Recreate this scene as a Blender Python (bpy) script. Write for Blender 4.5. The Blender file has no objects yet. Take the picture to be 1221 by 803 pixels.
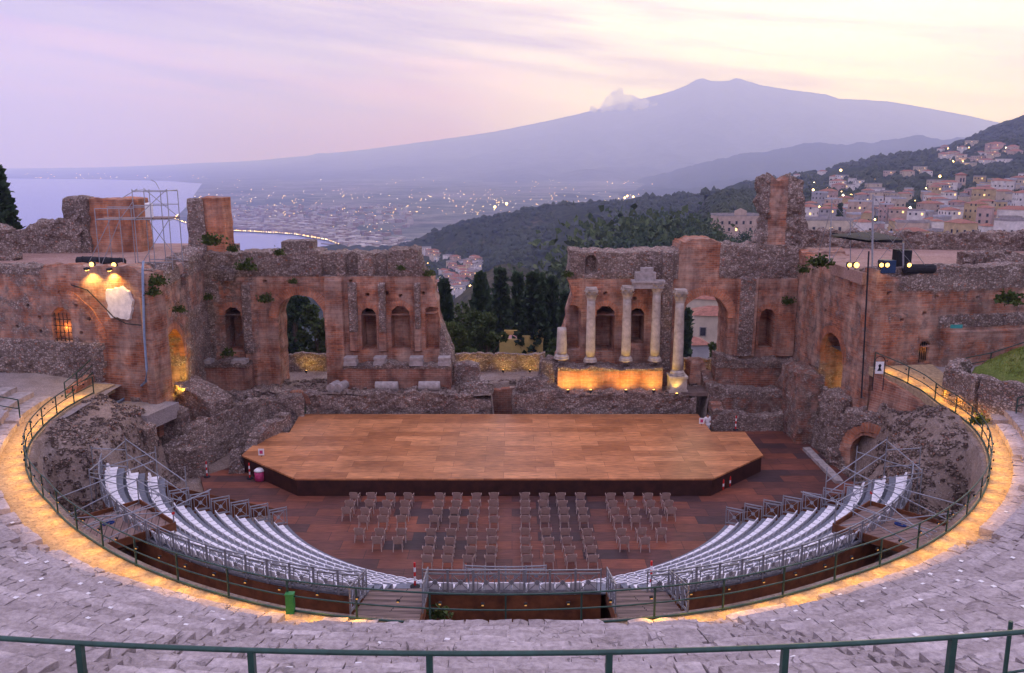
import bpy, bmesh, math, random
import numpy as np
from mathutils import Vector, Matrix
random.seed(7); RNG = np.random.default_rng(7)
SC = bpy.context.scene
COL = SC.collection
R_ = math.radians
# ------------------------------------------------------------------ camera
F_PX, CX, CY, EYE = 1030.0, 610.5, 401.5, 19.5
PITCH = math.atan(211.5 / F_PX)
cam_data = bpy.data.cameras.new('camera')
cam = bpy.data.objects.new('camera', cam_data); COL.objects.link(cam)
cam.location = (0, 0, EYE); cam.rotation_euler = (math.pi / 2 - PITCH, 0, 0)
cam_data.sensor_width = 36.0; cam_data.lens = F_PX / 1221 * 36
cam_data.clip_start = 0.2; cam_data.clip_end = 90000
SC.camera = cam
# ------------------------------------------------------------------ view
vs = SC.view_settings
vs.view_transform = 'Standard'; vs.look = 'None'; vs.gamma = 1.0; vs.use_curve_mapping = False
vs.exposure = -0.08
SC.render.engine = 'CYCLES'
cy = SC.cycles
cy.max_bounces = 5; cy.diffuse_bounces = 3; cy.glossy_bounces = 2; cy.transmission_bounces = 3
cy.volume_bounces = 4; cy.transparent_max_bounces = 6
cy.sample_clamp_indirect = 4.0; cy.use_denoising = True
cy.caustics_reflective = False; cy.caustics_refractive = False
# ------------------------------------------------------------------ sky
SUN_AZ, SUN_EL = R_(20), R_(7)
world = bpy.data.worlds.new('World'); SC.world = world; world.use_nodes = True
def ramp(nt, stops, inp=None, interp='LINEAR'):
    r = nt.nodes.new('ShaderNodeValToRGB'); r.color_ramp.interpolation = interp
    el = r.color_ramp.elements
    while len(el) < len(stops): el.new(0.5)
    for e, (p, c) in zip(el, stops):
        e.position = p; e.color = (*c, 1) if len(c) == 3 else c
    if inp is not None: nt.links.new(inp, r.inputs[0])
    return r.outputs[0]
def math_node(nt, op, a, b=None, c=None, clamp=False):
    n = nt.nodes.new('ShaderNodeMath'); n.operation = op; n.use_clamp = clamp
    for i, v in enumerate((a, b, c)):
        if v is None: continue
        if isinstance(v, (int, float)): n.inputs[i].default_value = v
        else: nt.links.new(v, n.inputs[i])
    return n.outputs[0]
def mixc(nt, fac, a, b, mode='MIX'):
    n = nt.nodes.new('ShaderNodeMix'); n.data_type = 'RGBA'; n.blend_type = mode
    for i, v in ((0, fac), (6, a), (7, b)):
        if isinstance(v, (int, float)): n.inputs[i].default_value = v
        elif isinstance(v, tuple): n.inputs[i].default_value = (*v, 1)
        else: nt.links.new(v, n.inputs[i])
    return n.outputs[2]
def build_world():
    nt = world.node_tree; nt.nodes.clear(); L = nt.links
    tc = nt.nodes.new('ShaderNodeTexCoord'); sep = nt.nodes.new('ShaderNodeSeparateXYZ')
    L.new(tc.outputs['Generated'], sep.inputs[0])
    x, y, z = sep.outputs
    hl = math_node(nt, 'SQRT', math_node(nt, 'ADD', math_node(nt, 'MULTIPLY', x, x), math_node(nt, 'ADD', math_node(nt, 'MULTIPLY', y, y), 1e-5)))
    dot = math_node(nt, 'DIVIDE', math_node(nt, 'ADD', math_node(nt, 'MULTIPLY', x, math.sin(SUN_AZ)), math_node(nt, 'MULTIPLY', y, math.cos(SUN_AZ))), hl)
    ang = math_node(nt, 'DIVIDE', math_node(nt, 'ARCCOSINE', dot), math.pi)          # 0 at the sun's azimuth, 1 opposite
    # low band
    low = ramp(nt, [(0.0, (2.7, 2.6, 1.1)), (.06, (2.4, 2.2, 1.0)), (.10, (1.65, 1.3, .7)), (.135, (.96, .40, .36)), (.19, (.70, .34, .36)), (.29, (.50, .35, .40)), (.6, (.80, .72, 1.18)), (1, (1.05, .92, 1.38))], ang)
    high = ramp(nt, [(0.0, (2.7, 2.6, 2.1)), (.08, (2.3, 2.15, 1.5)), (.15, (1.08, .90, .66)), (.23, (.68, .52, .46)), (.30, (.50, .43, .36)), (.6, (.90, .80, 1.24)), (1, (1.1, .96, 1.42))], ang)
    zen = (1.08, .97, 1.52)
    f1 = ramp(nt, [(0.0, (0, 0, 0)), (.02, (0, 0, 0)), (.12, (1, 1, 1))], z)
    c = mixc(nt, f1, low, high)
    f2 = ramp(nt, [(.14, (0, 0, 0)), (.55, (1, 1, 1))], z)
    c = mixc(nt, f2, c, zen)
    # streaks of thin cloud
    cmb = nt.nodes.new('ShaderNodeCombineXYZ')
    L.new(math_node(nt, 'MULTIPLY', x, 2.2), cmb.inputs[0]); L.new(math_node(nt, 'MULTIPLY', y, 2.2), cmb.inputs[1])
    L.new(math_node(nt, 'MULTIPLY_ADD', z, 26.0, math_node(nt, 'MULTIPLY', x, 3.0)), cmb.inputs[2])
    no = nt.nodes.new('ShaderNodeTexNoise'); no.inputs['Scale'].default_value = 1.7; no.inputs['Detail'].default_value = 6; no.inputs['Roughness'].default_value = .55
    L.new(cmb.outputs[0], no.inputs['Vector'])
    cl = ramp(nt, [(.42, (0, 0, 0)), (.72, (1, 1, 1))], no.outputs['Fac'])
    fade = ramp(nt, [(.03, (0, 0, 0)), (.08, (1, 1, 1)), (.3, (1, 1, 1)), (.5, (0, 0, 0))], z)
    clf = math_node(nt, 'MULTIPLY', math_node(nt, 'MULTIPLY', cl, fade), .95)
    c = mixc(nt, clf, c, mixc(nt, 0.85, c, (.34, .20, .30)))
    # warm lit streaks
    no2 = nt.nodes.new('ShaderNodeTexNoise'); no2.inputs['Scale'].default_value = 1.1; no2.inputs['Detail'].default_value = 4
    mp = nt.nodes.new('ShaderNodeVectorMath'); mp.operation = 'ADD'; L.new(cmb.outputs[0], mp.inputs[0]); mp.inputs[1].default_value = (7, 3, 2)
    L.new(mp.outputs[0], no2.inputs['Vector'])
    c2 = ramp(nt, [(.5, (0, 0, 0)), (.75, (1, 1, 1))], no2.outputs['Fac'])
    c = mixc(nt, math_node(nt, 'MULTIPLY', math_node(nt, 'MULTIPLY', c2, fade), .8), c, mixc(nt, 1.0, c, (1.9, 1.35, 1.1), 'MULTIPLY'))
    sky = nt.nodes.new('ShaderNodeTexSky'); sky.sky_type = 'NISHITA'; sky.sun_disc = False
    sky.sun_elevation = SUN_EL; sky.sun_rotation = SUN_AZ; sky.altitude = 200
    b1 = nt.nodes.new('ShaderNodeBackground'); b1.inputs[1].default_value = .012; L.new(sky.outputs[0], b1.inputs[0])
    b2 = nt.nodes.new('ShaderNodeBackground'); b2.inputs[1].default_value = 1.0; L.new(c, b2.inputs[0])
    add = nt.nodes.new('ShaderNodeAddShader'); out = nt.nodes.new('ShaderNodeOutputWorld')
    L.new(b1.outputs[0], add.inputs[0]); L.new(b2.outputs[0], add.inputs[1]); L.new(add.outputs[0], out.inputs[0])
build_world()
# ------------------------------------------------------------------ the low sun, veiled behind the volcano
sd = bpy.data.lights.new('sun', 'SUN'); sd.energy = 1.0; sd.angle = R_(22); sd.color = (1, .86, .88)
sun = bpy.data.objects.new('sun', sd); COL.objects.link(sun)
sun.rotation_euler = (math.pi / 2 - R_(14), 0, math.pi - SUN_AZ)
sun.location = (0, 0, 60)

# ================================================================== helpers
def ray(px, py):
    dx = (px - CX) / F_PX; dy = (CY - py) / F_PX
    return dx, math.cos(PITCH) + dy * math.sin(PITCH), -math.sin(PITCH) + dy * math.cos(PITCH)
def at(px, py, Y):            # the world point in the plane y = Y
    a, b, c = ray(px, py); t = Y / b
    return Vector((a * t, Y, EYE + c * t))
def on(px, py, z):            # the world point at height z
    a, b, c = ray(px, py); t = (z - EYE) / c
    return Vector((a * t, b * t, z))
def atx(px, py, X):           # the world point in the plane x = X
    a, b, c = ray(px, py); t = X / a
    return Vector((X, b * t, EYE + c * t))
CEN = Vector((-0.3, 50, 0))
def pol(r, deg, z=0):         # theatre polar: 0 deg towards the upper seats, + to the right
    a = R_(deg); return Vector((CEN.x + r * math.sin(a), CEN.y - r * math.cos(a), z))

def _hash(ix, iy, iz, seed):
    h = (ix * 374761393 + iy * 668265263 + iz * 2147483647 + seed * 974711) & 0xFFFFFFFF
    h = ((h ^ (h >> 13)) * 1274126177) & 0xFFFFFFFF
    return ((h ^ (h >> 16)) & 0xFFFF) / 65535.0
def vnoise(x, y, z, seed=0):
    x, y, z = np.broadcast_arrays(np.asarray(x, float), np.asarray(y, float), np.asarray(z, float))
    fx, fy, fz = np.floor(x), np.floor(y), np.floor(z)
    ix, iy, iz = fx.astype(np.int64), fy.astype(np.int64), fz.astype(np.int64)
    u, v, w = x - fx, y - fy, z - fz
    u = u * u * (3 - 2 * u); v = v * v * (3 - 2 * v); w = w * w * (3 - 2 * w)
    r = 0
    for a in (0, 1):
        for b in (0, 1):
            for c in (0, 1):
                wt = (u if a else 1 - u) * (v if b else 1 - v) * (w if c else 1 - w)
                r = r + wt * _hash(ix + a, iy + b, iz + c, seed)
    return r * 2 - 1
def fbm(x, y, z, oct=4, seed=0):
    r = 0; a = .5; f = 1.0
    for o in range(oct):
        r = r + a * vnoise(x * f, y * f, z * f, seed + o * 17); a *= .5; f *= 2.03
    return r

def tag(o, label=None, cat=None, group=None, kind=None):
    if label: o['label'] = label
    if cat: o['category'] = cat
    if group: o['group'] = group
    if kind: o['kind'] = kind
    return o
def thing(name, label, cat, loc=(0, 0, 0), rz=0, group=None):
    o = bpy.data.objects.new(name, None); COL.objects.link(o)
    o.location = loc; o.rotation_euler = (0, 0, rz); o.empty_display_size = .3
    return tag(o, label, cat, group)
def dup(root, loc=None, rz=None, label=None, group=None):
    r = root.copy(); COL.objects.link(r)
    if loc is not None: r.location = loc
    if rz is not None: r.rotation_euler = (0, 0, rz)
    if label: r['label'] = label
    if group: r['group'] = group
    for ch in root.children:
        c = ch.copy(); COL.objects.link(c); c.parent = r
        for g in ch.children:
            d = g.copy(); COL.objects.link(d); d.parent = c
    return r
class MB:
    """collects shapes; build() links them as ONE mesh object"""
    def __init__(s): s.v = []; s.f = []; s.m = []; s.uv = None
    def add(s, vs, fs, mi=0):
        k = len(s.v); s.v += [tuple(p) for p in vs]; s.f += [tuple(i + k for i in f) for f in fs]; s.m += [mi] * len(fs); return s
    def box(s, c, d, rz=0, mi=0, rx=0, ry=0):
        m = Matrix.Translation(Vector(c)) @ Matrix.Rotation(rz, 4, 'Z') @ Matrix.Rotation(ry, 4, 'Y') @ Matrix.Rotation(rx, 4, 'X')
        vs = [m @ Vector((x * d[0] / 2, y * d[1] / 2, z * d[2] / 2)) for x in (-1, 1) for y in (-1, 1) for z in (-1, 1)]
        return s.add(vs, [(0, 1, 3, 2), (4, 6, 7, 5), (0, 4, 5, 1), (2, 3, 7, 6), (0, 2, 6, 4), (1, 5, 7, 3)], mi)
    def tube(s, pts, r, n=6, mi=0, cap=True):
        pts = [Vector(p) for p in pts]; rs = r if isinstance(r, (list, tuple)) else [r] * len(pts)
        vs = []; fs = []
        for i, p in enumerate(pts):
            a = pts[max(i - 1, 0)]; b = pts[min(i + 1, len(pts) - 1)]; t = (b - a).normalized()
            ref = Vector((0, 0, 1)) if abs(t.z) < .9 else Vector((1, 0, 0))
            u = t.cross(ref).normalized(); w = t.cross(u)
            vs += [p + (u * math.cos(2 * math.pi * (k + .5) / n) + w * math.sin(2 * math.pi * (k + .5) / n)) * rs[i] for k in range(n)]
        for i in range(len(pts) - 1):
            for k in range(n):
                fs.append((i * n + k, i * n + (k + 1) % n, (i + 1) * n + (k + 1) % n, (i + 1) * n + k))
        if cap: fs += [tuple(range(n))[::-1], tuple(range((len(pts) - 1) * n, len(pts) * n))]
        return s.add(vs, fs, mi)
    def lathe(s, prof, c=(0, 0, 0), n=16, mi=0, wob=None):
        vs = []; fs = []
        for j, (r, z) in enumerate(prof):
            for k in range(n):
                a = 2 * math.pi * k / n; rr = r * (wob(a, z) if wob else 1)
                vs.append((c[0] + rr * math.cos(a), c[1] + rr * math.sin(a), c[2] + z))
        for j in range(len(prof) - 1):
            for k in range(n):
                fs.append((j * n + k, j * n + (k + 1) % n, (j + 1) * n + (k + 1) % n, (j + 1) * n + k))
        fs += [tuple(range(n))[::-1], tuple(range((len(prof) - 1) * n, len(prof) * n))]
        return s.add(vs, fs, mi)
    def prism(s, poly, z0, z1, mi=0):
        n = len(poly); vs = [(p[0], p[1], z0) for p in poly] + [(p[0], p[1], z1) for p in poly]
        fs = [tuple(range(n))[::-1], tuple(range(n, 2 * n))] + [(i, (i + 1) % n, n + (i + 1) % n, n + i) for i in range(n)]
        return s.add(vs, fs, mi)
    def build(s, name, mats, parent=None, smooth=False, origin=(0, 0, 0)):
        me = bpy.data.meshes.new(name); ox, oy, oz = origin
        me.from_pydata([(x - ox, y - oy, z - oz) for x, y, z in s.v], [], s.f)
        if not isinstance(mats, (list, tuple)): mats = [mats]
        for m in mats: me.materials.append(m)
        me.polygons.foreach_set('material_index', s.m)
        if smooth: me.polygons.foreach_set('use_smooth', [True] * len(s.f))
        me.update()
        o = bpy.data.objects.new(name, me); COL.objects.link(o)
        if parent is not None: o.parent = parent
        elif tuple(origin) != (0, 0, 0): o.location = origin
        return o
def np_mesh(name, verts, faces, mat, parent=None, uv=None, attrs=None, smooth=True, origin=(0, 0, 0), sharp=None):
    """verts Nx3 array, faces Mx4 (or list), uv per vertex, attrs = dict of per-vertex floats"""
    me = bpy.data.meshes.new(name)
    verts = np.asarray(verts, float) - np.asarray(origin, float)
    me.from_pydata(verts.tolist(), [], faces.tolist() if hasattr(faces, 'tolist') else faces)
    for m in (mat if isinstance(mat, (list, tuple)) else [mat]): me.materials.append(m)
    if uv is not None:
        l = me.uv_layers.new(name='UVMap'); idx = np.empty(len(me.loops), np.int32); me.loops.foreach_get('vertex_index', idx)
        l.data.foreach_set('uv', np.asarray(uv, np.float32)[idx].ravel())
    for k, a in (attrs or {}).items():
        at_ = me.attributes.new(k, 'FLOAT', 'POINT'); at_.data.foreach_set('value', np.asarray(a, np.float32))
    if smooth: me.polygons.foreach_set('use_smooth', [True] * len(me.polygons))
    me.update()
    if sharp: me.set_sharp_from_angle(angle=R_(sharp))
    o = bpy.data.objects.new(name, me); COL.objects.link(o)
    if parent is not None: o.parent = parent
    else: o.location = origin
    return o
def grid_faces(nu, nv, off=0):
    i = np.arange(nu - 1)[:, None] * nv + np.arange(nv - 1)[None, :] + off
    return np.stack([i, i + nv, i + nv + 1, i + 1], -1).reshape(-1, 4)

# ================================================================== materials
def new_mat(name):
    m = bpy.data.materials.new(name); m.use_nodes = True; nt = m.node_tree
    return m, nt, nt.nodes['Principled BSDF']
def tex(nt, kind, vec=None, **kw):
    n = nt.nodes.new('ShaderNodeTex' + kind)
    for k, v in kw.items():
        if k in ('feature', 'distance', 'offset', 'offset_frequency', 'squash'): setattr(n, k, v)
        else: n.inputs[k].default_value = v
    if vec is not None: nt.links.new(vec, n.inputs['Vector'])
    return n
def coord(nt, kind='Object'): return nt.nodes.new('ShaderNodeTexCoord').outputs[kind]
def scaled(nt, vec, s):
    n = nt.nodes.new('ShaderNodeVectorMath'); n.operation = 'MULTIPLY'; nt.links.new(vec, n.inputs[0])
    n.inputs[1].default_value = s if isinstance(s, tuple) else (s, s, s); return n.outputs[0]
def bump(nt, bsdf, h, strength=.6, dist=.05):
    b = nt.nodes.new('ShaderNodeBump'); b.inputs['Strength'].default_value = strength; b.inputs['Distance'].default_value = dist
    nt.links.new(h, b.inputs['Height']); nt.links.new(b.outputs[0], bsdf.inputs['Normal'])
def simple(name, col, rough=.6, metal=0, var=.25, scale=6, spec=.3):
    m, nt, b = new_mat(name)
    n = tex(nt, 'Noise', coord(nt), Scale=scale, Detail=5, Roughness=.6)
    lo = tuple(c * (1 - var) for c in col); hi = tuple(min(1, c * (1 + var)) for c in col)
    nt.links.new(ramp(nt, [(.3, lo), (.7, hi)], n.outputs['Fac']), b.inputs['Base Color'])
    b.inputs['Roughness'].default_value = rough; b.inputs['Metallic'].default_value = metal; b.inputs['Specular IOR Level'].default_value = spec
    return m
def emit(name, col, strength, sampling='AUTO'):
    m, nt, b = new_mat(name)
    b.inputs['Base Color'].default_value = (*col, 1); b.inputs['Emission Color'].default_value = (*col, 1); b.inputs['Emission Strength'].default_value = strength
    try: m.cycles.emission_sampling = sampling
    except Exception: pass
    return m
def rubble_nodes(nt, vec, scale=6.2, tint=(1, 1, 1)):
    w = tex(nt, 'Noise', vec, Scale=2.0, Detail=3)
    add = nt.nodes.new('ShaderNodeVectorMath'); add.operation = 'ADD'; nt.links.new(vec, add.inputs[0]); nt.links.new(scaled(nt, w.outputs['Color'], .25), add.inputs[1])
    v = add.outputs[0]
    v = scaled(nt, v, (1, 1, 1.45))
    vo = tex(nt, 'Voronoi', v, Scale=scale); ve = tex(nt, 'Voronoi', v, feature='DISTANCE_TO_EDGE', Scale=scale)
    sep = nt.nodes.new('ShaderNodeSeparateColor'); nt.links.new(vo.outputs['Color'], sep.inputs[0])
    T = lambda c: tuple(a * b for a, b in zip(c, tint))
    c = ramp(nt, [(0, T((.17, .13, .11))), (.3, T((.27, .22, .19))), (.6, T((.36, .31, .28))), (.85, T((.46, .41, .38))), (1, T((.30, .14, .09)))], sep.outputs[0])
    edge = ramp(nt, [(.02, (0, 0, 0)), (.16, (1, 1, 1))], ve.outputs['Distance'])
    c = mixc(nt, edge, T((.17, .14, .125)), c)
    big = tex(nt, 'Noise', vec, Scale=.45, Detail=5, Roughness=.62)
    c = mixc(nt, 1.0, c, ramp(nt, [(.3, (.62, .58, .58)), (.7, (1.25, 1.2, 1.15))], big.outputs['Fac']), 'MULTIPLY')
    return c, edge, vo.outputs['Distance']
def masonry(name, brick=(.45, .18, .095), brick2=(.22, .088, .055), stain=.68, bw=.46, bh=.15, side=False):
    """Roman brick that gives way to grey rubble where the wall's own 'rub' value says so; UV in metres"""
    m, nt, b = new_mat(name)
    uv = coord(nt, 'UV'); ob = coord(nt)
    br = tex(nt, 'Brick', uv, Scale=1.0); br.inputs['Brick Width'].default_value = bw; br.inputs['Row Height'].default_value = bh
    br.inputs['Mortar Size'].default_value = .013; br.inputs['Mortar Smooth'].default_value = .3; br.inputs['Bias'].default_value = -.1
    br.inputs['Color1'].default_value = (*brick, 1); br.inputs['Color2'].default_value = (*brick2, 1); br.inputs['Mortar'].default_value = (.36, .27, .215, 1)
    n1 = tex(nt, 'Noise', ob, Scale=.55, Detail=7, Roughness=.65)
    n2 = tex(nt, 'Noise', ob, Scale=3.5, Detail=5, Roughness=.7)
    n3 = tex(nt, 'Noise', scaled(nt, ob, (1.4, 1.4, .35)), Scale=.8, Detail=6, Roughness=.6)
    c = mixc(nt, ramp(nt, [(.40, (0, 0, 0)), (.60, (stain,) * 3)], n1.outputs['Fac']), br.outputs['Color'], (.47, .37, .30))
    c = mixc(nt, ramp(nt, [(.47, (0, 0, 0)), (.66, (.28,) * 3)], n2.outputs['Fac']), c, (.13, .07, .055))
    n7 = tex(nt, 'Noise', scaled(nt, ob, (.22, .22, 2.4)), Scale=1.0, Detail=5, Roughness=.6)
    c = mixc(nt, 1.0, c, ramp(nt, [(.34, (.76, .73, .73)), (.5, (1, 1, 1)), (.66, (1.16, 1.14, 1.12))], n7.outputs['Fac']), 'MULTIPLY')
    c = mixc(nt, 1.0, c, ramp(nt, [(.32, (.50, .47, .49)), (.66, (1.25, 1.2, 1.15))], n3.outputs['Fac']), 'MULTIPLY')
    rc, edge, dist = rubble_nodes(nt, ob, 6.2, (1.18, 1.15, 1.12))
    atn = nt.nodes.new('ShaderNodeAttribute'); atn.attribute_name = 'rub'
    n4 = tex(nt, 'Noise', ob, Scale=1.3, Detail=6, Roughness=.7)
    f = math_node(nt, 'ADD', atn.outputs['Fac'], math_node(nt, 'MULTIPLY_ADD', n4.outputs['Fac'], 1.1, -.55))
    f = ramp(nt, [(.42, (0, 0, 0)), (.58, (1, 1, 1))], f)
    nt.links.new(mixc(nt, f, c, rc), b.inputs['Base Color'])
    h = math_node(nt, 'ADD', math_node(nt, 'MULTIPLY', math_node(nt, 'SUBTRACT', 1.0, br.outputs['Fac']), .35), math_node(nt, 'MULTIPLY', n2.outputs['Fac'], .8))
    hm = nt.nodes.new('ShaderNodeMix'); hm.data_type = 'FLOAT'; nt.links.new(f, hm.inputs[0]); nt.links.new(h, hm.inputs[2]); nt.links.new(math_node(nt, 'ADD', math_node(nt, 'MULTIPLY', edge, 1.6), math_node(nt, 'MULTIPLY', n2.outputs['Fac'], .8)), hm.inputs[3])
    bump(nt, b, hm.outputs[0], .8, .06)
    b.inputs['Roughness'].default_value = .95; b.inputs['Specular IOR Level'].default_value = .1
    return m
def rubble_mat(name, scale=3.2, tint=(1, 1, 1)):
    m, nt, b = new_mat(name); ob = coord(nt)
    c, edge, d = rubble_nodes(nt, ob, scale, tint)
    n2 = tex(nt, 'Noise', ob, Scale=5, Detail=5, Roughness=.7)
    nt.links.new(c, b.inputs['Base Color']); bump(nt, b, math_node(nt, 'ADD', math_node(nt, 'MULTIPLY', edge, 1.5), n2.outputs['Fac']), 1.0, .09)
    b.inputs['Roughness'].default_value = .95; b.inputs['Specular IOR Level'].default_value = .1
    return m
def ground_mat(name, c1, c2, c3, scale=1.0, pebbles=.5):
    m, nt, b = new_mat(name); ob = coord(nt)
    n1 = tex(nt, 'Noise', ob, Scale=.5 * scale, Detail=8, Roughness=.65); n2 = tex(nt, 'Noise', ob, Scale=7 * scale, Detail=6, Roughness=.7)
    c = ramp(nt, [(.3, c1), (.52, c2), (.72, c3)], n1.outputs['Fac'])
    c = mixc(nt, 1.0, c, ramp(nt, [(.3, (.55, .55, .55)), (.7, (1.3, 1.3, 1.3))], n2.outputs['Fac']), 'MULTIPLY')
    vo = tex(nt, 'Voronoi', ob, Scale=5.5 * scale)
    st = ramp(nt, [(.12, (1, 1, 1)), (.3, (0, 0, 0))], vo.outputs['Distance'])
    c = mixc(nt, math_node(nt, 'MULTIPLY', st, pebbles), c, (.42, .37, .34))
    nt.links.new(c, b.inputs['Base Color']); bump(nt, b, math_node(nt, 'ADD', n2.outputs['Fac'], math_node(nt, 'MULTIPLY', st, .8)), .8, .06)
    b.inputs['Roughness'].default_value = .95; b.inputs['Specular IOR Level'].default_value = .1
    return m
def step_mat(name):
    """worn pale limestone blocks; UV = metres along the row / across the tread"""
    m, nt, b = new_mat(name); ob = coord(nt); uv = coord(nt, 'UV')
    n1 = tex(nt, 'Noise', ob, Scale=.35, Detail=8, Roughness=.66); n2 = tex(nt, 'Noise', ob, Scale=6, Detail=6, Roughness=.7)
    rnd = nt.nodes.new('ShaderNodeAttribute'); rnd.attribute_name = 'rnd'
    c = ramp(nt, [(0, (.26, .22, .21)), (.3, (.41, .36, .35)), (.55, (.47, .415, .405)), (.85, (.57, .51, .50)), (1, (.46, .37, .26))], rnd.outputs['Fac'])
    c = mixc(nt, ramp(nt, [(.36, (.6,) * 3), (.6, (0, 0, 0))], n1.outputs['Fac']), c, (.27, .225, .215))
    c = mixc(nt, 1.0, c, ramp(nt, [(.3, (.62, .6, .6)), (.7, (1.25, 1.25, 1.25))], n2.outputs['Fac']), 'MULTIPLY')
    w = tex(nt, 'Noise', ob, Scale=1.6, Detail=4)
    add = nt.nodes.new('ShaderNodeVectorMath'); add.operation = 'ADD'; nt.links.new(uv, add.inputs[0]); nt.links.new(scaled(nt, w.outputs['Color'], .55), add.inputs[1])
    ve = tex(nt, 'Voronoi', add.outputs[0], feature='DISTANCE_TO_EDGE', Scale=1.15)
    crack = ramp(nt, [(.008, (1, 1, 1)), (.03, (0, 0, 0))], ve.outputs['Distance'])
    n5 = tex(nt, 'Noise', ob, Scale=.8, Detail=3)
    crack = math_node(nt, 'MULTIPLY', crack, ramp(nt, [(.50, (0, 0, 0)), (.60, (1, 1, 1))], n5.outputs['Fac']))
    c = mixc(nt, math_node(nt, 'MULTIPLY', crack, .5), c, (.13, .11, .105))
    n6 = tex(nt, 'Noise', ob, Scale=14, Detail=3)
    c = mixc(nt, ramp(nt, [(.66, (0, 0, 0)), (.76, (.35,) * 3)], n6.outputs['Fac']), c, (.14, .125, .12))
    nt.links.new(c, b.inputs['Base Color'])
    bump(nt, b, math_node(nt, 'SUBTRACT', math_node(nt, 'MULTIPLY', n2.outputs['Fac'], .8), math_node(nt, 'MULTIPLY', crack, 1.2)), .8, .05)
    b.inputs['Roughness'].default_value = .9; b.inputs['Specular IOR Level'].default_value = .2
    return m
def plank_mat(name, c1, c2, w, h, plank=.14, gap=(.06, .025, .015), rot=0.0, var=.35, rough=.5, seam=.02, spec=.3):
    """large boards laid like bricks, each with its own tone, with fine plank grain"""
    m, nt, b = new_mat(name); ob = coord(nt)
    if rot:
        mp = nt.nodes.new('ShaderNodeMapping'); mp.inputs['Rotation'].default_value = (0, 0, rot); nt.links.new(ob, mp.inputs[0]); ob = mp.outputs[0]
    br = tex(nt, 'Brick', ob, Scale=1.0, offset=.37, offset_frequency=2); br.inputs['Brick Width'].default_value = w; br.inputs['Row Height'].default_value = h
    br.inputs['Mortar Size'].default_value = seam; br.inputs['Mortar Smooth'].default_value = .2
    br.inputs['Color1'].default_value = (*c1, 1); br.inputs['Color2'].default_value = (*c2, 1); br.inputs['Mortar'].default_value = (*gap, 1)
    g = tex(nt, 'Noise', scaled(nt, ob, (1.2, 1 / plank * 1.2, 1)), Scale=1.0, Detail=5, Roughness=.6)
    c = mixc(nt, 1.0, br.outputs['Color'], ramp(nt, [(.3, (1 - var,) * 3), (.7, (1 + var,) * 3)], g.outputs['Fac']), 'MULTIPLY')
    n = tex(nt, 'Noise', ob, Scale=.35, Detail=6, Roughness=.65)
    c = mixc(nt, 1.0, c, ramp(nt, [(.3, (.7, .7, .72)), (.7, (1.2, 1.18, 1.15))], n.outputs['Fac']), 'MULTIPLY')
    nt.links.new(c, b.inputs['Base Color']); bump(nt, b, math_node(nt, 'SUBTRACT', g.outputs['Fac'], br.outputs['Fac']), .3, .02)
    b.inputs['Roughness'].default_value = rough; b.inputs['Specular IOR Level'].default_value = spec
    return m
def foliage(name, c1, c2, scale=1.2):
    m, nt, b = new_mat(name)
    n = tex(nt, 'Noise', coord(nt), Scale=scale, Detail=3)
    nt.links.new(ramp(nt, [(.32, c1), (.68, c2)], n.outputs['Fac']), b.inputs['Base Color'])
    b.inputs['Roughness'].default_value = .75; b.inputs['Specular IOR Level'].default_value = .15
    return m
def hill_mat(name, g1, g2, soil, scale=.012, urban=0.0):
    m, nt, b = new_mat(name); ob = coord(nt)
    n1 = tex(nt, 'Noise', ob, Scale=scale, Detail=9, Roughness=.68); n2 = tex(nt, 'Noise', ob, Scale=scale * 9, Detail=6, Roughness=.72)
    c = ramp(nt, [(.32, g1), (.55, g2), (.70, soil)], n1.outputs['Fac'])
    c = mixc(nt, ramp(nt, [(.42, (.8,) * 3), (.6, (0, 0, 0))], n2.outputs['Fac']), c, tuple(.45 * a for a in g1))
    nt.links.new(c, b.inputs['Base Color']); bump(nt, b, n2.outputs['Fac'], .7, .08 / scale * .12)
    b.inputs['Roughness'].default_value = 1; b.inputs['Specular IOR Level'].default_value = 0
    return m
M = {}
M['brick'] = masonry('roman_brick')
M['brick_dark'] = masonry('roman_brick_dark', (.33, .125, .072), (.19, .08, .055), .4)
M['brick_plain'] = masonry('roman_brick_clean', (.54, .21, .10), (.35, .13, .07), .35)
M['rubble'] = rubble_mat('rubble_stone', 6.2, (1.22, 1.2, 1.18))
M['rubble_dark'] = rubble_mat('rubble_stone_weathered', 2.6, (.75, .72, .70))
M['rubble_small'] = rubble_mat('rubble_fine', 5.5, (1.05, 1.0, .95))
M['steps'] = step_mat('worn_limestone')
M['marble'] = simple('old_marble', (.43, .37, .31), .75, 0, .35, 2.2)
M['marble_grey'] = simple('grey_marble', (.34, .30, .28), .8, 0, .35, 3)
M['dirt'] = ground_mat('dry_earth', (.19, .135, .105), (.27, .205, .165), (.36, .30, .26), 1.0, .6)
M['gravel'] = ground_mat('gravel_ground', (.24, .21, .20), (.32, .28, .27), (.38, .34, .32), 2.0, .35)
M['path'] = ground_mat('sandy_path', (.36, .27, .17), (.42, .32, .20), (.46, .36, .23), .8, .03)
M['terracotta'] = ground_mat('brick_dust_floor', (.33, .20, .16), (.40, .26, .21), (.46, .32, .27), 1.2, .15)
M['grass_ground'] = ground_mat('grassy_earth', (.10, .15, .03), (.15, .19, .045), (.24, .21, .08), 1.4, .02)
M['stage'] = plank_mat('stage_boards', (.58, .25, .10), (.35, .135, .05), 3.1, .98, .16, (.25, .10, .04), 0, .38, .5, .014)
M['floor'] = plank_mat('arena_floor_panels', (.24, .075, .04), (.05, .032, .034), 2.2, 1.05, .12, (.04, .02, .018), 0, .4, .6, .014)
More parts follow.
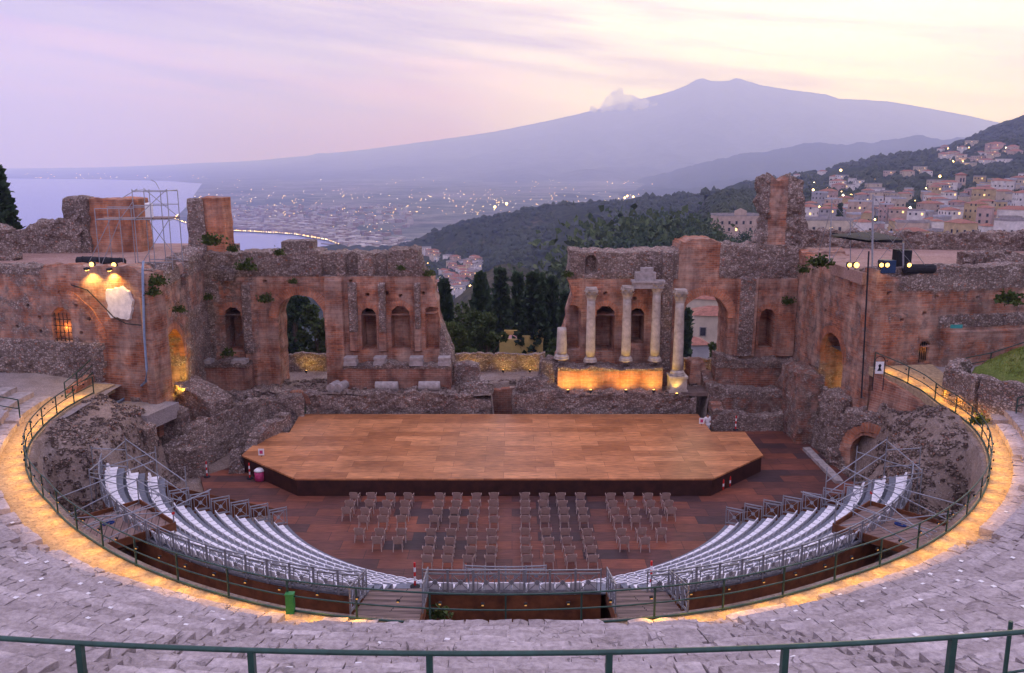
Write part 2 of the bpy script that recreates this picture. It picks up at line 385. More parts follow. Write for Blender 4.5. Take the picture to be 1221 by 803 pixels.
M['corten'] = simple('rusted_steel', (.15, .052, .02), .75, .1, .5, 2.0)
M['fascia'] = simple('stage_fascia_rust', (.042, .014, .009), .6, 0, .45, 1.6)
M['timber'] = plank_mat('ramp_planks', (.24, .17, .14), (.17, .12, .10), 4, .16, .05, (.03, .02, .02), 0, .3, .7)
M['ply'] = plank_mat('platform_boards', (.30, .20, .16), (.23, .15, .125), 2.4, .3, .1, (.06, .04, .03), .5, .3, .7)
M['steel'] = simple('galvanised_steel', (.30, .31, .335), .5, .6, .2, 12, .5)
M['tread'] = simple('grandstand_deck', (.17, .185, .215), .6, .3, .2, 5)
M['seat'] = simple('white_plastic', (.80, .79, .80), .45, 0, .06, 8, .4)
M['green'] = simple('green_painted_rail', (.018, .060, .045), .4, .2, .3, 9, .5)
M['greenbox'] = simple('green_plastic', (.03, .22, .05), .5, 0, .2, 9)
M['chair'] = simple('taupe_plastic', (.33, .225, .185), .55, 0, .12, 6)
M['chairleg'] = simple('taupe_plastic_pale', (.40, .31, .27), .5, 0, .12, 6)
M['red'] = simple('red_paint', (.55, .02, .02), .4, 0, .15, 8)
M['pink'] = simple('magenta_plastic', (.50, .05, .16), .5, 0, .2, 6)
M['white'] = simple('white_paint', (.78, .77, .76), .5, 0, .08, 8)
M['black'] = simple('black_rubber', (.018, .018, .022), .85, 0, .3, 5)
M['hose'] = simple('grey_blue_hose', (.20, .26, .36), .5, 0, .2, 5)
M['bark'] = simple('bark', (.10, .07, .05), .9, 0, .4, 4)
M['leaf_dark'] = foliage('cypress_foliage', (.020, .042, .024), (.065, .10, .045))
M['leaf_mid'] = foliage('evergreen_foliage', (.030, .055, .020), (.095, .125, .042))
M['leaf_olive'] = foliage('olive_green_foliage', (.045, .07, .02), (.11, .14, .04))
M['leaf_tuft'] = foliage('wall_plant_foliage', (.03, .055, .012), (.09, .12, .03), 3)
M['wood_door'] = simple('door_grille_iron', (.03, .028, .026), .7, .3, .2, 6)
M['lamp'] = emit('lamp_glow', (1, .56, .12), 5)
M['lamp_dim'] = emit('path_lamp_glow', (1, .55, .12), .15)
M['citylight'] = emit('street_light_glow', (1, .60, .20), 16, 'NONE')
M['citywhite'] = emit('street_light_glow_white', (1, .86, .62), 12, 'NONE')
# ================================================================== far setting: sea, plain, volcano, hills
def smooth01(x): x = min(1, max(0, x)); return x * x * (3 - 2 * x)
SEA = -210.0
def build_sea():
    m, nt, b = new_mat('sea_water'); b.inputs['Base Color'].default_value = (.25, .28, .50, 1); b.inputs['Roughness'].default_value = .3
    b.inputs['Specular IOR Level'].default_value = .03
    n = tex(nt, 'Noise', scaled(nt, coord(nt), (.02, .05, .02)), Scale=1, Detail=5); bump(nt, b, n.outputs['Fac'], .05, 1)
    tag(MB().add([(-21000, 900, SEA), (21000, 900, SEA), (21000, 22400, SEA), (-21000, 22400, SEA)], [(0, 1, 2, 3)]).build('sea', m), kind='structure')
build_sea()
COAST_PX = [(0, 213), (120, 214), (200, 216), (241, 219), (232, 232), (226, 243), (214, 255), (208, 262), (225, 268), (250, 275), (300, 277), (350, 280), (390, 287), (425, 300), (450, 312)]
def build_plain():
    m, nt, b = new_mat('coastal_plain'); ob = coord(nt)
    vo = tex(nt, 'Voronoi', ob, Scale=.0045); n = tex(nt, 'Noise', ob, Scale=.0012, Detail=8, Roughness=.7); n2 = tex(nt, 'Noise', ob, Scale=.012, Detail=5, Roughness=.7)
    sp = nt.nodes.new('ShaderNodeSeparateColor'); nt.links.new(vo.outputs['Color'], sp.inputs[0])
    c = ramp(nt, [(0, (.07, .085, .07)), (.5, (.11, .12, .095)), (1, (.20, .19, .165))], sp.outputs[0])
    c = mixc(nt, ramp(nt, [(.50, (0, 0, 0)), (.62, (.7,) * 3)], n.outputs['Fac']), c, (.24, .20, .20))
    c = mixc(nt, 1.0, c, ramp(nt, [(.35, (.5,) * 3), (.65, (1.4,) * 3)], n2.outputs['Fac']), 'MULTIPLY')
    nt.links.new(c, b.inputs['Base Color']); b.inputs['Roughness'].default_value = 1; b.inputs['Specular IOR Level'].default_value = 0
    pts = [(-20000, 13000)] + [tuple(on(x, y, SEA + 2)[:2]) for x, y in COAST_PX] + [(-150, 1300), (700, 1000), (20000, 1000), (20500, 22300), (-20500, 22300)]
    from mathutils.geometry import tessellate_polygon
    tri = tessellate_polygon([[Vector((x, y, 0)) for x, y in pts]])
    me = bpy.data.meshes.new('coastal_plain'); me.from_pydata([(x, y, SEA + 2) for x, y in pts], [], [tuple(f) for f in tri]); me.materials.append(m)
    o = bpy.data.objects.new('coastal_plain', me); COL.objects.link(o); tag(o, kind='structure')
    if me.polygons[0].normal.z < 0: me.flip_normals()
build_plain()
def ridge(name, sil, Yfoot, zfoot, back, zback, mat, nu=220, nv=60, p=1.3, amp=20, freq=.004, seed=1, jag=0.0, pexp=None):
    """a hill: its crest follows real points (px, py, distance), its near slope falls to a foot, its far slope behind"""
    xs = [s[0] for s in sil]; k = np.linspace(xs[0], xs[-1], nu)
    py = np.interp(k, xs, [s[1] for s in sil]); Yd = np.interp(k, xs, [s[2] for s in sil])
    top = np.array([at(a, b, c) for a, b, c in zip(k, py, Yd)])
    top[:, 2] += jag * fbm(k * .12, 0, 0, 5, seed)
    t = np.concatenate([np.linspace(0, 1, nv), np.linspace(1, 2, 12)[1:]])
    V = np.zeros((nu, len(t), 3))
    for j, tt in enumerate(t):
        if tt <= 1:
            s = Yfoot / top[:, 1]
            q = 1 - tt
            V[:, j, 0] = top[:, 0] * (s * q + tt); V[:, j, 1] = Yfoot * q + top[:, 1] * tt
            V[:, j, 2] = zfoot + (top[:, 2] - zfoot) * tt ** p
        else:
            V[:, j, 0] = top[:, 0] * (1 + .2 * (tt - 1)); V[:, j, 1] = top[:, 1] + back * (tt - 1); V[:, j, 2] = top[:, 2] + (zback - top[:, 2]) * (tt - 1)
    env = np.where(t <= 1, np.sin(np.pi * np.clip(t, 0, 1)) ** .6, np.clip(t - 1, 0, 1))[None, :]
    n = fbm(V[:, :, 0] * freq, V[:, :, 1] * freq * .45, 0 * V[:, :, 0], 6, seed)
    g = 1 - np.abs(fbm(V[:, :, 0] * freq * 1.7, V[:, :, 1] * freq * .5, 3.3 + 0 * V[:, :, 0], 4, seed + 5)) * 2.2
    hs = np.clip((top[:, 2] - zfoot) / (top[:, 2].max() - zfoot), .02, 1)[:, None]; hs = hs ** (1.0 if amp > 150 else 0)
    V[:, :, 2] += env * hs * amp * (n * 1.2 - .55 * g + .3)
    o = np_mesh(name, V.reshape(-1, 3), grid_faces(nu, len(t)), mat); tag(o, kind='structure'); return o
ETNA = [(-160, 203), (0, 202), (150, 199), (300, 192), (368, 186), (380, 182.5), (392, 183), (440, 178), (500, 170), (550, 163), (590, 157), (640, 147), (690, 136), (725, 127), (762, 119), (790, 112), (806, 107), (820, 101), (830, 95), (838, 93), (847, 96.5), (858, 97), (868, 96.5), (878, 93), (886, 95), (905, 101), (940, 107), (985, 112.5), (1000, 118), (1020, 118.5), (1060, 121), (1095, 127), (1150, 137), (1190, 146), (1300, 160), (1450, 185)]
etna_m = hill_mat('volcano_rock', (.085, .095, .095), (.12, .12, .125), (.15, .14, .14), .0006)
ridge('volcano', [(a, b, 20000) for a, b in ETNA], 8500, SEA - 5, 2400, SEA, etna_m, nu=420, nv=70, p=1.75, amp=210, freq=.0011, seed=3, jag=6)
FOOT = [(640, 246), (700, 232), (760, 215), (800, 204), (840, 194), (880, 185), (934, 177), (959, 171), (985, 172), (1015, 172), (1040, 169), (1065, 167), (1085, 164), (1099, 162), (1112, 165), (1127, 166), (1200, 160), (1300, 150)]
ridge('foothill_ridge', [(a, b, 9000) for a, b in FOOT], 5200, SEA - 3, 2500, SEA, hill_mat('foothill_scrub', (.04, .055, .035), (.06, .07, .045), (.11, .10, .07), .002), nu=200, nv=40, amp=60, freq=.0015, seed=9, jag=22)
CASTLE = [(840, 236), (905, 221), (946, 210), (960, 208), (985, 204), (1010, 199), (1034, 196), (1055, 189), (1080, 184), (1105, 179), (1130, 172), (1152, 164), (1175, 154), (1193, 146), (1221, 137), (1300, 118), (1400, 110)]
castle_m = hill_mat('scrub_hillside', (.028, .042, .020), (.05, .062, .030), (.13, .105, .07), .010)
ridge('castle_hill', [(a, b, 2300) for a, b in CASTLE], 880, -16, 900, -120, castle_m, nu=200, nv=70, p=1.15, amp=26, freq=.006, seed=21, jag=5)
NEAR = [(300, 330), (400, 318), (450, 309), (480, 294), (500, 284), (520, 276), (540, 268), (565, 262), (600, 255), (640, 247), (665, 243), (700, 242), (745, 238), (800, 233), (850, 228), (905, 223), (960, 222), (1060, 222)]
near_m = hill_mat('wooded_ridge', (.030, .042, .020), (.055, .062, .032), (.13, .10, .066), .011)
ridge('wooded_ridge', [(a, b, 1500) for a, b in NEAR], 430, -150, 700, -190, near_m, nu=240, nv=90, p=.9, amp=44, freq=.0075, seed=33, jag=4)
HILLOCK = [(520, 372), (548, 352), (565, 338), (580, 325), (592, 317.5), (605, 314.5), (618, 317), (640, 322), (660, 329), (690, 342), (730, 362), (790, 390)]
ridge('grassy_hillock', [(a, b, 640) for a, b in HILLOCK], 400, -140, 260, -150, hill_mat('dry_grass_hill', (.05, .055, .028), (.10, .085, .05), (.17, .125, .08), .018), nu=120, nv=40, p=.75, amp=10, freq=.02, seed=41, jag=1.5)
def valley_z(X, Y):
    zl = np.interp(Y, [60, 80, 110, 160, 250, 420, 600, 900], [1.0, -1.5, -9, -24, -55, -125, -170, -205])
    r = X / np.maximum(Y, 1)
    zr = -22 + (Y - 330) * .017 + np.maximum(0, r - .44) * 62 * (Y / 600)
    zr = np.where(Y < 200, np.interp(Y, [60, 90, 200], [1, -14, -26]), zr) if True else zr
    b = np.clip((r - .12) / .12, 0, 1); b = b * b * (3 - 2 * b)
    return zl * (1 - b) + zr * b
def build_valley():
    ys = np.concatenate([np.linspace(67, 200, 40), np.linspace(205, 920, 70)]); rs = np.linspace(-.75, 1.0, 130)
    Yg, Rg = np.meshgrid(ys, rs, indexing='ij'); Xg = Yg * Rg
    Zg = valley_z(Xg, Yg) + np.clip((Yg - 75) / 60, 0, 1) * 3 * fbm(Xg * .03, Yg * .03, 0 * Xg, 5, 51)
    o = np_mesh('valley_slope', np.stack([Xg, Yg, Zg], -1).reshape(-1, 3), grid_faces(len(ys), len(rs))[:, ::-1], hill_mat('valley_scrub', (.022, .034, .014), (.045, .055, .024), (.10, .085, .055), .05))
    tag(o, kind='structure')
build_valley()
bpy.context.view_layer.update()
DG = bpy.context.evaluated_depsgraph_get()
def cast(px, py):
    d = Vector(ray(px, py)).normalized()
    ok, loc, nor, idx, ob, mx = SC.ray_cast(DG, Vector((0, 0, EYE)) + d * 75, d, distance=60000)
    return (loc, ob.name) if ok else (None, None)
# ---- wood on the ridges: far-off masses of scrub and trees
def build_wood(name, region, n, size, mat, allow, seed, label):
    rng = random.Random(seed); vs = []; fs = []
    ico = [Vector(p) for p in ((0, 0, 1), (.9, 0, .3), (.28, .85, .3), (-.72, .53, .3), (-.72, -.53, .3), (.28, -.85, .3), (.8, .5, -.5), (-.3, .9, -.5), (-.95, 0, -.5), (-.3, -.9, -.5), (.8, -.5, -.5))]
    icf = [(0, 1, 2), (0, 2, 3), (0, 3, 4), (0, 4, 5), (0, 5, 1), (1, 6, 2), (2, 7, 3), (3, 8, 4), (4, 9, 5), (5, 10, 1), (6, 7, 2), (7, 8, 3), (8, 9, 4), (9, 10, 5), (10, 6, 1)]
    k = 0
    for _ in range(n * 3):
        if k >= n: break
        px = rng.uniform(region[0], region[2]); py = rng.uniform(region[1], region[3])
        p, nm = cast(px, py)
        if p is None or nm not in allow: continue
        if fbm(p.x * .012, p.y * .006, 0, 3, seed) + rng.uniform(-.25, .25) < -.08: continue
        s = size * rng.uniform(.5, 1.4) * (1 if nm != 'valley_slope' else .6)
        o = len(vs); sx, sy, sz = s * rng.uniform(.8, 1.4), s * rng.uniform(.8, 1.4), s * rng.uniform(.6, 1.1)
        vs += [(p.x + q.x * sx * rng.uniform(.7, 1.2), p.y + q.y * sy, p.z + (q.z + .35) * sz * rng.uniform(.8, 1.2)) for q in ico]
        fs += [tuple(i + o for i in f) for f in icf]; k += 1
    o = np_mesh(name, vs, fs, mat, smooth=False); tag(o, label, 'woodland', kind='stuff')
build_wood('hillside_wood', (440, 222, 960, 345), 3600, 4.2, foliage('far_wood', (.014, .026, .010), (.04, .052, .02), .02), ('wooded_ridge',), 61, 'dark scrub and trees covering the long ridge behind the ruins')
build_wood('castle_hill_wood', (832, 140, 1221, 270), 3400, 4.6, foliage('far_wood_b', (.018, .03, .014), (.045, .056, .026), .02), ('castle_hill', 'valley_slope'), 62, 'scattered trees on the hillside rising at the right above the town')
# ---- buildings
WALLC = {'cream': (.52, .43, .33), 'white': (.66, .62, .60), 'pink': (.46, .32, .29), 'ochre': (.48, .36, .20), 'grey': (.36, .34, .35), 'salmon': (.48, .36, .29)}
def facade_mat(name, col, lit=.2):
    """plaster with rows of small windows; UV = metres along the facade and up it"""
    m, nt, b = new_mat(name); uv = coord(nt, 'UV'); n = tex(nt, 'Noise', coord(nt), Scale=.35, Detail=6, Roughness=.6)
    c = mixc(nt, 1.0, ramp(nt, [(0, col), (1, col)], n.outputs['Fac']), ramp(nt, [(.3, (.72, .7, .7)), (.7, (1.15, 1.15, 1.15))], n.outputs['Fac']), 'MULTIPLY')
    br = tex(nt, 'Brick', uv, Scale=1.0, offset=0.0); br.inputs['Brick Width'].default_value = 3.0; br.inputs['Row Height'].default_value = 3.2
    br.inputs['Mortar Size'].default_value = .98; br.inputs['Mortar Smooth'].default_value = 0
    br.inputs['Color1'].default_value = (0, 0, 0, 1); br.inputs['Color2'].default_value = (1, 1, 1, 1)
    sp = nt.nodes.new('ShaderNodeSeparateColor'); nt.links.new(br.outputs['Color'], sp.inputs[0])
    win = math_node(nt, 'MULTIPLY', math_node(nt, 'SUBTRACT', 1.0, br.outputs['Fac']), math_node(nt, 'GREATER_THAN', sp.outputs[0], .34))
    on_ = math_node(nt, 'MULTIPLY', math_node(nt, 'GREATER_THAN', sp.outputs[0], 1 - lit), win)
    nt.links.new(mixc(nt, win, c, (.05, .045, .05)), b.inputs['Base Color'])
    b.inputs['Emission Color'].default_value = (1, .62, .22, 1); nt.links.new(math_node(nt, 'MULTIPLY', on_, 2.2), b.inputs['Emission Strength'])
    try: m.cycles.emission_sampling = 'NONE'
    except Exception: pass
    b.inputs['Roughness'].default_value = .9; b.inputs['Specular IOR Level'].default_value = .1; return m
FAC = {k: facade_mat('plaster_' + k, v) for k, v in WALLC.items()}
ROOF = {'tiled': simple('roof_tiles', (.29, .125, .085), .9, 0, .35, 1.5), 'flat': simple('flat_roof', (.30, .27, .27), .9, 0, .25, .5), 'metal': simple('pale_sheet_roof', (.42, .42, .47), .6, .2, .2, .6)}
def house_wall(w, d, h, mat, parent):
    vs = []; fs = []; uv = []
    cs = [(-w / 2, -d / 2), (w / 2, -d / 2), (w / 2, d / 2), (-w / 2, d / 2)]
    for i in range(4):
        a, b2 = cs[i], cs[(i + 1) % 4]; L = math.hypot(b2[0] - a[0], b2[1] - a[1]); k = len(vs)
        vs += [(*a, -6), (*b2, -6), (*b2, h), (*a, h)]; n = max(1, round(L / 3)) * 3.0; o = (i * 3) * 3
        uv += [(o, -6), (o + n, -6), (o + n, h), (o, h)]; fs.append((k, k + 1, k + 2, k + 3))
    k = len(vs); vs += [(*c, h) for c in cs]; uv += [(.1, .1)] * 4; fs.append((k, k + 1, k + 2, k + 3))
    return np_mesh('wall', vs, fs, mat, parent, uv=uv, smooth=False)
def house_roof(w, d, h, kind, parent):
    m = MB(); e = .35
    if kind == 'tiled':
        r = min(w, d) * .18
        if w >= d:
            vs = [(-w / 2 - e, -d / 2 - e, h), (w / 2 + e, -d / 2 - e, h), (w / 2 + e, d / 2 + e, h), (-w / 2 - e, d / 2 + e, h), (-w / 2 + d * .35, 0, h + r), (w / 2 - d * .35, 0, h + r)]
            fs = [(0, 1, 5, 4), (1, 2, 5), (2, 3, 4, 5), (3, 0, 4), (3, 2, 1, 0)]
        else:
            vs = [(-w / 2 - e, -d / 2 - e, h), (w / 2 + e, -d / 2 - e, h), (w / 2 + e, d / 2 + e, h), (-w / 2 - e, d / 2 + e, h), (0, -d / 2 + w * .35, h + r), (0, d / 2 - w * .35, h + r)]
            fs = [(0, 1, 4), (1, 2, 5, 4), (2, 3, 5), (3, 0, 4, 5), (3, 2, 1, 0)]
        vs = [(x, y, z + .02) for x, y, z in vs]
        m.add(vs, fs)
    else:
        m.box((0, 0, h + .12), (w + .2, d + .2, .2))
        for sx, sy, lx, ly in ((0, -1, w + .2, .25), (0, 1, w + .2, .25), (-1, 0, .25, d - .3), (1, 0, .25, d - .3)):
            m.box((sx * w / 2, sy * d / 2, h + .55), (lx, ly, .66))
    return m.build('roof', ROOF[kind], parent)
WIN = None
def add_windows(parent, w, d, h, lit, rng):
    """windows as parts on the facades that face the theatre"""
    global WIN
    if WIN is None:
        fr = MB().box((0, 0, 0), (1.25, .16, 1.75)).build('window', simple('window_frame', (.33, .28, .25), .7)); pane = MB().box((0, -.10, 0), (.95, .06, 1.45)).build('pane', simple('dark_pane', (.03, .03, .04), .15, 0, .2, 2, .5), fr)
        fl = MB().box((0, 0, 0), (1.25, .16, 1.75)).build('window', bpy.data.materials['window_frame']); pl = MB().box((0, -.10, 0), (.95, .06, 1.45)).build('pane', emit('lit_pane', (1, .66, .28), 2.2, 'NONE'), fl)
        WIN = (fr.data, pane.data, fl.data, pl.data)
        for o in (fr, pane, fl, pl): bpy.data.objects.remove(o)
    nf = max(1, int(h // 3.2)); 
    for face in (0, 1):
        L = w if face == 0 else d; n = max(1, int(L // 3.2))
        for f in range(nf):
            for i in range(n):
                if rng.random() < .12: continue
                u = (i + .5) / n * L - L / 2; z = f * 3.2 + 1.9; l = rng.random() < lit
                wd = bpy.data.objects.new('window', WIN[2 if l else 0]); COL.objects.link(wd); wd.parent = parent
                wd.location = (u, -d / 2 - .03, z) if face == 0 else (-w / 2 - .03, -u, z); wd.rotation_euler = (0, 0, 0 if face == 0 else -math.pi / 2)
                pn = bpy.data.objects.new('pane', WIN[3 if l else 1]); COL.objects.link(pn); pn.parent = wd
PLAIN_FAC = {k: simple('plain_plaster_' + k, v, .9, 0, .2, .5) for k, v in WALLC.items()}
def house(loc, w, d, h, rz, col, roof, label, windows=False, lit=.1, group=None, rng=random, cat='house', name='town_house'):
    t = thing(name, label, cat, loc, rz, group)
    house_wall(w, d, h, PLAIN_FAC[col] if windows else FAC[col], t)
    house_roof(w, d, h, roof, t)
    if windows: add_windows(t, w, d, h, lit, rng)
    return t
def build_town():
    rng = random.Random(11); placed = []; n = 0
    RN = {'tiled': 'red tiled roof', 'flat': 'flat roof', 'metal': 'pale metal roof'}
    for row, (Y0, Y1, cnt, where) in enumerate(((290, 350, 22, 'at the near edge of town'), (350, 430, 34, 'low in the town'), (430, 540, 50, 'halfway up the town'), (540, 680, 54, 'high in the town'), (680, 820, 34, 'at the upper edge of town'))):
        k = 0
        for _ in range(cnt * 14):
            if k >= cnt: break
            Y = rng.uniform(Y0, Y1); r = rng.uniform(.335, .63)
            if row == 4: r = rng.uniform(.40, .63)
            X = Y * r; w = rng.choice([5.5, 6.5, 8, 9, 11, 14]) * rng.uniform(.9, 1.1); d = rng.uniform(6, 10)
            if any(abs(X - a) < (w + c) * .5 and abs(Y - b) < (d + e) * .5 + 1 for a, b, c, e in placed): continue
            if row < 2 and .335 < r < .40 and rng.random() < .6: continue
            placed.append((X, Y, w, d)); z = float(valley_z(np.array(X), np.array(Y)))
            h = rng.choice([4.5, 5.4, 6.4, 7.2, 9.6, 11.8]) if row < 4 else rng.choice([6.4, 6.4, 9.6])
            if row == 0: h = rng.choice([4.5, 6.4, 7.5])
            col = rng.choice(['cream', 'cream', 'white', 'pink', 'ochre', 'salmon', 'grey', 'white', 'white', 'grey']); roof = rng.choice(['tiled', 'tiled', 'tiled', 'flat', 'flat', 'metal'])
            px = CX + F_PX * X / (Y * math.cos(PITCH))
            side = 'left part' if px < 1040 else ('middle part' if px < 1130 else 'right part')
            st = 'low' if h < 6 else ('two storey' if h < 7.6 else ('three storey' if h < 10 else 'tall'))
            house((X, Y, z), w, d, h, rng.uniform(-.9, .6), col, roof, f'{st} {col} house with {RN[roof]} {where}, {side}', row < 2, .12, 'houses of the hill town', rng)
            k += 1
    # clusters on the hillsides
    for name, poly, cnt, sz, lbl, grp in (('village_house', (508, 312, 574, 352), 58, (8, 13), 'small pale house of the village below the wooded ridge', 'houses of the village below the ridge'),
                                     ('village_house', (508, 300, 540, 312), 6, (8, 14), 'small white house above the village on the wooded ridge', 'white houses on the ridge'),
                                     ('hillside_house', (1120, 172, 1212, 200), 26, (12, 20), 'pale house in the hamlet high on the hillside at the right', 'houses high on the hillside'),
                                     ('hillside_house', (940, 205, 1120, 228), 16, (9, 16), 'lone pale house on the lower hillside above the town', 'houses on the lower hillside')):
        k = 0
        for _ in range(cnt * 6):
            if k >= cnt: break
            px, py = rng.uniform(poly[0], poly[2]), rng.uniform(poly[1], poly[3])
            if name == 'village_house' and py > 312 and px < 508 + (352 - py) * .9: continue
            p, nm = cast(px, py)
            if p is None or nm not in ('castle_hill', 'wooded_ridge', 'valley_slope'): continue
            w, d = rng.uniform(*sz), rng.uniform(*sz); h = rng.choice([6.4, 6.4, 9.6])
            m = FAC[rng.choice(['cream', 'white', 'pink', 'salmon', 'white'])]
            t = thing(name, lbl, 'house', (p.x, p.y, p.z), rng.uniform(-.7, .7), grp)
            house_wall(w, d, h, m, t); house_roof(w, d, h, rng.choice(['tiled', 'flat']), t); k += 1
build_town()
# the long pink hotel with its lower central gable
def build_hotel():
    p = at(853, 278, 420); q = at(905, 278, 420); rng = random.Random(3)
    t = thing('hotel', 'long pink hotel with white window frames among dark trees left of the broken tower', 'hotel', ((p.x + q.x) / 2, 424, p.z), .1)
    w = q.x - p.x; house_wall(w, 12, 8.2, PLAIN_FAC['salmon'], t); house_roof(w, 12, 8.2, 'flat', t); add_windows(t, w, 12, 8.2, .15, rng)
    MB().box((0, -5.9, 9.6), (6, .5, 2.2)).add([(-3, -6.15, 10.7), (3, -6.15, 10.7), (0, -6.15, 12), (-3, -5.65, 10.7), (3, -5.65, 10.7), (0, -5.65, 12)], [(0, 1, 2), (3, 5, 4), (0, 2, 5, 3), (1, 4, 5, 2)]).build('gable', PLAIN_FAC['salmon'], t)
    p = at(957, 300, 330); q = at(1018, 300, 330)
    t = thing('long_building', 'long cream building with rows of windows right of the broken tower', 'building', ((p.x + q.x) / 2, 338, p.z), -.05)
    w = q.x - p.x; house_wall(w, 11, 11.5, PLAIN_FAC['cream'], t); house_roof(w, 11, 11.5, 'flat', t); add_windows(t, w, 11, 11.5, .12, rng)
    # bell tower over the roofs
    p = at(1143, 236, 800)
    t = thing('bell_tower', 'tall square pinkish bell tower rising over the top roofs', 'tower', (p.x, 800, p.z))
    MB().box((0, 0, 6), (6.5, 6.5, 28)).build('wall', PLAIN_FAC['salmon'], t); MB().box((0, 0, 20.6), (7.4, 7.4, 1)).add([(-3.4, -3.4, 21.1), (3.4, -3.4, 21.1), (3.4, 3.4, 21.1), (-3.4, 3.4, 21.1), (0, 0, 23)], [(0, 1, 4), (1, 2, 4), (2, 3, 4), (3, 0, 4)]).build('roof', ROOF['tiled'], t)
    for x in (-1.3, 1.3): MB().box((x, -3.3, 16), (1.3, .3, 3.4)).build('belfry_opening', bpy.data.materials['dark_pane'], t)
    # yellow roof terrace seen through the gap
    p = at(598, 424, 108); q = at(650, 424, 108); w = q.x - p.x; c = (p.x + q.x) / 2
    ym = simple('yellow_plaster', (.60, .42, .14), .85, 0, .15, 1); t = thing('yellow_villa', 'yellow villa with a stepped parapet and pink roof terrace below the cypresses', 'villa', (c, 111, p.z), -.12)
    MB().box((0, 0, -3), (w, 5, 9)).build('wall', ym, t)
    MB().box((0, 0, 1.53), (w - .5, 4.6, .06)).build('terrace_floor', simple('pink_tiles', (.45, .25, .22), .8), t)
    b = MB(); b.box((-w * .25, -2.4, 1.75), (w * .5, .22, .5)); b.box((w * .18, -2.4, 2.0), (w * .3, .22, 1.0)); b.box((w * .4, -1.2, 2.3), (w * .2, .22, 1.6)); b.box((0, 2.4, 1.85), (w, .22, .7)); b.box((w / 2 - .11, .3, 1.9), (.22, 3.9, .8)); b.box((-w / 2 + .11, 0, 1.75), (.22, 4.4, .5)); b.box((w * .35, 2.1, 2.6), (w * .28, .2, 1.6))
    b.build('parapet', ym, t)
    # houses seen through the right hand arch
    for px, py, Y, w, d, h, rz, col, roof, lb in ((835, 408, 175, 11, 8, 9.6, -.35, 'cream', 'tiled', 'cream house with a dark tiled roof seen through the right arch'), (848, 424, 155, 7, 7, 8, -.2, 'cream', 'tiled', 'smaller tiled house lower down seen through the right arch'), (818, 436, 140, 6, 5, 4, .1, 'grey', 'tiled', 'low grey shed at the bottom of the right arch')):
        p = at(px, py, Y); house((p.x, Y, p.z), w, d, h, rz, col, roof, lb, True, .05, None, rng)
build_hotel()
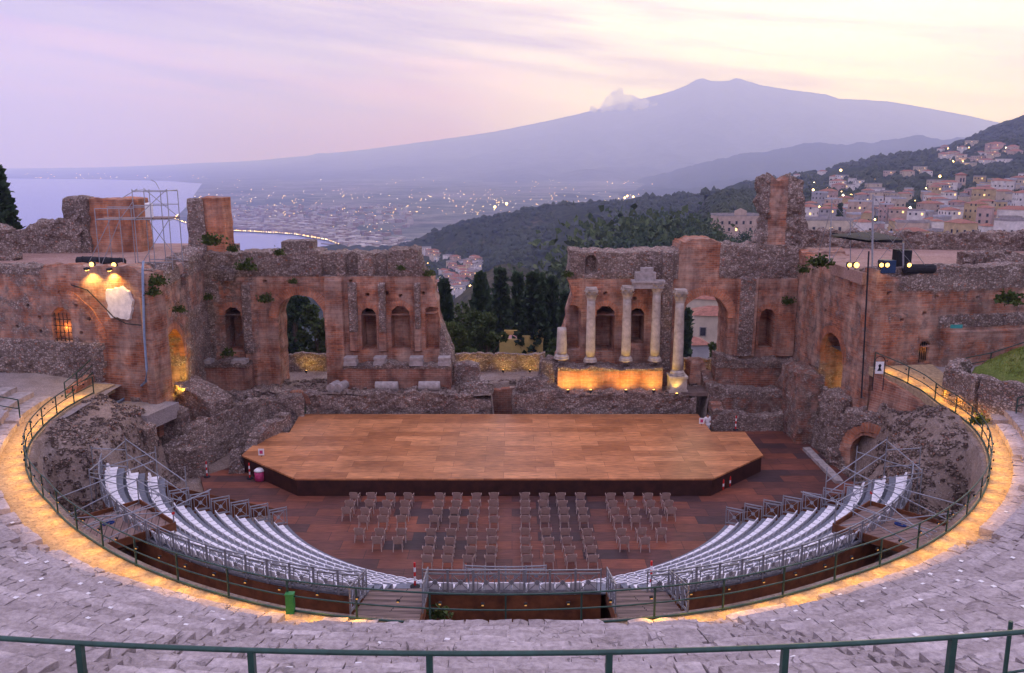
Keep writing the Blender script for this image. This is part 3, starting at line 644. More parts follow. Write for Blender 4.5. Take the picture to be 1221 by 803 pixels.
# coastal town by the bay and its lights
def build_coast_town():
    rng = random.Random(5); vs = []; fs = []; at_r = []
    k = 0
    while k < 1300:
        px, py = rng.uniform(232, 490), rng.uniform(247, 311)
        edge = np.interp(px, [225, 250, 300, 350, 390, 425, 450, 490], [268, 275, 277, 280, 287, 300, 310, 314])
        if py > edge - .8: continue
        if rng.random() > math.exp(-(edge - py) / 11) + (.10 if py < 268 else 0): continue
        p = on(px, py, SEA + 2); w, d, h = rng.uniform(10, 26), rng.uniform(10, 22), rng.uniform(6, 14); a = rng.uniform(0, 1.5); o = len(vs); r = rng.random()
        ca, sa = math.cos(a), math.sin(a)
        for z in (p.z, p.z + h):
            for x, y in ((-w, -d), (w, -d), (w, d), (-w, d)):
                vs.append((p.x + (x * ca - y * sa) / 2, p.y + (x * sa + y * ca) / 2, z)); at_r.append(r)
        fs += [(o + 4, o + 5, o + 6, o + 7)] + [(o + i, o + (i + 1) % 4, o + 4 + (i + 1) % 4, o + 4 + i) for i in range(4)]
        k += 1
    m, nt, b = new_mat('coastal_town_walls'); a = nt.nodes.new('ShaderNodeAttribute'); a.attribute_name = 'rnd'
    nt.links.new(ramp(nt, [(0, (.22, .17, .15)), (.3, (.36, .31, .29)), (.55, (.22, .14, .11)), (.85, (.46, .42, .41))], a.outputs['Fac'], 'CONSTANT'), b.inputs['Base Color'])
    tag(np_mesh('coastal_town', vs, fs, m, attrs={'rnd': at_r}, smooth=False), 'far seaside town of pale blocks around the curved bay', 'town', kind='stuff')
    lights = {0: ([], []), 1: ([], [])}
    def lamp(p, r, c):
        vs, fs = lights[c]; o = len(vs)
        vs += [(p[0] + r * x, p[1] + r * y, p[2] + r * z) for x, y, z in ((1, 0, 0), (-1, 0, 0), (0, 1, 0), (0, -1, 0), (0, 0, 1), (0, 0, -1))]
        fs += [tuple(o + i for i in f) for f in ((0, 2, 4), (2, 1, 4), (1, 3, 4), (3, 0, 4), (2, 0, 5), (1, 2, 5), (3, 1, 5), (0, 3, 5))]
    # promenade
    for i in range(len(COAST_PX) - 7):
        (x0, y0), (x1, y1) = COAST_PX[i + 6], COAST_PX[i + 7]; n = int(abs(x1 - x0) + abs(y1 - y0)) // 3 + 1
        for j in range(n):
            t = (j + rng.random() * .6) / n; p = on(x0 + (x1 - x0) * t, y0 + (y1 - y0) * t - 1.3, SEA + 8); lamp(p, p.y * .00042 * rng.uniform(.6, 1.3), 0 if rng.random() < .8 else 1)
    def scatter(n, x0, x1, y0, y1, s, fn=None):
        k = 0
        while k < n:
            px, py = rng.uniform(x0, x1), rng.uniform(y0, y1)
            if fn and rng.random() > fn(px, py): k += .2; continue
            p = on(px, py, SEA + 7); lamp(p, p.y * .00023 * s * rng.uniform(.4, 1.5), 0 if rng.random() < .72 else 1); k += 1
    scatter(260, 240, 470, 250, 300, 1.0, lambda x, y: 1 if y < np.interp(x, [225, 300, 390, 450], [268, 277, 287, 310]) - 1 else 0)
    scatter(340, 230, 760, 232, 256, 1.0, lambda x, y: .35 + .65 * (vnoise(x * .03, y * .25, 0, 3) > 0))
    scatter(60, 20, 240, 206, 215, .9, lambda x, y: 1.0 if y < 213 else 0)
    scatter(190, 240, 900, 208, 234, .8)
    for px, py in ((604, 243), (590, 247), (755, 235), (748, 234), (745, 236)): lamp(on(px, py, SEA + 20), 6, 0)
    # lights of the hill town and the hamlets
    for x0, x1, y0, y1, n in ((960, 1221, 226, 300, 260), (1120, 1210, 172, 200, 30), (960, 1120, 205, 230, 20), (510, 572, 312, 350, 26), (850, 900, 262, 278, 9)):
        for _ in range(n):
            p, nm = cast(rng.uniform(x0, x1), rng.uniform(y0, y1))
            if p is None or nm in ('volcano', 'sea'): continue
            d = p.length; lamp((p.x, p.y - 2, p.z + rng.uniform(.5, 3)), d * .00045 * rng.choice([.6, .8, 1, 1.4, 2.0, 3.0]), 0 if rng.random() < .8 else 1)
    for c, nm, mt in ((0, 'warm_street_lights', 'citylight'), (1, 'white_street_lights', 'citywhite')):
        tag(np_mesh(nm, lights[c][0], lights[c][1], M[mt], smooth=False), ('countless amber' if c == 0 else 'countless pale') + ' lights of the far coast, plain and hill towns', 'lights', kind='stuff')
    for i, (a, b2) in enumerate((((383, 291), (423, 296)), ((395, 298), (432, 303)))):
        p, q = on(*a, SEA), on(*b2, SEA)
        tag(MB().add([(p.x, p.y - 6, SEA - .5), (q.x, q.y - 6, SEA - .5), (q.x, q.y + 6, SEA - .5), (p.x, p.y + 6, SEA - .5), (p.x, p.y - 3, SEA + 2.5), (q.x, q.y - 3, SEA + 2.5), (q.x, q.y + 3, SEA + 2.5), (p.x, p.y + 3, SEA + 2.5)], [(0, 1, 5, 4), (1, 2, 6, 5), (2, 3, 7, 6), (3, 0, 4, 7), (4, 5, 6, 7)]).build('breakwater', M['rubble_dark']), ('outer' if i == 0 else 'inner') + ' dark stone breakwater lying in the bay', 'breakwater')
build_coast_town()
# lamps of the hill town that glow brightest
# ---- haze: one even body of air
def build_haze():
    m = bpy.data.materials.new('haze'); m.use_nodes = True; nt = m.node_tree; nt.nodes.clear()
    v = nt.nodes.new('ShaderNodeVolumePrincipled'); v.inputs['Color'].default_value = (.49, .56, 1.0, 1); v.inputs['Absorption Color'].default_value = (1, 1, 1, 1); v.inputs['Density'].default_value = HAZE; v.inputs['Anisotropy'].default_value = .35
    o = nt.nodes.new('ShaderNodeOutputMaterial'); nt.links.new(v.outputs[0], o.inputs['Volume'])
    b = MB().box((0, 11100, 1100), (43000, 22900, 2630)).build('haze', m); tag(b, kind='stuff', label='pale lavender evening haze over the coast and the volcano', cat='haze')
    b.visible_shadow = True
HAZE = 1.4e-4
build_haze()
# ================================================================== ruins
def arch_sdf(u, z, uc, half, zs, zb):
    """negative inside an arched opening: springing at zs, bottom at zb"""
    up = np.hypot(u - uc, z - zs) - half
    box = np.maximum(np.abs(u - uc) - half, np.maximum(zb - z, z - zs))
    return np.where(z > zs, np.minimum(up, box), box)
def rect_sdf(u, z, u0, u1, z0, z1):
    return np.maximum(np.maximum(u0 - u, u - u1), np.maximum(z0 - z, z - z1))
def ruin_wall(name, p0, p1, z0, ztop, thick, mat, holes=(), recess=(), rub=None, solid=None, rough=.05, res=.14, seed=0, parent=None, lean=0.0):
    """a masonry wall from p0 to p1 (seen from its right hand side): holes = sdf list, recess = (sdf, depth) list (negative depth projects),
    ztop = [(u, z) ...] broken skyline, rub(u, z) = 0 brick .. 1 rubble"""
    p0, p1 = Vector((p0[0], p0[1])), Vector((p1[0], p1[1])); L = (p1 - p0).length; ux = (p1 - p0) / L; nx = Vector((ux.y, -ux.x))
    zt = max(z for _, z in ztop) + .5
    nu, nz = int(L / res) + 2, int((zt - z0) / res) + 2
    U, Zc = np.meshgrid(np.linspace(0, L, nu), np.linspace(z0, zt, nz), indexing='ij')
    tu = [a for a, _ in ztop]; tz = [b for _, b in ztop]
    def S(u, z):
        t = np.interp(u, tu, tz) + .28 * fbm(u * .9, 0, 0, 4, seed + 1) + .10 * vnoise(u * 3.5, z * 2, 0, seed + 2)
        s = t - z
        for h in holes: s = np.minimum(s, h(u, z) + .05 * vnoise(u * 2.2, z * 2.2, 0, seed + 3))
        if solid: s = np.minimum(s, solid(u, z))
        return s
    s = S(U, Zc); e = res * .25
    gx = (S(U + e, Zc) - S(U - e, Zc)) / (2 * e); gz = (S(U, Zc + e) - S(U, Zc - e)) / (2 * e); g2 = np.maximum(gx * gx + gz * gz, .15)
    near = np.abs(s) < res * .9
    du = np.where(near, np.clip(-s * gx / g2, -res * .5, res * .5), 0); dz = np.where(near, np.clip(-s * gz / g2, -res * .5, res * .5), 0)
    du[0, :] = du[-1, :] = 0; dz[:, 0] = 0
    D = np.zeros_like(U)
    for f, dep in recess:
        r = f(U, Zc); gx = (f(U + e, Zc) - f(U - e, Zc)) / (2 * e); gz = (f(U, Zc + e) - f(U, Zc - e)) / (2 * e); g2 = np.maximum(gx * gx + gz * gz, .2)
        nr = (np.abs(r) < res * .5) & ~near
        du = np.where(nr, np.clip(-r * gx / g2, -res * .5, res * .5), du); dz = np.where(nr, np.clip(-r * gz / g2, -res * .5, res * .5), dz)
        inside = (r < 0) & ~nr
        D = np.where(inside, dep, D)
    U2, Z2 = U + du, Zc + dz
    wx = p0.x + ux.x * U2; wy = p0.y + ux.y * U2
    RB = np.clip((rub(U2, Z2) if rub else 0 * U2) + .17, 0, 1)
    nz_ = fbm(wx * 1.1, wy * 1.1, Z2 * 1.1, 3, seed + 7) * rough * (1.1 + 1.1 * RB) + vnoise(wx * 4.2, wy * 4.2, Z2 * 4.2, seed + 8) * rough * (.15 + 1.5 * RB)
    RBmask = RB > .5
    D = D - nz_ - np.where(RBmask, .06, 0)
    cell = .25 * (s[:-1, :-1] + s[1:, :-1] + s[:-1, 1:] + s[1:, 1:]) > 0
    used = np.zeros((nu, nz), bool)
    for a, b in ((slice(None, -1), slice(None, -1)), (slice(1, None), slice(None, -1)), (slice(None, -1), slice(1, None)), (slice(1, None), slice(1, None))): used[a, b] |= cell
    idx = -np.ones((nu, nz), int); idx[used] = np.arange(used.sum()); N = used.sum()
    leanv = lean * (Z2 - z0)
    def pts(d, u, z): return np.stack([p0.x + ux.x * u - nx.x * d, p0.y + ux.y * u - nx.y * d, z], -1)
    A = pts((D + leanv)[used], U2[used], Z2[used])
    Bd = thick + .06 * vnoise(wx * 1.3, wy * 1.3, Z2 * 1.3, seed + 11)
    B = pts((Bd + leanv)[used], U2[used], Z2[used])
    uv = [np.stack([U2[used], Z2[used]], -1), np.stack([U2[used] + 3.1, Z2[used]], -1)]; rb = [RB[used], RB[used]]
    ci, cj = np.nonzero(cell)
    q = np.stack([idx[ci, cj], idx[ci + 1, cj], idx[ci + 1, cj + 1], idx[ci, cj + 1]], -1)
    faces = [q, q[:, ::-1] + N]
    pad = np.zeros((nu + 1, nz + 1), bool); pad[1:nu, 1:nz] = cell
    edges = []
    for i, j in zip(ci, cj):
        if not pad[i + 1, j]: edges.append(((i, j), (i + 1, j)))             # below
        if not pad[i + 1, j + 2]: edges.append(((i + 1, j + 1), (i, j + 1)))  # above
        if not pad[i, j + 1]: edges.append(((i, j + 1), (i, j)))             # left
        if not pad[i + 2, j + 1]: edges.append(((i + 1, j), (i + 1, j + 1)))  # right
    k = max(1, int(round(thick / .35))); colv = {}; extra = []; euv = []; erb = []
    base = 2 * N
    for ed in edges:
        for v in ed:
            if v in colv: continue
            a, b = A[idx[v]], B[idx[v]]; ids = [idx[v]]
            for m_ in range(1, k):
                t = m_ / k; P = a * (1 - t) + b * t; ids.append(base + len(extra))
                w = rough * (1.2 if RB[v] < .5 else 2.2) + .02
                P = P + np.array([vnoise(P[0] * 2.3, P[1] * 2.3, P[2] * 2.3, seed + c) for c in (21, 22, 23)]) * w
                extra.append(P); euv.append((U2[v] + t * thick, Z2[v])); erb.append(RB[v])
            ids.append(idx[v] + N); colv[v] = ids
    side = []
    for a, b in edges:
        ca, cb = colv[a], colv[b]
        for m_ in range(k): side.append((ca[m_], ca[m_ + 1], cb[m_ + 1], cb[m_]))
    V = [A, B] + ([np.array(extra)] if extra else [])
    UVs = uv + ([np.array(euv)] if extra else []); RBs = rb + ([np.array(erb)] if extra else [])
    F = np.concatenate([f for f in faces] + ([np.array(side)] if side else []))
    return np_mesh(name, np.concatenate(V), F, mat, parent, uv=np.concatenate(UVs), attrs={'rub': np.concatenate(RBs)}, smooth=True, sharp=42, origin=(p0.x, p0.y, z0) if parent is None else parent.location)
def rough_box(name, c, size, rz=0, mat=None, res=.22, amp=.10, seed=0, parent=None, taper=0, rub=1.0, rnd=.35, top=None):
    """a block of broken masonry with an uneven surface; c = centre of its base"""
    n = [max(2, int(s / res) + 1) for s in size]; vid = {}; vs = []; fs = []
    def V(i, j, k):
        if (i, j, k) not in vid:
            vid[(i, j, k)] = len(vs); vs.append((i / n[0] - .5, j / n[1] - .5, k / n[2]))
        return vid[(i, j, k)]
    for i in range(n[0]):
        for j in range(n[1]):
            fs.append((V(i, j, n[2]), V(i + 1, j, n[2]), V(i + 1, j + 1, n[2]), V(i, j + 1, n[2])))
    for i in range(n[0]):
        for k in range(n[2]):
            fs.append((V(i, 0, k), V(i + 1, 0, k), V(i + 1, 0, k + 1), V(i, 0, k + 1))); fs.append((V(i + 1, n[1], k), V(i, n[1], k), V(i, n[1], k + 1), V(i + 1, n[1], k + 1)))
    for j in range(n[1]):
        for k in range(n[2]):
            fs.append((V(0, j + 1, k), V(0, j, k), V(0, j, k + 1), V(0, j + 1, k + 1))); fs.append((V(n[0], j, k), V(n[0], j + 1, k), V(n[0], j + 1, k + 1), V(n[0], j, k + 1)))
    P = np.array(vs); x, y, z = P[:, 0] * size[0] * (1 - taper * P[:, 2]), P[:, 1] * size[1] * (1 - taper * P[:, 2]), P[:, 2] * size[2]
    ca, sa = math.cos(rz), math.sin(rz); X = c[0] + x * ca - y * sa; Y = c[1] + x * sa + y * ca; Z = c[2] + z
    if top is not None: Z = c[2] + z * np.clip(top(x, y), .05, 2)
    Z = Z - P[:, 2] ** 3 * rnd * (np.maximum(np.abs(P[:, 0]), np.abs(P[:, 1])) * 2) ** 4 * .6
    for a, s in ((.9, .8), (3.2, .7)):
        X = X + amp * s * vnoise(X * a, Y * a, Z * a, seed + 1); Y = Y + amp * s * vnoise(X * a, Y * a, Z * a, seed + 2); Z = Z + P[:, 2] * amp * s * vnoise(X * a, Y * a, Z * a + 9, seed + 3)
    uv = np.stack([P[:, 0] * size[0] + P[:, 1] * size[1], Z], -1)
    rb = np.full(len(P), rub) if not callable(rub) else rub(P)
    return np_mesh(name, np.stack([X, Y, Z], -1), fs, mat or M['rubble'], parent, uv=uv, attrs={'rub': rb}, smooth=True, sharp=50, origin=tuple(c) if parent is None else parent.location)

def r_in(d):                                                        # the ring walk: inner and outer edge, height
    return float(np.interp(d, [-92, -84, -70, -61, -49, -38, -27, -16, 0, 16, 27, 38, 49, 61, 76, 84, 90, 94, 97.6], [25.2, 25.35, 25.4, 25.25, 24.95, 25.15, 25.52, 25.9, 25.92, 25.9, 25.62, 25.6, 25.5, 25.45, 25.5, 25.35, 24.9, 24.2, 23.4]))
def r_out(d):
    return float(np.interp(abs(d), [0, 6, 15, 25, 33, 47, 60, 76, 90, 100], [26.02, 26.2, 26.6, 26.5, 26.57, 26.4, 26.35, 26.6, 27.2, 27.4]))
def z_ring(d): return 5.5 + (1.0 * (d - 86) / 11.6 if d > 86 else 0)
# ---------------------------------------------------------------- ground inside and behind the theatre
def build_grounds():
    # broken ground between the ring walk and the grandstand, and the hollow under it
    th = np.radians(np.linspace(-118, 118, 340)); rr = np.linspace(12, 25.05, 54)
    T, Rr = np.meshgrid(th, rr, indexing='ij'); RO = np.array([r_in(math.degrees(q)) - .10 for q in th])[:, None]; RX = 12 + (Rr - 12) / 13.05 * (RO - 12)
    X = CEN.x + RX * np.sin(T); Y = CEN.y - RX * np.cos(T)
    deg = np.abs(np.degrees(T))
    pit = np.where(Rr > 24.6, 5.45, np.where(Rr > 20.8, 2.2 + .5 * fbm(X * .6, Y * .6, 0, 3, 3), -.25))
    bank = np.interp(Rr, [12, 19.5, 20.5, 22.0, 24.0, 25.05], [-.25, -.25, .6, 3.6, 5.1, 5.42]) + np.clip((Rr - 19.6), 0, 1) * (.55 * fbm(X * .5, Y * .5, 0, 4, 5) + .18 * vnoise(X * 2.2, Y * 2.2, 0, 6))
    w = np.clip((deg - 69) / 5, 0, 1); Z = pit * (1 - w) + bank * w
    left = (T < 0)
    fl = np.interp(Rr, [12, 21.0, 21.4, 22, 25.05], [-.25, -.25, 2.8, 4.6, 5.45]) + np.clip((Rr - 21), 0, 1) * .3 * fbm(X * .6, Y * .6, 0, 4, 8)
    w2 = np.where(left, np.clip((deg - 70) / 6, 0, 1), 0); Z = Z * (1 - w2) + fl * w2
    lim = np.interp(Rr, [12, 22.0, 23.4, 25.05], [80, 83, 90, 97]); w3 = np.where(~left, np.clip((deg - lim) / 5, 0, 1), np.clip((deg - 92) / 5, 0, 1))
    Z = np.where(~left, Z - np.clip((deg - 84) / 5, 0, 1) * np.clip((Rr - 21.5) / 1.5, 0, 1) * .75, Z)
    Z = Z * (1 - w3) + (-.25) * w3
    o = np_mesh('rubble_bank', np.stack([X, Y, Z], -1).reshape(-1, 3), grid_faces(340, 54)[:, ::-1], M['dirt']); tag(o, kind='structure')
    tag(MB().prism([(-24, 40), (24, 40), (24, 66), (-24, 66)], -.6, -.30).build('ruin_ground', M['gravel']), kind='structure')
    # brick podium ground behind the stage and under the scene wall
    xs = np.linspace(-24, 24, 200); ys = np.linspace(61.8, 80, 70); Yg, Xg = np.meshgrid(ys, xs, indexing='ij')
    Z = 2.35 + .25 * fbm(Xg * .5, Yg * .5, 0, 4, 12) - np.clip((Yg - 66.5) / 3.5, 0, 1) * 1.9 - np.clip((Yg - 78) / 2, 0, 1) * 3
    gap = (np.abs(Xg + .6) < .9) & (Yg < 66); gap |= (np.abs(Xg - 13.9) < .55) & (Yg < 64.4); Z = np.where(gap, -.25, Z)
    tag(np_mesh('podium_ground', np.stack([Xg, Yg, Z], -1).reshape(-1, 3), grid_faces(70, 200)[:, ::-1], M['dirt']), kind='structure')
    # terraces outside the ring, left and right
    for sgn, nm in ((-1, 'terrace'), (1, 'terrace')):
        xs = np.linspace(24.9 if sgn < 0 else 22.9, 60, 80) * sgn; ys = np.linspace(44, 64, 50); Yg, Xg = np.meshgrid(ys, xs, indexing='ij')
        lo = np.interp(Yg, [44, 49.6, 51, 52.5, 54, 64], [25.6, 25.3, 24.6, 23.6, 22.9, 22.9]) if sgn > 0 else 24.9; Xg = np.where(sgn * Xg < lo, sgn * lo, Xg)
        Z = 5.38 + (np.clip((Yg - 48.5) / 4.5, 0, 1) * 1.0 if sgn > 0 else np.clip((np.abs(Xg) - 25) / 9, 0, 1) * np.clip((Yg - 47.5) / 5, 0, 1) * .7) + .05 * fbm(Xg, Yg, 0, 3, 4)
        f = grid_faces(50, 80); tag(np_mesh(nm, np.stack([Xg, Yg, Z], -1).reshape(-1, 3), f[:, ::-1] if sgn > 0 else f, M['gravel']), kind='structure')
build_grounds()

# ---------------------------------------------------------------- the scene wall, left half
def px_u(p0, Y): return lambda x: at(x, 400, Y).x - p0
YS = 65.0
def pz(x, y, Y=YS): return at(x, y, Y).z
def build_scene_left():
    x0 = -23.3; u = lambda x: at(x, 380, YS).x - x0; z = lambda y: pz(400, y)
    L = u(541)
    t = thing('scene_wall', 'left half of the red brick scene wall with one tall open archway', 'ruined wall', (x0, YS, 1.2))
    top = [(0, z(303)), (u(286), z(303)), (u(289), z(300)), (u(330), z(301)), (u(335), z(300)), (u(384), z(302)), (u(387), z(304)), (u(402), z(303)), (u(404), z(303)), (u(464), z(303)), (u(466), z(299)), (u(500), z(298)), (u(503), z(318)), (u(516), z(332)), (u(518), z(344)), (L + .2, z(400))]
    edge = lambda U, Z: np.interp(Z, [z(470), z(424), z(415), z(385), z(355), z(336), z(318)], [u(541), u(540), u(534), u(522.5), u(519), u(518), u(507)]) - U + .14 * vnoise(Z * 1.8, 0, 0, 77)
    big = lambda U, Z: arch_sdf(U, Z, (u(331) + u(387)) / 2, (u(387) - u(331)) / 2, z(379), 1.0)
    niche = [lambda U, Z: arch_sdf(U, Z, u(278), u(288) - u(278), z(376), z(420)), lambda U, Z: arch_sdf(U, Z, u(439.6), u(448.6) - u(439.6), z(376), z(417)),
             lambda U, Z: arch_sdf(U, Z, u(477.5), u(489) - u(477.5), z(376), z(417)), lambda U, Z: arch_sdf(U, Z, u(515), u(521) - u(515) + .15, z(374), z(417))]
    rec = [(niche[0], 1.9), (niche[1], 1.9), (niche[2], .9), (niche[3], .9)]
    holes_px = [(439, 352), (478, 353), (462, 305 + 45), (400, 352), (420, 336), (318, 336), (505, 350)]
    for hx, hy in holes_px: rec.append((lambda U, Z, a=u(hx), b=z(hy): rect_sdf(U, Z, a - .16, a + .16, b - .15, b + .15), .5))
    for a, b in ((385.5, 403), (414, 429), (447, 465)): rec.append((lambda U, Z, a=u(a), b=u(b): rect_sdf(U, Z, a, b, z(330), z(300)), .55))
    for a, b, c, d in ((289, 307, 336, 470), (388, 411, 332, 470), (415.5, 428, 336, 420), (450.5, 461.5, 336, 420), (492, 503, 338, 420)):
        rec.append((lambda U, Z, a=u(a), b=u(b), c=z(c), d=z(d): rect_sdf(U, Z, a, b, d, c), -.30))
    strips = [(416.5, 426.5, 338, 396), (452, 461, 338, 396), (494.5, 501.5, 338, 392), (291, 300, 340, 420), (250, 262, 335, 360)]
    def rub(U, Z):
        r = np.clip((Z - z(331)) / .25, 0, 1) * .95
        for a, b, c, d in strips: r = np.maximum(r, np.where((U > u(a)) & (U < u(b)) & (Z < z(c)) & (Z > z(d)), .95, 0))
        r = np.maximum(r, np.clip((U - u(519)) / .5, 0, 1) * .5 * (Z < z(385)))
        r = np.maximum(r, .30 * (U < u(310)) * (Z > z(420)))
        return np.maximum(r, np.clip((u(262) - U) / 1.0, 0, .6))
    w = ruin_wall('wall', (x0, YS), (x0 + L, YS), 1.2, top, 2.6, M['brick'], [big], rec, rub, edge, .05, .13, 100, t)
    # brick arch ring standing a little proud
    arch_ring('arch_ring', t, Vector((x0, YS, 0)), Vector((1, 0)), (u(331) + u(387)) / 2, z(379), (u(387) - u(331)) / 2, .62, .14)
    for nx_, hw, zz in ((278, 10, 376), (439.6, 9, 376), (477.5, 11.5, 376)):
        arch_ring('niche_ring', t, Vector((x0, YS, 0)), Vector((1, 0)), u(nx_), z(zz), (hw) / 15.4, .38, .05)
    rough_box('attic_block', (x0 + (u(331) + u(382)) / 2, YS + 1.0, z(318)), (u(382) - u(331), 1.6, z(303) - z(318) + .4), 0, M['rubble'], .2, .05, 3, t)
    rough_box('attic_block', (x0 + (u(339) + u(376)) / 2, YS + 1.0, z(304)), (u(376) - u(339), 1.7, z(287.5) - z(304)), 0, M['rubble'], .2, .05, 4, t, rnd=.12)
    rough_box('attic_block', (x0 + (u(267) + u(284)) / 2, YS + .2, z(334)), (u(284) - u(267), 1.4, .9), 0, M['rubble'], .2, .08, 5, t)
    # projecting podiums with the pedestal blocks that carried columns
    zt = z(431)
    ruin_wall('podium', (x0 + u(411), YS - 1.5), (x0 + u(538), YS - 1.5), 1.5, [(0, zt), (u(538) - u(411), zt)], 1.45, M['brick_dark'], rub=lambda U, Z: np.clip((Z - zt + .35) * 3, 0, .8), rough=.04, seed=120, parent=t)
    for a, b in ((412, 427), (447, 462), (489.5, 505.3), (523, 537.5)):
        c = (x0 + (u(a) + u(b)) / 2, YS - 1.0, zt - .02); wd = u(b) - u(a)
        MB().box((c[0], c[1], zt + .12), (wd, 1.0, .28)).box((c[0], c[1], zt + .36), (wd * .9, .9, .2)).box((c[0], c[1], zt + .52), (wd * .97, .96, .14)).build('pedestal', M['marble_grey'], t, origin=t.location)
    zt2 = z(427)
    ruin_wall('podium', (x0 + u(244), YS - 2.0), (x0 + u(301), YS - 2.0), 1.5, [(0, zt2), (u(301) - u(244), zt2)], 2.0, M['brick_dark'], rub=lambda U, Z: np.clip((Z - zt2 + .4) * 3, 0, .9), rough=.06, seed=125, parent=t)
    for a, b in ((244, 258), (282, 299)):
        MB().box((x0 + (u(a) + u(b)) / 2, YS - 1.5, zt2 + .1), (u(b) - u(a), .9, .3)).build('pedestal', M['marble_grey'], t, origin=t.location)
def arch_ring(name, parent, o, ux, uc, zs, r, wid, proud, a0=0, a1=180, mat=None, n=26):
    """a ring of long bricks set on edge round an arch"""
    vs = []; fs = []; uv = []; nrm = Vector((ux.y, -ux.x))
    for i in range(n + 1):
        a = R_(a0 + (a1 - a0) * i / n)
        for rr, d in ((r - .03, -.3), (r - .03, proud), (r + wid, proud), (r + wid, -.3)):
            wob = .03 * math.sin(i * 7.3 + rr * 5)
            uu = uc - (rr + wob) * math.cos(a); zz = zs + (rr + wob) * math.sin(a)
            vs.append((o.x + ux.x * uu + nrm.x * d, o.y + ux.y * uu + nrm.y * d, zz)); uv.append((rr, r * a))
    for i in range(n):
        for j in range(4): fs.append((i * 4 + j, i * 4 + (j + 1) % 4, i * 4 + 4 + (j + 1) % 4, i * 4 + 4 + j))
    fs += [(3, 2, 1, 0), (n * 4, n * 4 + 1, n * 4 + 2, n * 4 + 3)]
    return np_mesh(name, vs, fs, mat or M['brick_plain'], parent, uv=uv, attrs={'rub': np.zeros(len(vs))}, smooth=False, origin=parent.location)
build_scene_left()
# ---------------------------------------------------------------- the scene wall, right half
def build_scene_right():
    x0 = at(662, 400, YS).x; u = lambda x: at(x, 380, YS).x - x0; z = lambda y: pz(800, y)
    L = u(951)
    t = thing('scene_wall', 'right half of the brick scene wall with niches behind standing marble columns', 'ruined wall', (x0, YS, 1.2))
    top = [(0, z(302)), (u(677), z(301)), (u(700), z(300)), (u(740), z(302)), (u(770), z(300)), (u(806), z(299)), (u(809), z(288)), (u(855), z(287)), (u(858), z(292)), (u(900), z(293)), (L + .2, z(292))]
    edge = lambda U, Z: U - np.interp(Z, [z(470), z(432), z(410), z(374), z(355), z(332), z(300)], [u(663), u(664), u(672), u(676), u(683), u(677.5), u(677)]) + .14 * vnoise(Z * 1.8, 0, 0, 79)
    big = lambda U, Z: arch_sdf(U, Z, (u(813) + u(868)) / 2, (u(868) - u(813)) / 2, z(379), 1.0)
    dep = lambda U, Z: rect_sdf(U, Z, u(815), u(830), 0, z(452))
    rec = [(lambda U, Z: arch_sdf(U, Z, u(684), u(693) - u(684), z(373), z(418)), 1.2), (lambda U, Z: arch_sdf(U, Z, u(721.7), u(733.2) - u(721.7), z(376), z(420)), 2.0), (lambda U, Z: arch_sdf(U, Z, u(759.7), u(768.5) - u(759.7), z(376), z(410)), 2.0),
           (lambda U, Z: arch_sdf(U, Z, u(915), u(924) - u(915), z(377), z(416)), 1.8), (lambda U, Z: arch_sdf(U, Z, u(703.5), u(711) - u(703.5), z(312), z(327)), .7)]
    for hx, hy in ((721, 382 - 32), (756, 356), (757, 344), (900, 350), (880, 341)): rec.append((lambda U, Z, a=u(hx), b=z(hy): rect_sdf(U, Z, a - .16, a + .16, b - .15, b + .15), .5))
    for a, b, c, d in ((786, 802, 300, 470), (876, 903, 330, 425), (928, 948, 330, 425)): rec.append((lambda U, Z, a=u(a), b=u(b), c=z(c), d=z(d): rect_sdf(U, Z, a, b, d, c), -.32))
    def rub(U, Z):
        r = np.where(U < u(806), np.clip((Z - z(334)) / .25, 0, 1), 0) * .95
        r = np.maximum(r, np.where(U > u(856), np.clip((Z - z(334)) / .4, 0, 1) * .9, 0))
        r = np.maximum(r, np.where((U > u(880)) & (U < u(898)) & (Z > z(425)), .55, 0))
        return np.maximum(r, np.where((U > u(787)) & (U < u(800)) & (Z > z(440)), .5, 0))
    ruin_wall('wall', (x0, YS), (x0 + L, YS), 1.2, top, 3.2, M['brick'], [big], rec, rub, edge, .05, .13, 200, t)
    arch_ring('arch_ring', t, Vector((x0, YS, 0)), Vector((1, 0)), (u(813) + u(868)) / 2, z(379), (u(868) - u(813)) / 2, .62, .14)
    for nx_, hw, zz in ((721.7, 11.5, 376), (759.7, 8.8, 376), (915, 9, 377)):
        arch_ring('niche_ring', t, Vector((x0, YS, 0)), Vector((1, 0)), u(nx_), z(zz), hw / 15.4, .38, .05)
    zt = z(431.5)
    ruin_wall('podium', (x0 + u(664), YS - 2.0), (x0 + u(787), YS - 2.0), 1.5, [(0, zt), (u(787) - u(664), zt)], 1.95, M['brick_plain'], rub=lambda U, Z: np.clip((Z - zt + .35) * 3, 0, .8), rough=.035, seed=220, parent=t)
    rough_box('fallen_jamb', (x0 + u(834), YS + .6, 1.6), (1.5, 1.8, 2.7), .15, M['brick'], .2, .1, 9, t, .25, .3)
    # fragment of the entablature resting on the columns
    zz = z(341); cx = x0 + u(768)
    b = MB(); b.box((cx, YS - 1.2, zz + .22), (u(786) - u(751), .9, .42)).box((cx, YS - 1.25, zz + .52), (u(786) - u(751) + .2, 1.05, .16)); b.box((cx - .2, YS - 1.2, zz + .9), (1.5, .7, .6)); b.box((cx - .1, YS - 1.2, zz + 1.35), (.9, .6, .35)); b.build('entablature', M['marble_grey'], t, origin=t.location)
build_scene_right()
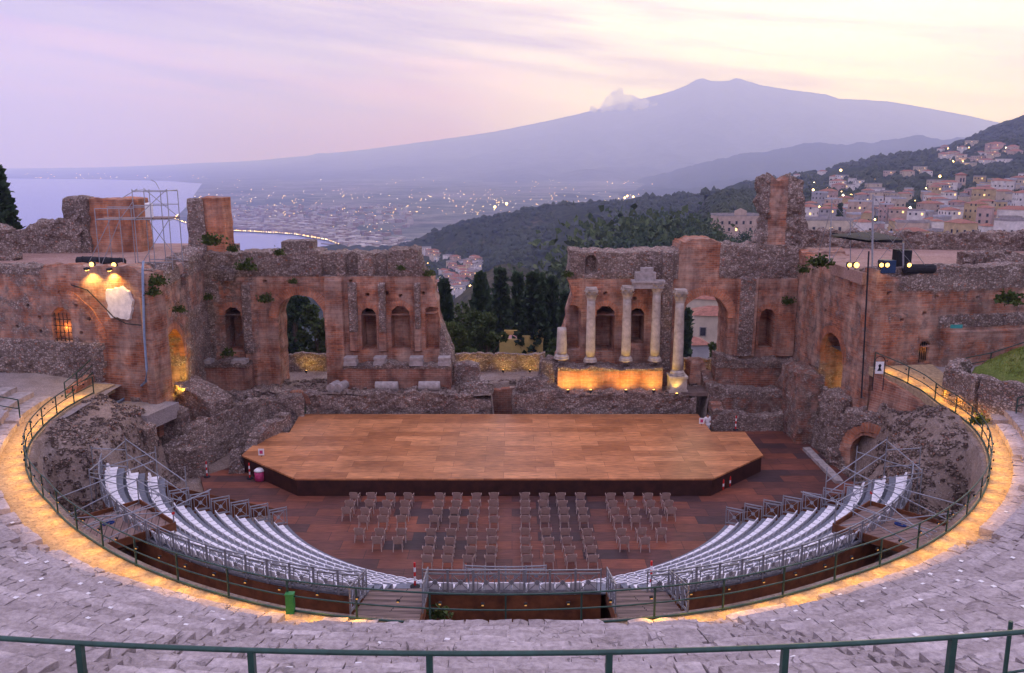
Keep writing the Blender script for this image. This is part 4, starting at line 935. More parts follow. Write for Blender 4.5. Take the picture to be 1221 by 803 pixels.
def column(px, ytop, ybot, label, Y=YS - 1.25, r=.36, cap=True, pedestal=None, base=True):
    p = at(px, ybot, Y); zt = at(px, ytop, Y).z; h = zt - p.z
    t = thing('marble_column', label, 'column', (p.x, Y, p.z))
    hb = .38 if base else 0; hc = .95 if cap else 0
    if base: MB().lathe([(r * 1.45, 0), (r * 1.45, .12), (r * 1.2, .14), (r * 1.38, .2), (r * 1.3, .27), (r * 1.1, .30), (r * 1.12, .38)], n=20).build('base', M['marble'], t, True)
    prof = [(r * (1 - .16 * (k / 8) ** 1.6) * (1 + .012 * math.sin(k * 9.1)), hb + (h - hb - hc) * k / 8) for k in range(9)]
    MB().lathe(prof, n=20, wob=lambda a, z: 1 + .018 * math.sin(3 * a + z)).build('shaft', M['marble'], t, True)
    if cap:
        z0 = h - hc; rt = r * .86; m = MB(); m.lathe([(rt * 1.08, z0), (rt * 1.12, z0 + .08), (rt * 1.0, z0 + .1), (rt * 1.12, z0 + .5), (rt * 1.38, z0 + .78)], n=20)
        for lay, (zz, n, o, hh) in enumerate(((.12, 8, 0, .34), (.34, 8, .39, .36))):
            for k in range(n):
                a = 2 * math.pi * k / n + o; ca, sa = math.cos(a), math.sin(a); R0 = rt * (1.05 + .08 * lay)
                f = lambda rad, s, z: (ca * rad - sa * s, sa * rad + ca * s, z0 + z)
                m.add([f(R0, -.14, zz), f(R0, .14, zz), f(R0 + .10, .15, zz + hh * .7), f(R0 + .10, -.15, zz + hh * .7), f(R0 + .24, .08, zz + hh), f(R0 + .24, -.08, zz + hh), f(R0 + .2, 0, zz + hh * .82)], [(0, 1, 2, 3), (3, 2, 4, 5), (5, 4, 6)])
        for k in range(4):
            a = math.pi / 4 + k * math.pi / 2; m.box((math.cos(a) * rt * 1.42, math.sin(a) * rt * 1.42, z0 + .72), (.26, .16, .2), a)
        m.box((0, 0, h - .07), (rt * 2.55, rt * 2.55, .14)); m.build('capital', M['marble'], t)
    if pedestal:
        zb = at(px, pedestal, Y).z; hh = p.z - zb; MB().box((0, 0, -hh / 2), (1.25, 1.25, hh - .3)).box((0, 0, -.08), (1.4, 1.4, .16)).box((0, 0, -hh + .1), (1.4, 1.4, .2)).build('pedestal', M['marble'], t)
    return t
column(703.7, 343, 431.5, 'slender marble column with a carved capital, first full one from the central gap')
column(746, 341, 430.5, 'marble column between the two dark arched niches of the right scene wall')
column(780.5, 335, 430.5, 'marble column just right of the second niche under the stone entablature fragment')
column(807.5, 345, 447, 'tallest marble column on a square pedestal beside the right archway', Y=63.0, r=.39, pedestal=466)
column(669.5, 391, 428, 'broken marble column stump at the ragged end of the right scene wall', r=.40, cap=False)
for k, (x, y, l, rz, rr, lb) in enumerate(((461, 457, 1.7, 0, .36, 'grey column drum lying by the left podium, nearer the archway'), (512, 457, 1.6, 0, .37, 'grey column drum lying by the left podium, nearer the central gap'), (398, 455, 1.3, 1.35, .34, 'short stone drum on end of the archway sill, left one of two'), (407, 455, 1.3, 1.3, .34, 'short stone drum on end of the archway sill, right one of two'))):
    p = at(x, y, 62.9); m = MB(); d = Vector((math.cos(rz), math.sin(rz), 0)) * l / 2; c = Vector((0, 0, rr)); m.tube([c - d, c - d * .5, c + d * .5, c + d], [rr * .97, rr, rr * 1.02, rr * .96], 18)
    o = m.build('column_drum', M['marble_grey'], smooth=False); o.location = (p.x, 62.9, 2.42); tag(o, lb, 'column drum')

# ---------------------------------------------------------------- pulpitum: low rubble wall behind the stage
def build_pulpitum():
    z = lambda y: pz(600, y, 61.9)
    for a, b, hl, lb, sd in ((262, 586, True, 'long low rubble wall behind the stage, left of the brick passage', 1), (612, 830, False, 'long low rubble wall behind the stage, right of the brick passage', 2)):
        x0 = at(a, 480, 61.9).x; u = lambda x: at(x, 480, 61.9).x - x0; L = u(b)
        t = thing('low_wall', lb, 'ruined wall', (x0, 61.9, -.3))
        tops = [(0, z(470)), (L * .2, z(466)), (L * .45, z(472)), (L * .7, z(468)), (L, z(474))]
        holes = [lambda U, Z: arch_sdf(U, Z, u(354), u(365) - u(354), z(482), -1)] if hl else []
        def rub(U, Z, s=sd): return np.where(Z > z(480), .95, .62)
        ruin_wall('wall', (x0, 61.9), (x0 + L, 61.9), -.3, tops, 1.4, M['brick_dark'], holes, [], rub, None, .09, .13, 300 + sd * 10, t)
        if hl: arch_ring('arch_ring', t, Vector((x0, 61.9, 0)), Vector((1, 0)), u(354), z(482), u(365) - u(354), .35, .06)
    t = thing('passage_wall', 'dark red brick back of the passage behind the middle of the stage', 'brick wall', (-.6, 64.3, -.3))
    ruin_wall('wall', (-2.2, 64.3), (1.2, 64.3), -.3, [(0, 2.1), (3.4, 2.2)], .6, M['brick_dark'], rough=.03, seed=331, parent=t)
    t = thing('doorway_lintel', 'dark timber lintel bridging the narrow doorway right of the columns', 'lintel', (13.9, 62.4, 2.2))
    MB().box((0, .6, .15), (2.6, 1.8, .28)).build('beam', M['timber'], t)
build_pulpitum()
def lump(px, py, Y, size, rz, label, seed, mat='rubble', zb=None, taper=.15, amp=.14, name='rubble_mass', cat='ruin', top=None, rub=1.0, res=.22, rnd=.35):
    p = at(px, py, Y); c = (p.x, Y, p.z if zb is None else zb)
    o = rough_box(name, c, size, rz, M[mat], res, amp, seed, None, taper, rub, rnd, top); tag(o, label, cat); return o
lump(655, 447, 64.0, (2.0, 1.6, 2.3), .2, 'leaning grey rock of rubble left of the lit podium', 401, zb=2.3, taper=.45, amp=.25)
lump(640, 462, 62.9, (3.6, 1.6, 1.4), 0, 'tumbled rubble heap right of the central passage', 402, zb=2.1, taper=.35, amp=.22)
lump(566, 462, 63.2, (2.6, 1.6, .9), 0, 'tumbled rubble heap left of the central passage', 403, zb=2.2, taper=.3, amp=.2)
lump(556, 452, 65.5, (2.2, 1.4, 1.9), 0, 'stub of brick and rubble at the foot of the left scene wall', 404, zb=2.2, mat='brick_dark', rub=.6)
# yellow lit garden wall beyond the gap
def back_walls():
    for a, b, Y, zt, lb, sd in ((541, 650, 77, 2.0, 'low stone garden wall lit yellow behind the central gap', 1), (345, 390, 77, 2.0, 'low stone wall lit yellow behind the left archway', 2), (815, 852, 74, 2.3, 'low stone wall lit yellow behind the right archway', 3)):
        p = at(a, 440, Y); q = at(b, 440, Y); t = thing('garden_wall', lb, 'wall', (p.x, Y, -1.2))
        ruin_wall('wall', (p.x, Y), (q.x, Y), -1.2, [(0, zt), ((q - p).length, zt + .1)], .5, M['brick'], rub=lambda U, Z: .9 + 0 * U, rough=.06, seed=350 + sd, parent=t)
back_walls()

# ---------------------------------------------------------------- left tower (versura)
def build_left_tower():
    c = Vector((-22.35, 52.6))                                      # front corner nearest the stage
    t = thing('tower_ruin', 'broad brick tower ruin left of the stage with a glowing arch in its side', 'ruined tower', (c.x, c.y, 0))
    a = Vector((-38.0, 56.4))
    ux = (c - a).normalized(); L = (c - a).length
    def uz(px, py):                                               # wall coordinates of a photographed point
        d = Vector(ray(px, py)); n = Vector((ux.y, -ux.x)); tt = (a.x * n.x + a.y * n.y) / (d.x * n.x + d.y * n.y)
        P = Vector((0, 0, EYE)) + d * tt; return (P.x - a.x) * ux.x + (P.y - a.y) * ux.y, P.z
    def pt(l): return [uz(*q) for q in l]
    tops = pt([(-60, 322), (0, 319), (90, 319), (150, 318), (160, 322), (192, 330), (196, 338)]); tops[0] = (0, tops[1][1]); tops.append((L + .1, tops[-1][1]))
    du0, dz0 = uz(64, 408); du1, dz1 = uz(84, 373)
    door = lambda U, Z: arch_sdf(U, Z, (du0 + du1) / 2, (du1 - du0) / 2, dz1 - .45, dz0)
    rec = [(door, .45)]
    for q in ((33, 365), (48, 379), (49, 395), (71, 350), (91, 365), (106, 381), (97, 397), (128, 368), (20, 390)):
        hu, hz = uz(*q); rec.append((lambda U, Z, a_=hu, b_=hz: rect_sdf(U, Z, a_ - .14, a_ + .14, b_ - .13, b_ + .13), .4))
    # filled relieving arch: the wall right of the curve stands back a little
    cu, cz = uz(60, 420); ru = uz(124, 420)[0] - cu
    arc = lambda U, Z: np.maximum(cu - U, ru - np.hypot((U - cu), (Z - cz) * .95))
    pu = uz(170, 400)[0]
    rec.append((lambda U, Z: np.maximum(arc(U, Z), U - pu), .14))
    rec.append((lambda U, Z: rect_sdf(U, Z, pu, L + 1, -1, uz(180, 352)[1]), -.12))
    su, sz = uz(142, 362)
    plaster = lambda U, Z: np.maximum(np.abs(U - su) - .92 - .10 * np.sin(Z * 5), np.abs(Z - sz) - .98 - .12 * np.sin(U * 4))
    def rub(U, Z):
        r = .22 * (arc(U, Z) > 0) + .08 * (U < cu)
        r = np.maximum(r, np.clip((Z - tops[1][1] + .55) * 2, 0, .8))
        r = np.maximum(r, np.clip((uz(0, 405)[1] - Z + .25) * 3, 0, .9) * (U < pu))
        r = np.where((arc(U, Z) <= 0), np.minimum(r, .12), r)
        return r
    ruin_wall('wall', a, c, 2.2, tops, 1.6, M['brick'], [], rec, rub, None, .05, .13, 500, t)
    # patch of white plaster
    n = Vector((ux.y, -ux.x)); vs = []; k = 34
    for ring in (1.0, .96, 0):
        for i in range(k):
            an = 2 * math.pi * i / k; ca, sa = math.cos(an), math.sin(an)
            rad = 1 / max(abs(ca) ** 4 + abs(sa) ** 4, 1e-6) ** .25 * (1 + .07 * math.sin(an * 5 + 1) + .05 * math.sin(an * 11)) * ring
            uu, zz = su + .92 * rad * ca, sz + 1.0 * rad * sa; off = {1.0: -.16, .96: .03, 0: .035}[ring]
            vs.append((a.x + ux.x * uu + n.x * off, a.y + ux.y * uu + n.y * off, zz))
    fs = [(r * k + i, r * k + (i + 1) % k, (r + 1) * k + (i + 1) % k, (r + 1) * k + i) for r in range(2) for i in range(k)]
    np_mesh('plaster_patch', vs, fs, simple('white_plaster', (.74, .69, .62), .9, 0, .28, 2.2), t, smooth=False, origin=t.location)
    arch_pts = 100
    # ring of bricks along the relieving arch
    arch_ring('arch_ring', t, Vector((a.x, a.y, 0)), ux, cu, cz, ru, .42, -.05, 92, 166)
    # lit doorway with its grille
    g = MB()
    for i in range(5):
        f = du0 + (du1 - du0) * (i + .5) / 5; P = a + ux * f - n * .18; g.tube([(P.x, P.y, dz0), (P.x, P.y, dz1 - .1)], .03, 5)
    for hz in np.linspace(dz0 + .2, dz1 - .5, 4):
        P, Q = a + ux * du0 - n * .18, a + ux * du1 - n * .18; g.tube([(P.x, P.y, hz), (Q.x, Q.y, hz)], .03, 5)
    g.build('door_grille', M['wood_door'], t, origin=t.location)
    door_lamp('doorway_lamp', a + ux * ((du0 + du1) / 2) - n * .30, (dz0 + dz1) / 2 - .1, 30, (1, .42, .1))
    # side wall towards the scene wall
    b2 = Vector((-23.3, 65.4)); L2 = (b2 - c).length; ux2 = (b2 - c) / L2
    def sz_(px, py):
        d = Vector(ray(px, py)); n2 = Vector((ux2.y, -ux2.x)); tt = (c.x * n2.x + c.y * n2.y) / (d.x * n2.x + d.y * n2.y); P = Vector((0, 0, EYE)) + d * tt
        return (P.x - c.x) * ux2.x + (P.y - c.y) * ux2.y, P.z
    au0, _ = sz_(196, 465); au1, _ = sz_(223, 462); zspr = sz_(208, 434)[1]
    arch = lambda U, Z: arch_sdf(U, Z, (au0 + au1) / 2, (au1 - au0) / 2, zspr, 4.1)
    tops2 = [(0, 12.6)] + [sz_(*q) for q in ((196, 322), (206, 312), (212, 318), (217, 345), (221, 342), (224, 308), (240, 303))] + [(L2, 13.1)]
    tops2 = sorted([(max(0, min(L2, u_)), z_) for u_, z_ in tops2])
    c0 = c; c = c0 + ux2 * .8; L2 = L2 - .8; SH = .8
    au0 -= SH; au1 -= SH; tops2 = [(max(0, u_ - SH), z_) for u_, z_ in tops2]
    ruin_wall('side_wall', c, b2, -.3, tops2, 1.6, M['brick'], [], [(arch, 2.2 * .6)] + [(lambda U, Z, q=(sz_(*h)[0] , sz_(*h)[1]): rect_sdf(U, Z, q[0] - .16, q[0] + .16, q[1] - .16, q[1] + .16), .4) for h in ((226, 350), (230, 362), (220, 372), (236, 335))],
              lambda U, Z: np.clip((Z - 11.3) * .8, 0, .9) + .30 + .3 * np.clip((U - 6) / 4, 0, 1) * (Z < 9), None, .06, .13, 520, t)
    arch_ring('arch_ring', t, Vector((c.x, c.y, 0)), ux2, (au0 + au1) / 2, zspr, (au1 - au0) / 2, .4, .05)
    P = c + ux2 * ((au0 + au1) / 2); nn = Vector((ux2.y, -ux2.x))
    l = bpy.data.lights.new('niche_light', 'AREA'); l.energy = 420; l.color = (1, .62, .08); l.shape = 'RECTANGLE'; l.size = (au1 - au0) * .8; l.size_y = .3
    o = bpy.data.objects.new('niche_light', l); COL.objects.link(o); o.location = (P.x + nn.x * .75, P.y + nn.y * .75, 4.45); o.rotation_euler = Vector((-nn.x * 1.0, -nn.y * 1.0, .9)).to_track_quat('-Z', 'Y').to_euler()
    # floor of the roof and back walls on it
    MB().prism([(-42, 57.4), (a.x, a.y + .5), (c.x - .2, c.y + .6), (b2.x - .3, b2.y), (b2.x - .3, 75), (-42, 75)], 11.6, 12.35).build('roof_floor', M['terracotta'], t, origin=t.location)
    return t, c0, a, ux, b2
def door_lamp(name, p, z, power, col):
    l = bpy.data.lights.new(name, 'POINT'); l.energy = power; l.color = col; l.shadow_soft_size = .12
    o = bpy.data.objects.new(name, l); COL.objects.link(o); o.location = (p.x, p.y, z)
LT = build_left_tower()
def tower_tops():
    # stub that ends the scene wall on the left
    p = at(225, 303, 65.6); q = at(270, 303, 65.6)
    t = thing('brick_pier', 'tall broken brick pier standing where the left tower meets the scene wall', 'ruined pier', (p.x, 65.6, 11.0))
    zt = at(240, 237, 65.6).z; w = q.x - p.x
    rough_box('shaft', (p.x + w * .22, 66.5, 11.0), (w * .45, 1.8, zt - 11.0), .1, M['brick'], .2, .09, 541, t, .03, .85, .1)
    rough_box('shaft', (p.x + w * .70, 66.7, 11.0), (w * .58, 1.9, zt - 11.0 + .1), -.1, M['brick_plain'], .2, .07, 542, t, .06, .15, .1)
    p = at(90, 292, 68); q = at(166, 292, 68); zt = at(110, 235, 68).z
    t = thing('brick_block', 'high block of brick and rubble on the left tower roof behind the scaffold', 'ruined wall', (p.x, 68, 12.2))
    rough_box('block', ((p.x + q.x) / 2 + .6, 68.8, 12.2), ((q.x - p.x) * .86, 2.2, zt - 12.3), 0, M['brick_plain'], .22, .10, 544, t, .02, .12, .1)
    rough_box('rubble_end', (p.x + .6, 68.3, 12.2), (1.9, 2.2, zt - 12.2), 0, M['rubble'], .22, .15, 545, t, .05)
    for a, b, Y, ya, yb, sd, lb in ((20, 96, 67, 292, 252, 5, 'ragged rubble wall climbing to the brick block on the left tower'), (-30, 17, 62, 300, 262, 6, 'rubble wall at the left edge of the tower roof')):
        p = at(a, ya, Y); q = at(b, ya, Y); tt = thing('rubble_wall', lb, 'ruined wall', (p.x, Y, 12.0)); zt = at(60, yb, Y).z; Lw = (q - p).length
        tp = [(0, zt - 1.4), (Lw * .35, zt - 1.0), (Lw * .8, zt - .5), (Lw, zt)] if sd == 5 else [(0, zt), (Lw * .8, zt - .4), (Lw, zt - 1.1)]
        ruin_wall('wall', (p.x, Y), (q.x, Y), 12.0, tp, 1.0, M['brick'], rub=lambda U, Z: np.where(Z < 12.9, .45, .98), rough=.14, seed=550 + sd, parent=tt)
    # the great pier on the right
    p = at(905, 293, 65.3); q = at(957, 293, 65.3); zt = at(930, 213, 65.3).z; w = q.x - p.x
    t = thing('tower_stump', 'tall ragged tower stump of brick and rubble rising highest above the right scene wall', 'ruined tower', (p.x, 65.3, 12.0))
    x0 = p.x
    so = lambda U, Z: np.minimum(U - np.interp(Z, [12, 14, 15.3, 16.2, 18.3], [-.25, .15, .45, .10, .25]) + .18 * vnoise(Z * 1.9, 0, 0, 91), np.interp(Z, [12, 14, 16, 18.3], [w + .3, w, w - .05, w - .25]) - U + .18 * vnoise(Z * 1.7, 4, 0, 92))
    ruin_wall('shaft', (x0 - .4, 65.25), (x0 + w + .4, 65.25), 11.6, [(0, zt), (w * .3, zt + .1), (w * .5, zt - .35), (w * .7, zt), (w + .8, zt - .2)], 2.3, M['brick'], [], [(lambda U, Z: rect_sdf(U, Z, .75, 1.2, 14.9, 15.5), .5)], lambda U, Z: np.where((U > w * .30) & (U < w * .72), .18, .95), lambda U, Z: so(U - .4, Z), .13, .13, 560, t)
tower_tops()
# ---------------------------------------------------------------- right tower
def build_right_tower():
    c = Vector((22.75, 53.4)); b = Vector((21.6, 65.4)); e = Vector((43, 57.4))
    t = thing('tower_ruin', 'brick tower ruin right of the stage with a deep vaulted arch', 'ruined tower', (c.x, c.y, 0))
    L = (b - c).length; ux = (c - b) / L
    def uz(px, py):
        d = Vector(ray(px, py)); n = Vector((ux.y, -ux.x)); tt = (b.x * n.x + b.y * n.y) / (d.x * n.x + d.y * n.y); P = Vector((0, 0, EYE)) + d * tt
        return (P.x - b.x) * ux.x + (P.y - b.y) * ux.y, P.z
    u0 = uz(974, 470)[0]; u1 = uz(1002, 470)[0]; zs = uz(988, 425)[1]; half = (u1 - u0) / 2
    arch = lambda U, Z: arch_sdf(U, Z, (u0 + u1) / 2, half, zs, -.5)
    tops = sorted([(max(0, min(L, q[0])), q[1]) for q in (uz(950, 292), uz(962, 308), uz(975, 312), uz(985, 318), uz(1000, 322), uz(1010, 325), uz(1022, 322))] + [(0, 13.2), (L, 13.0)])
    def rub(U, Z): return np.clip((Z - 11.6 - .0 * U) * .8, 0, .85) * (U > L * .55) + .25 + .5 * (Z < 3.2)
    ruin_wall('side_wall', b, c - ux * .8, -.3, tops, 3.4, M['brick'], [arch], [(lambda U, Z, q=uz(*h): rect_sdf(U, Z, q[0] - .14, q[0] + .14, q[1] - .14, q[1] + .14), .35) for h in ((985, 370), (1012, 352), (965, 350), (1015, 340))], rub, None, .06, .13, 600, t)
    arch_ring('arch_ring', t, Vector((b.x, b.y, 0)), ux, (u0 + u1) / 2, zs, half, .5, .05)
    # wall closing the vault
    P = b + ux * ((u0 + u1) / 2)
    MB().box((P.x + 3.9, P.y, 3.4), (.6, half * 2 + 1.5, 8)).build('vault_back', M['rubble_small'], t, origin=t.location)
    door_lamp('vault_lamp', Vector((P.x + 2.6, P.y - .6)), 3.4, 190, (1, .70, .22))
    # front wall
    L2 = (e - c).length; u2 = (e - c) / L2
    def vz(px, py):
        d = Vector(ray(px, py)); n = Vector((u2.y, -u2.x)); tt = (c.x * n.x + c.y * n.y) / (d.x * n.x + d.y * n.y); P = Vector((0, 0, EYE)) + d * tt
        return (P.x - c.x) * u2.x + (P.y - c.y) * u2.y, P.z
    d0, z0 = vz(1094, 434); d1, z1 = vz(1109, 408)
    door = lambda U, Z: arch_sdf(U, Z, (d0 + d1) / 2, (d1 - d0) / 2, z1 - .3, z0)
    rec = [(door, .5)]
    for q in ((1102, 374), (1117, 354), (1166, 356), (1135, 396), (1060, 350), (1075, 382)):
        h = vz(*q); rec.append((lambda U, Z, h=h: rect_sdf(U, Z, h[0] - .15, h[0] + .15, h[1] - .13, h[1] + .13), .4))
    lowv = vz(1150, 382)
    tp = [(0, 13.0)] + [vz(*q) for q in ((1048, 324), (1070, 330), (1090, 325), (1110, 328), (1130, 320), (1170, 317), (1221, 316))] + [(L2, vz(1221, 316)[1])]
    lv = vz(1122, 395)
    rec.append((lambda U, Z: rect_sdf(U, Z, lv[0], L2 + 1, -1, lv[1] + .25 * 0), -.22))
    zr = vz(1130, 352)[1]
    def rub2(U, Z):
        r = np.clip((Z - zr) * 1.2, 0, .9) * np.clip((U - 1.0), 0, 1)
        r = np.maximum(r, np.where((U > vz(1120, 380)[0]) & (Z > vz(1120, 392)[1]) & (Z < vz(1120, 378)[1]), .7, 0))
        return np.maximum(r, .22)
    ruin_wall('wall', c, e, -.3, tp, 1.4, M['brick'], [], rec, rub2, None, .06, .13, 620, t)
    n = Vector((u2.y, -u2.x)); g = MB()
    for i in range(5):
        f = d0 + (d1 - d0) * (i + .5) / 5; Q = c + u2 * f - n * .2; g.tube([(Q.x, Q.y, z0), (Q.x, Q.y, z1)], .03, 5)
    g.build('door_grille', M['wood_door'], t, origin=t.location)
    Q = c + u2 * ((d0 + d1) / 2) - n * .32; door_lamp('doorway_lamp', Q, (z0 + z1) / 2 + .3, 14, (1, .5, .12))
    MB().prism([(c.x - .6, c.y + .9), (e.x, e.y + .6), (46, 58), (46, 78), (b.x + .5, 78), (b.x + .5, b.y)], 11.7, 12.45).build('roof_floor', M['terracotta'], t, origin=t.location)
    # walls round the roof
    for pa, pb, za, sd, lb in (((23, 70.5), (50, 66), 14.0, 1, 'long rubble parapet at the far side of the right tower roof'), ((30, 57.2), (48, 57.6), 13.5, 2, 'low rubble parapet along the near side of the right tower roof')):
        tt = thing('parapet', lb, 'ruined wall', (pa[0], pa[1], 12.3)); Lw = math.hypot(pb[0] - pa[0], pb[1] - pa[1])
        ruin_wall('wall', pa, pb, 12.3, [(0, za), (Lw * .4, za - .3), (Lw * .7, za), (Lw, za - .2)], .9, M['brick'], rub=lambda U, Z: .98 + 0 * U, rough=.13, seed=640 + sd, parent=tt)
    return t, c, b, e, vz
RT = build_right_tower()
# foot of the right tower: stepped low walls, and the little vaulted ruin in front
def right_base():
    t = thing('stepped_base', 'stepped brick and rubble base below the right arch, with two long ledges', 'ruined wall', (14.9, 60.6, -.3))
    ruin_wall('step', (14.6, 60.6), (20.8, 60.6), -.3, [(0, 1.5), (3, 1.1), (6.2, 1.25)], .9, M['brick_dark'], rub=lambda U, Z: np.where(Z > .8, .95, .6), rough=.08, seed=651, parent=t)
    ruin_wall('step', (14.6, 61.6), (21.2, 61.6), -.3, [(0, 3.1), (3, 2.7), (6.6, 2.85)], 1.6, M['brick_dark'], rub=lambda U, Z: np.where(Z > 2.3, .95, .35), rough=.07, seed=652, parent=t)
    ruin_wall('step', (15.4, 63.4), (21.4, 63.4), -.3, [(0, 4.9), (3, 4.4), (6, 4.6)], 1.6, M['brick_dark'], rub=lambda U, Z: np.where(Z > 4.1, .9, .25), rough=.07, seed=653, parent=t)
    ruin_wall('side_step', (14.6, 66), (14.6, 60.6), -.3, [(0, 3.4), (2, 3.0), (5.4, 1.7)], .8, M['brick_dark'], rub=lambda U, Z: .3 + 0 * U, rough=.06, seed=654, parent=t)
    lump(955, 470, 60.5, (2.4, 6.0, 5.2), 0, 'sloping mass of masonry between the stepped base and the vaulted arch', 655, mat='brick_dark', zb=-.3, taper=.3, amp=.2, rub=.5, name='masonry_mass')
    # the small vault
    a = on(982, 552, 0); b2 = on(1062, 560, 0)
    a = Vector((20.5, 53.6)); b2 = Vector((23.7, 50.4))
    tt = thing('small_vault', 'small brick vault ruin with a dark low arch right of the stage', 'ruined vault', (a.x, a.y, -.3))
    L = (b2 - a).length
    ruin_wall('front', a, b2, -.3, [(0, 2.9), (L * .3, 3.7), (L * .7, 3.9), (L, 3.6)], 2.6, M['brick'], [lambda U, Z: arch_sdf(U, Z, L * .58, 1.05, 1.45, -1)], [], lambda U, Z: np.where(np.hypot(U - L * .58, Z - 1.45) < 1.75, .05, .62), None, .12, .13, 661, tt)
    arch_ring('arch_ring', tt, Vector((a.x, a.y, 0)), (b2 - a) / L, L * .60, 1.7, 1.12, .55, .08)
    d = (b2 - a) / L; nn = Vector((d.y, -d.x)); Pm = a + d * (L * .6) - nn * 2.9
    MB().box((Pm.x, Pm.y, 1.4), (3.2, .4, 3.4), math.atan2(d.y, d.x)).build('back', M['rubble_dark'], tt, origin=tt.location)
    lump(1006, 520, 56.6, (3.0, 3.4, 4.4), .2, 'rubble mass bridging the small vault and the right tower', 662, mat='brick', zb=-.3, taper=.25, amp=.25, rub=.8, name='masonry_mass')
    _a, _b = on(961, 537, 0), on(1000, 577, 0)
    lump(980, 556, (_a.y + _b.y) / 2, (.5, (_a - _b).length, .3), math.atan2(_b.y - _a.y, _b.x - _a.x) - math.pi / 2, 'pale stone kerb lying along the floor by the small vault', 663, mat='marble_grey', zb=-.05, taper=0, amp=.03, name='stone_kerb', cat='kerb', rnd=.05)
    # red brick slab wall under the ring rail
    t3 = thing('slab_wall', 'sloping dark red brick facing under the lit path at the right', 'brick wall', (22.75, 52.9, 4.0))
    ruin_wall('wall', (22.55, 52.8), (24.2, 49.2), 3.4, [(0, 6.3), (1.3, 6.0), (2.6, 5.45), (4, 5.2)], .5, M['brick_dark'], rub=lambda U, Z: 0 * U, rough=.02, seed=671, parent=t3, lean=.12)
right_base()
# low ruins left of the stage
def left_ruins():
    spec = [  # p0, p1, z0, heights, thick, rub, label
        ((-22.6, 56.0), (-19.9, 55.0), -.3, [(0, 4.6), (1.4, 4.3), (2.9, 3.6)], 2.2, .75, 'thick block of rubble beneath the glowing arch'),
        ((-21.4, 51.2), (-17.4, 60.6), -.3, [(0, 1.6), (3, 2.6), (7, 2.9), (10.2, 2.6)], .9, .9, 'diagonal rubble wall running up to the low wall left of the stage'),
        ((-24.0, 49.0), (-21.6, 49.0), -.3, [(0, 4.4), (1.2, 4.2), (2.4, 3.6)], 1.3, .98, 'rough rubble stub beside the top of the left grandstand'),
        ((-21.6, 51.6), (-19.4, 51.8), -.3, [(0, 1.7), (2.2, 1.5)], .8, .6, 'short low wall closing the sunken room left of the stage'),
        ((-24.3, 53.2), (-21.0, 52.8), -.3, [(0, 4.7), (1.4, 4.5), (3.3, 3.7)], 1.0, .9, 'rubble wall under the floor slab by the left tower corner'),
        ((-16.9, 53.8), (-15.5, 58.2), -.3, [(0, .9), (1.0, 1.8), (3.2, 2.0), (4.6, 2.0)], .8, .95, 'low rubble wall ending beside the left corner of the stage'),
        ((-19.2, 59.4), (-15.2, 60.8), -.3, [(0, 2.3), (2, 2.5), (4.2, 2.4)], 1.1, .9, 'rubble wall with pale stones left of the little arch')]
    for k, (a, b, z0, h, th, rb, lb) in enumerate(spec):
        t = thing('ruin_wall', lb, 'ruined wall', (a[0], a[1], z0))
        ruin_wall('wall', a, b, z0, h, th, M['brick_dark'], rub=lambda U, Z, r=rb, tz=max(q[1] for q in h): np.where(Z > tz - 1.0, max(r, .95), r), rough=.075, seed=700 + k * 10, parent=t)
    lump(232, 557, 53.4, (1.0, 1.3, .95), .5, 'grey squared block lying on the ground left of the stage', 771, mat='marble_grey', zb=-.25, taper=0, amp=.04, name='stone_block', cat='stone block', rnd=.08)
    lump(283, 552, 52.6, (.9, 1.6, 1.7), .2, 'broken rubble stub right beside the left stage corner', 772, zb=-.3, taper=.3, amp=.2)
    # flat slab floor in front of the tower, brick retaining wall with its rail, base walls of the tower
    tag(MB().prism([(-27.0, 50.5), (-22.0, 50.0), (-21.2, 53.0), (-27.2, 54.6)], 3.4, 4.35).build('floor_slab', M['gravel'], origin=(-24.5, 52, 3.4)), 'flat earth covered slab below the left tower corner', 'slab')
    t = thing('retaining_wall', 'red brick retaining wall under the sloping green rail at the left', 'brick wall', (-27.2, 50.4, 3.0))
    ruin_wall('wall', (-26.6, 50.2), (-26.9, 57.2), 3.0, [(0, 5.5), (7, 6.6)], .6, M['brick'], rub=lambda U, Z: np.where(Z < 4.7, .5, .1), rough=.06, seed=781, parent=t)
    for a, b, z0, h, lb, sd in (((-40, 52.2), (-31.2, 54.8), 5.0, 6.9, 'low stone wall at the far left edge of the terrace', 1), ((-31.2, 56.0), (-24.8, 54.6), 4.6, 6.7, 'rough rubble footing along the base of the left tower', 2)):
        t = thing('footing_wall', lb, 'ruined wall', (a[0], a[1], z0)); Lw = math.hypot(b[0] - a[0], b[1] - a[1])
        ruin_wall('wall', a, b, z0, [(0, h), (Lw * .5, h - .2), (Lw, h - (.1 if sd == 1 else 1.4))], .9, M['brick_dark'], rub=lambda U, Z: .9 + 0 * U, rough=.12, seed=790 + sd, parent=t)
left_ruins()
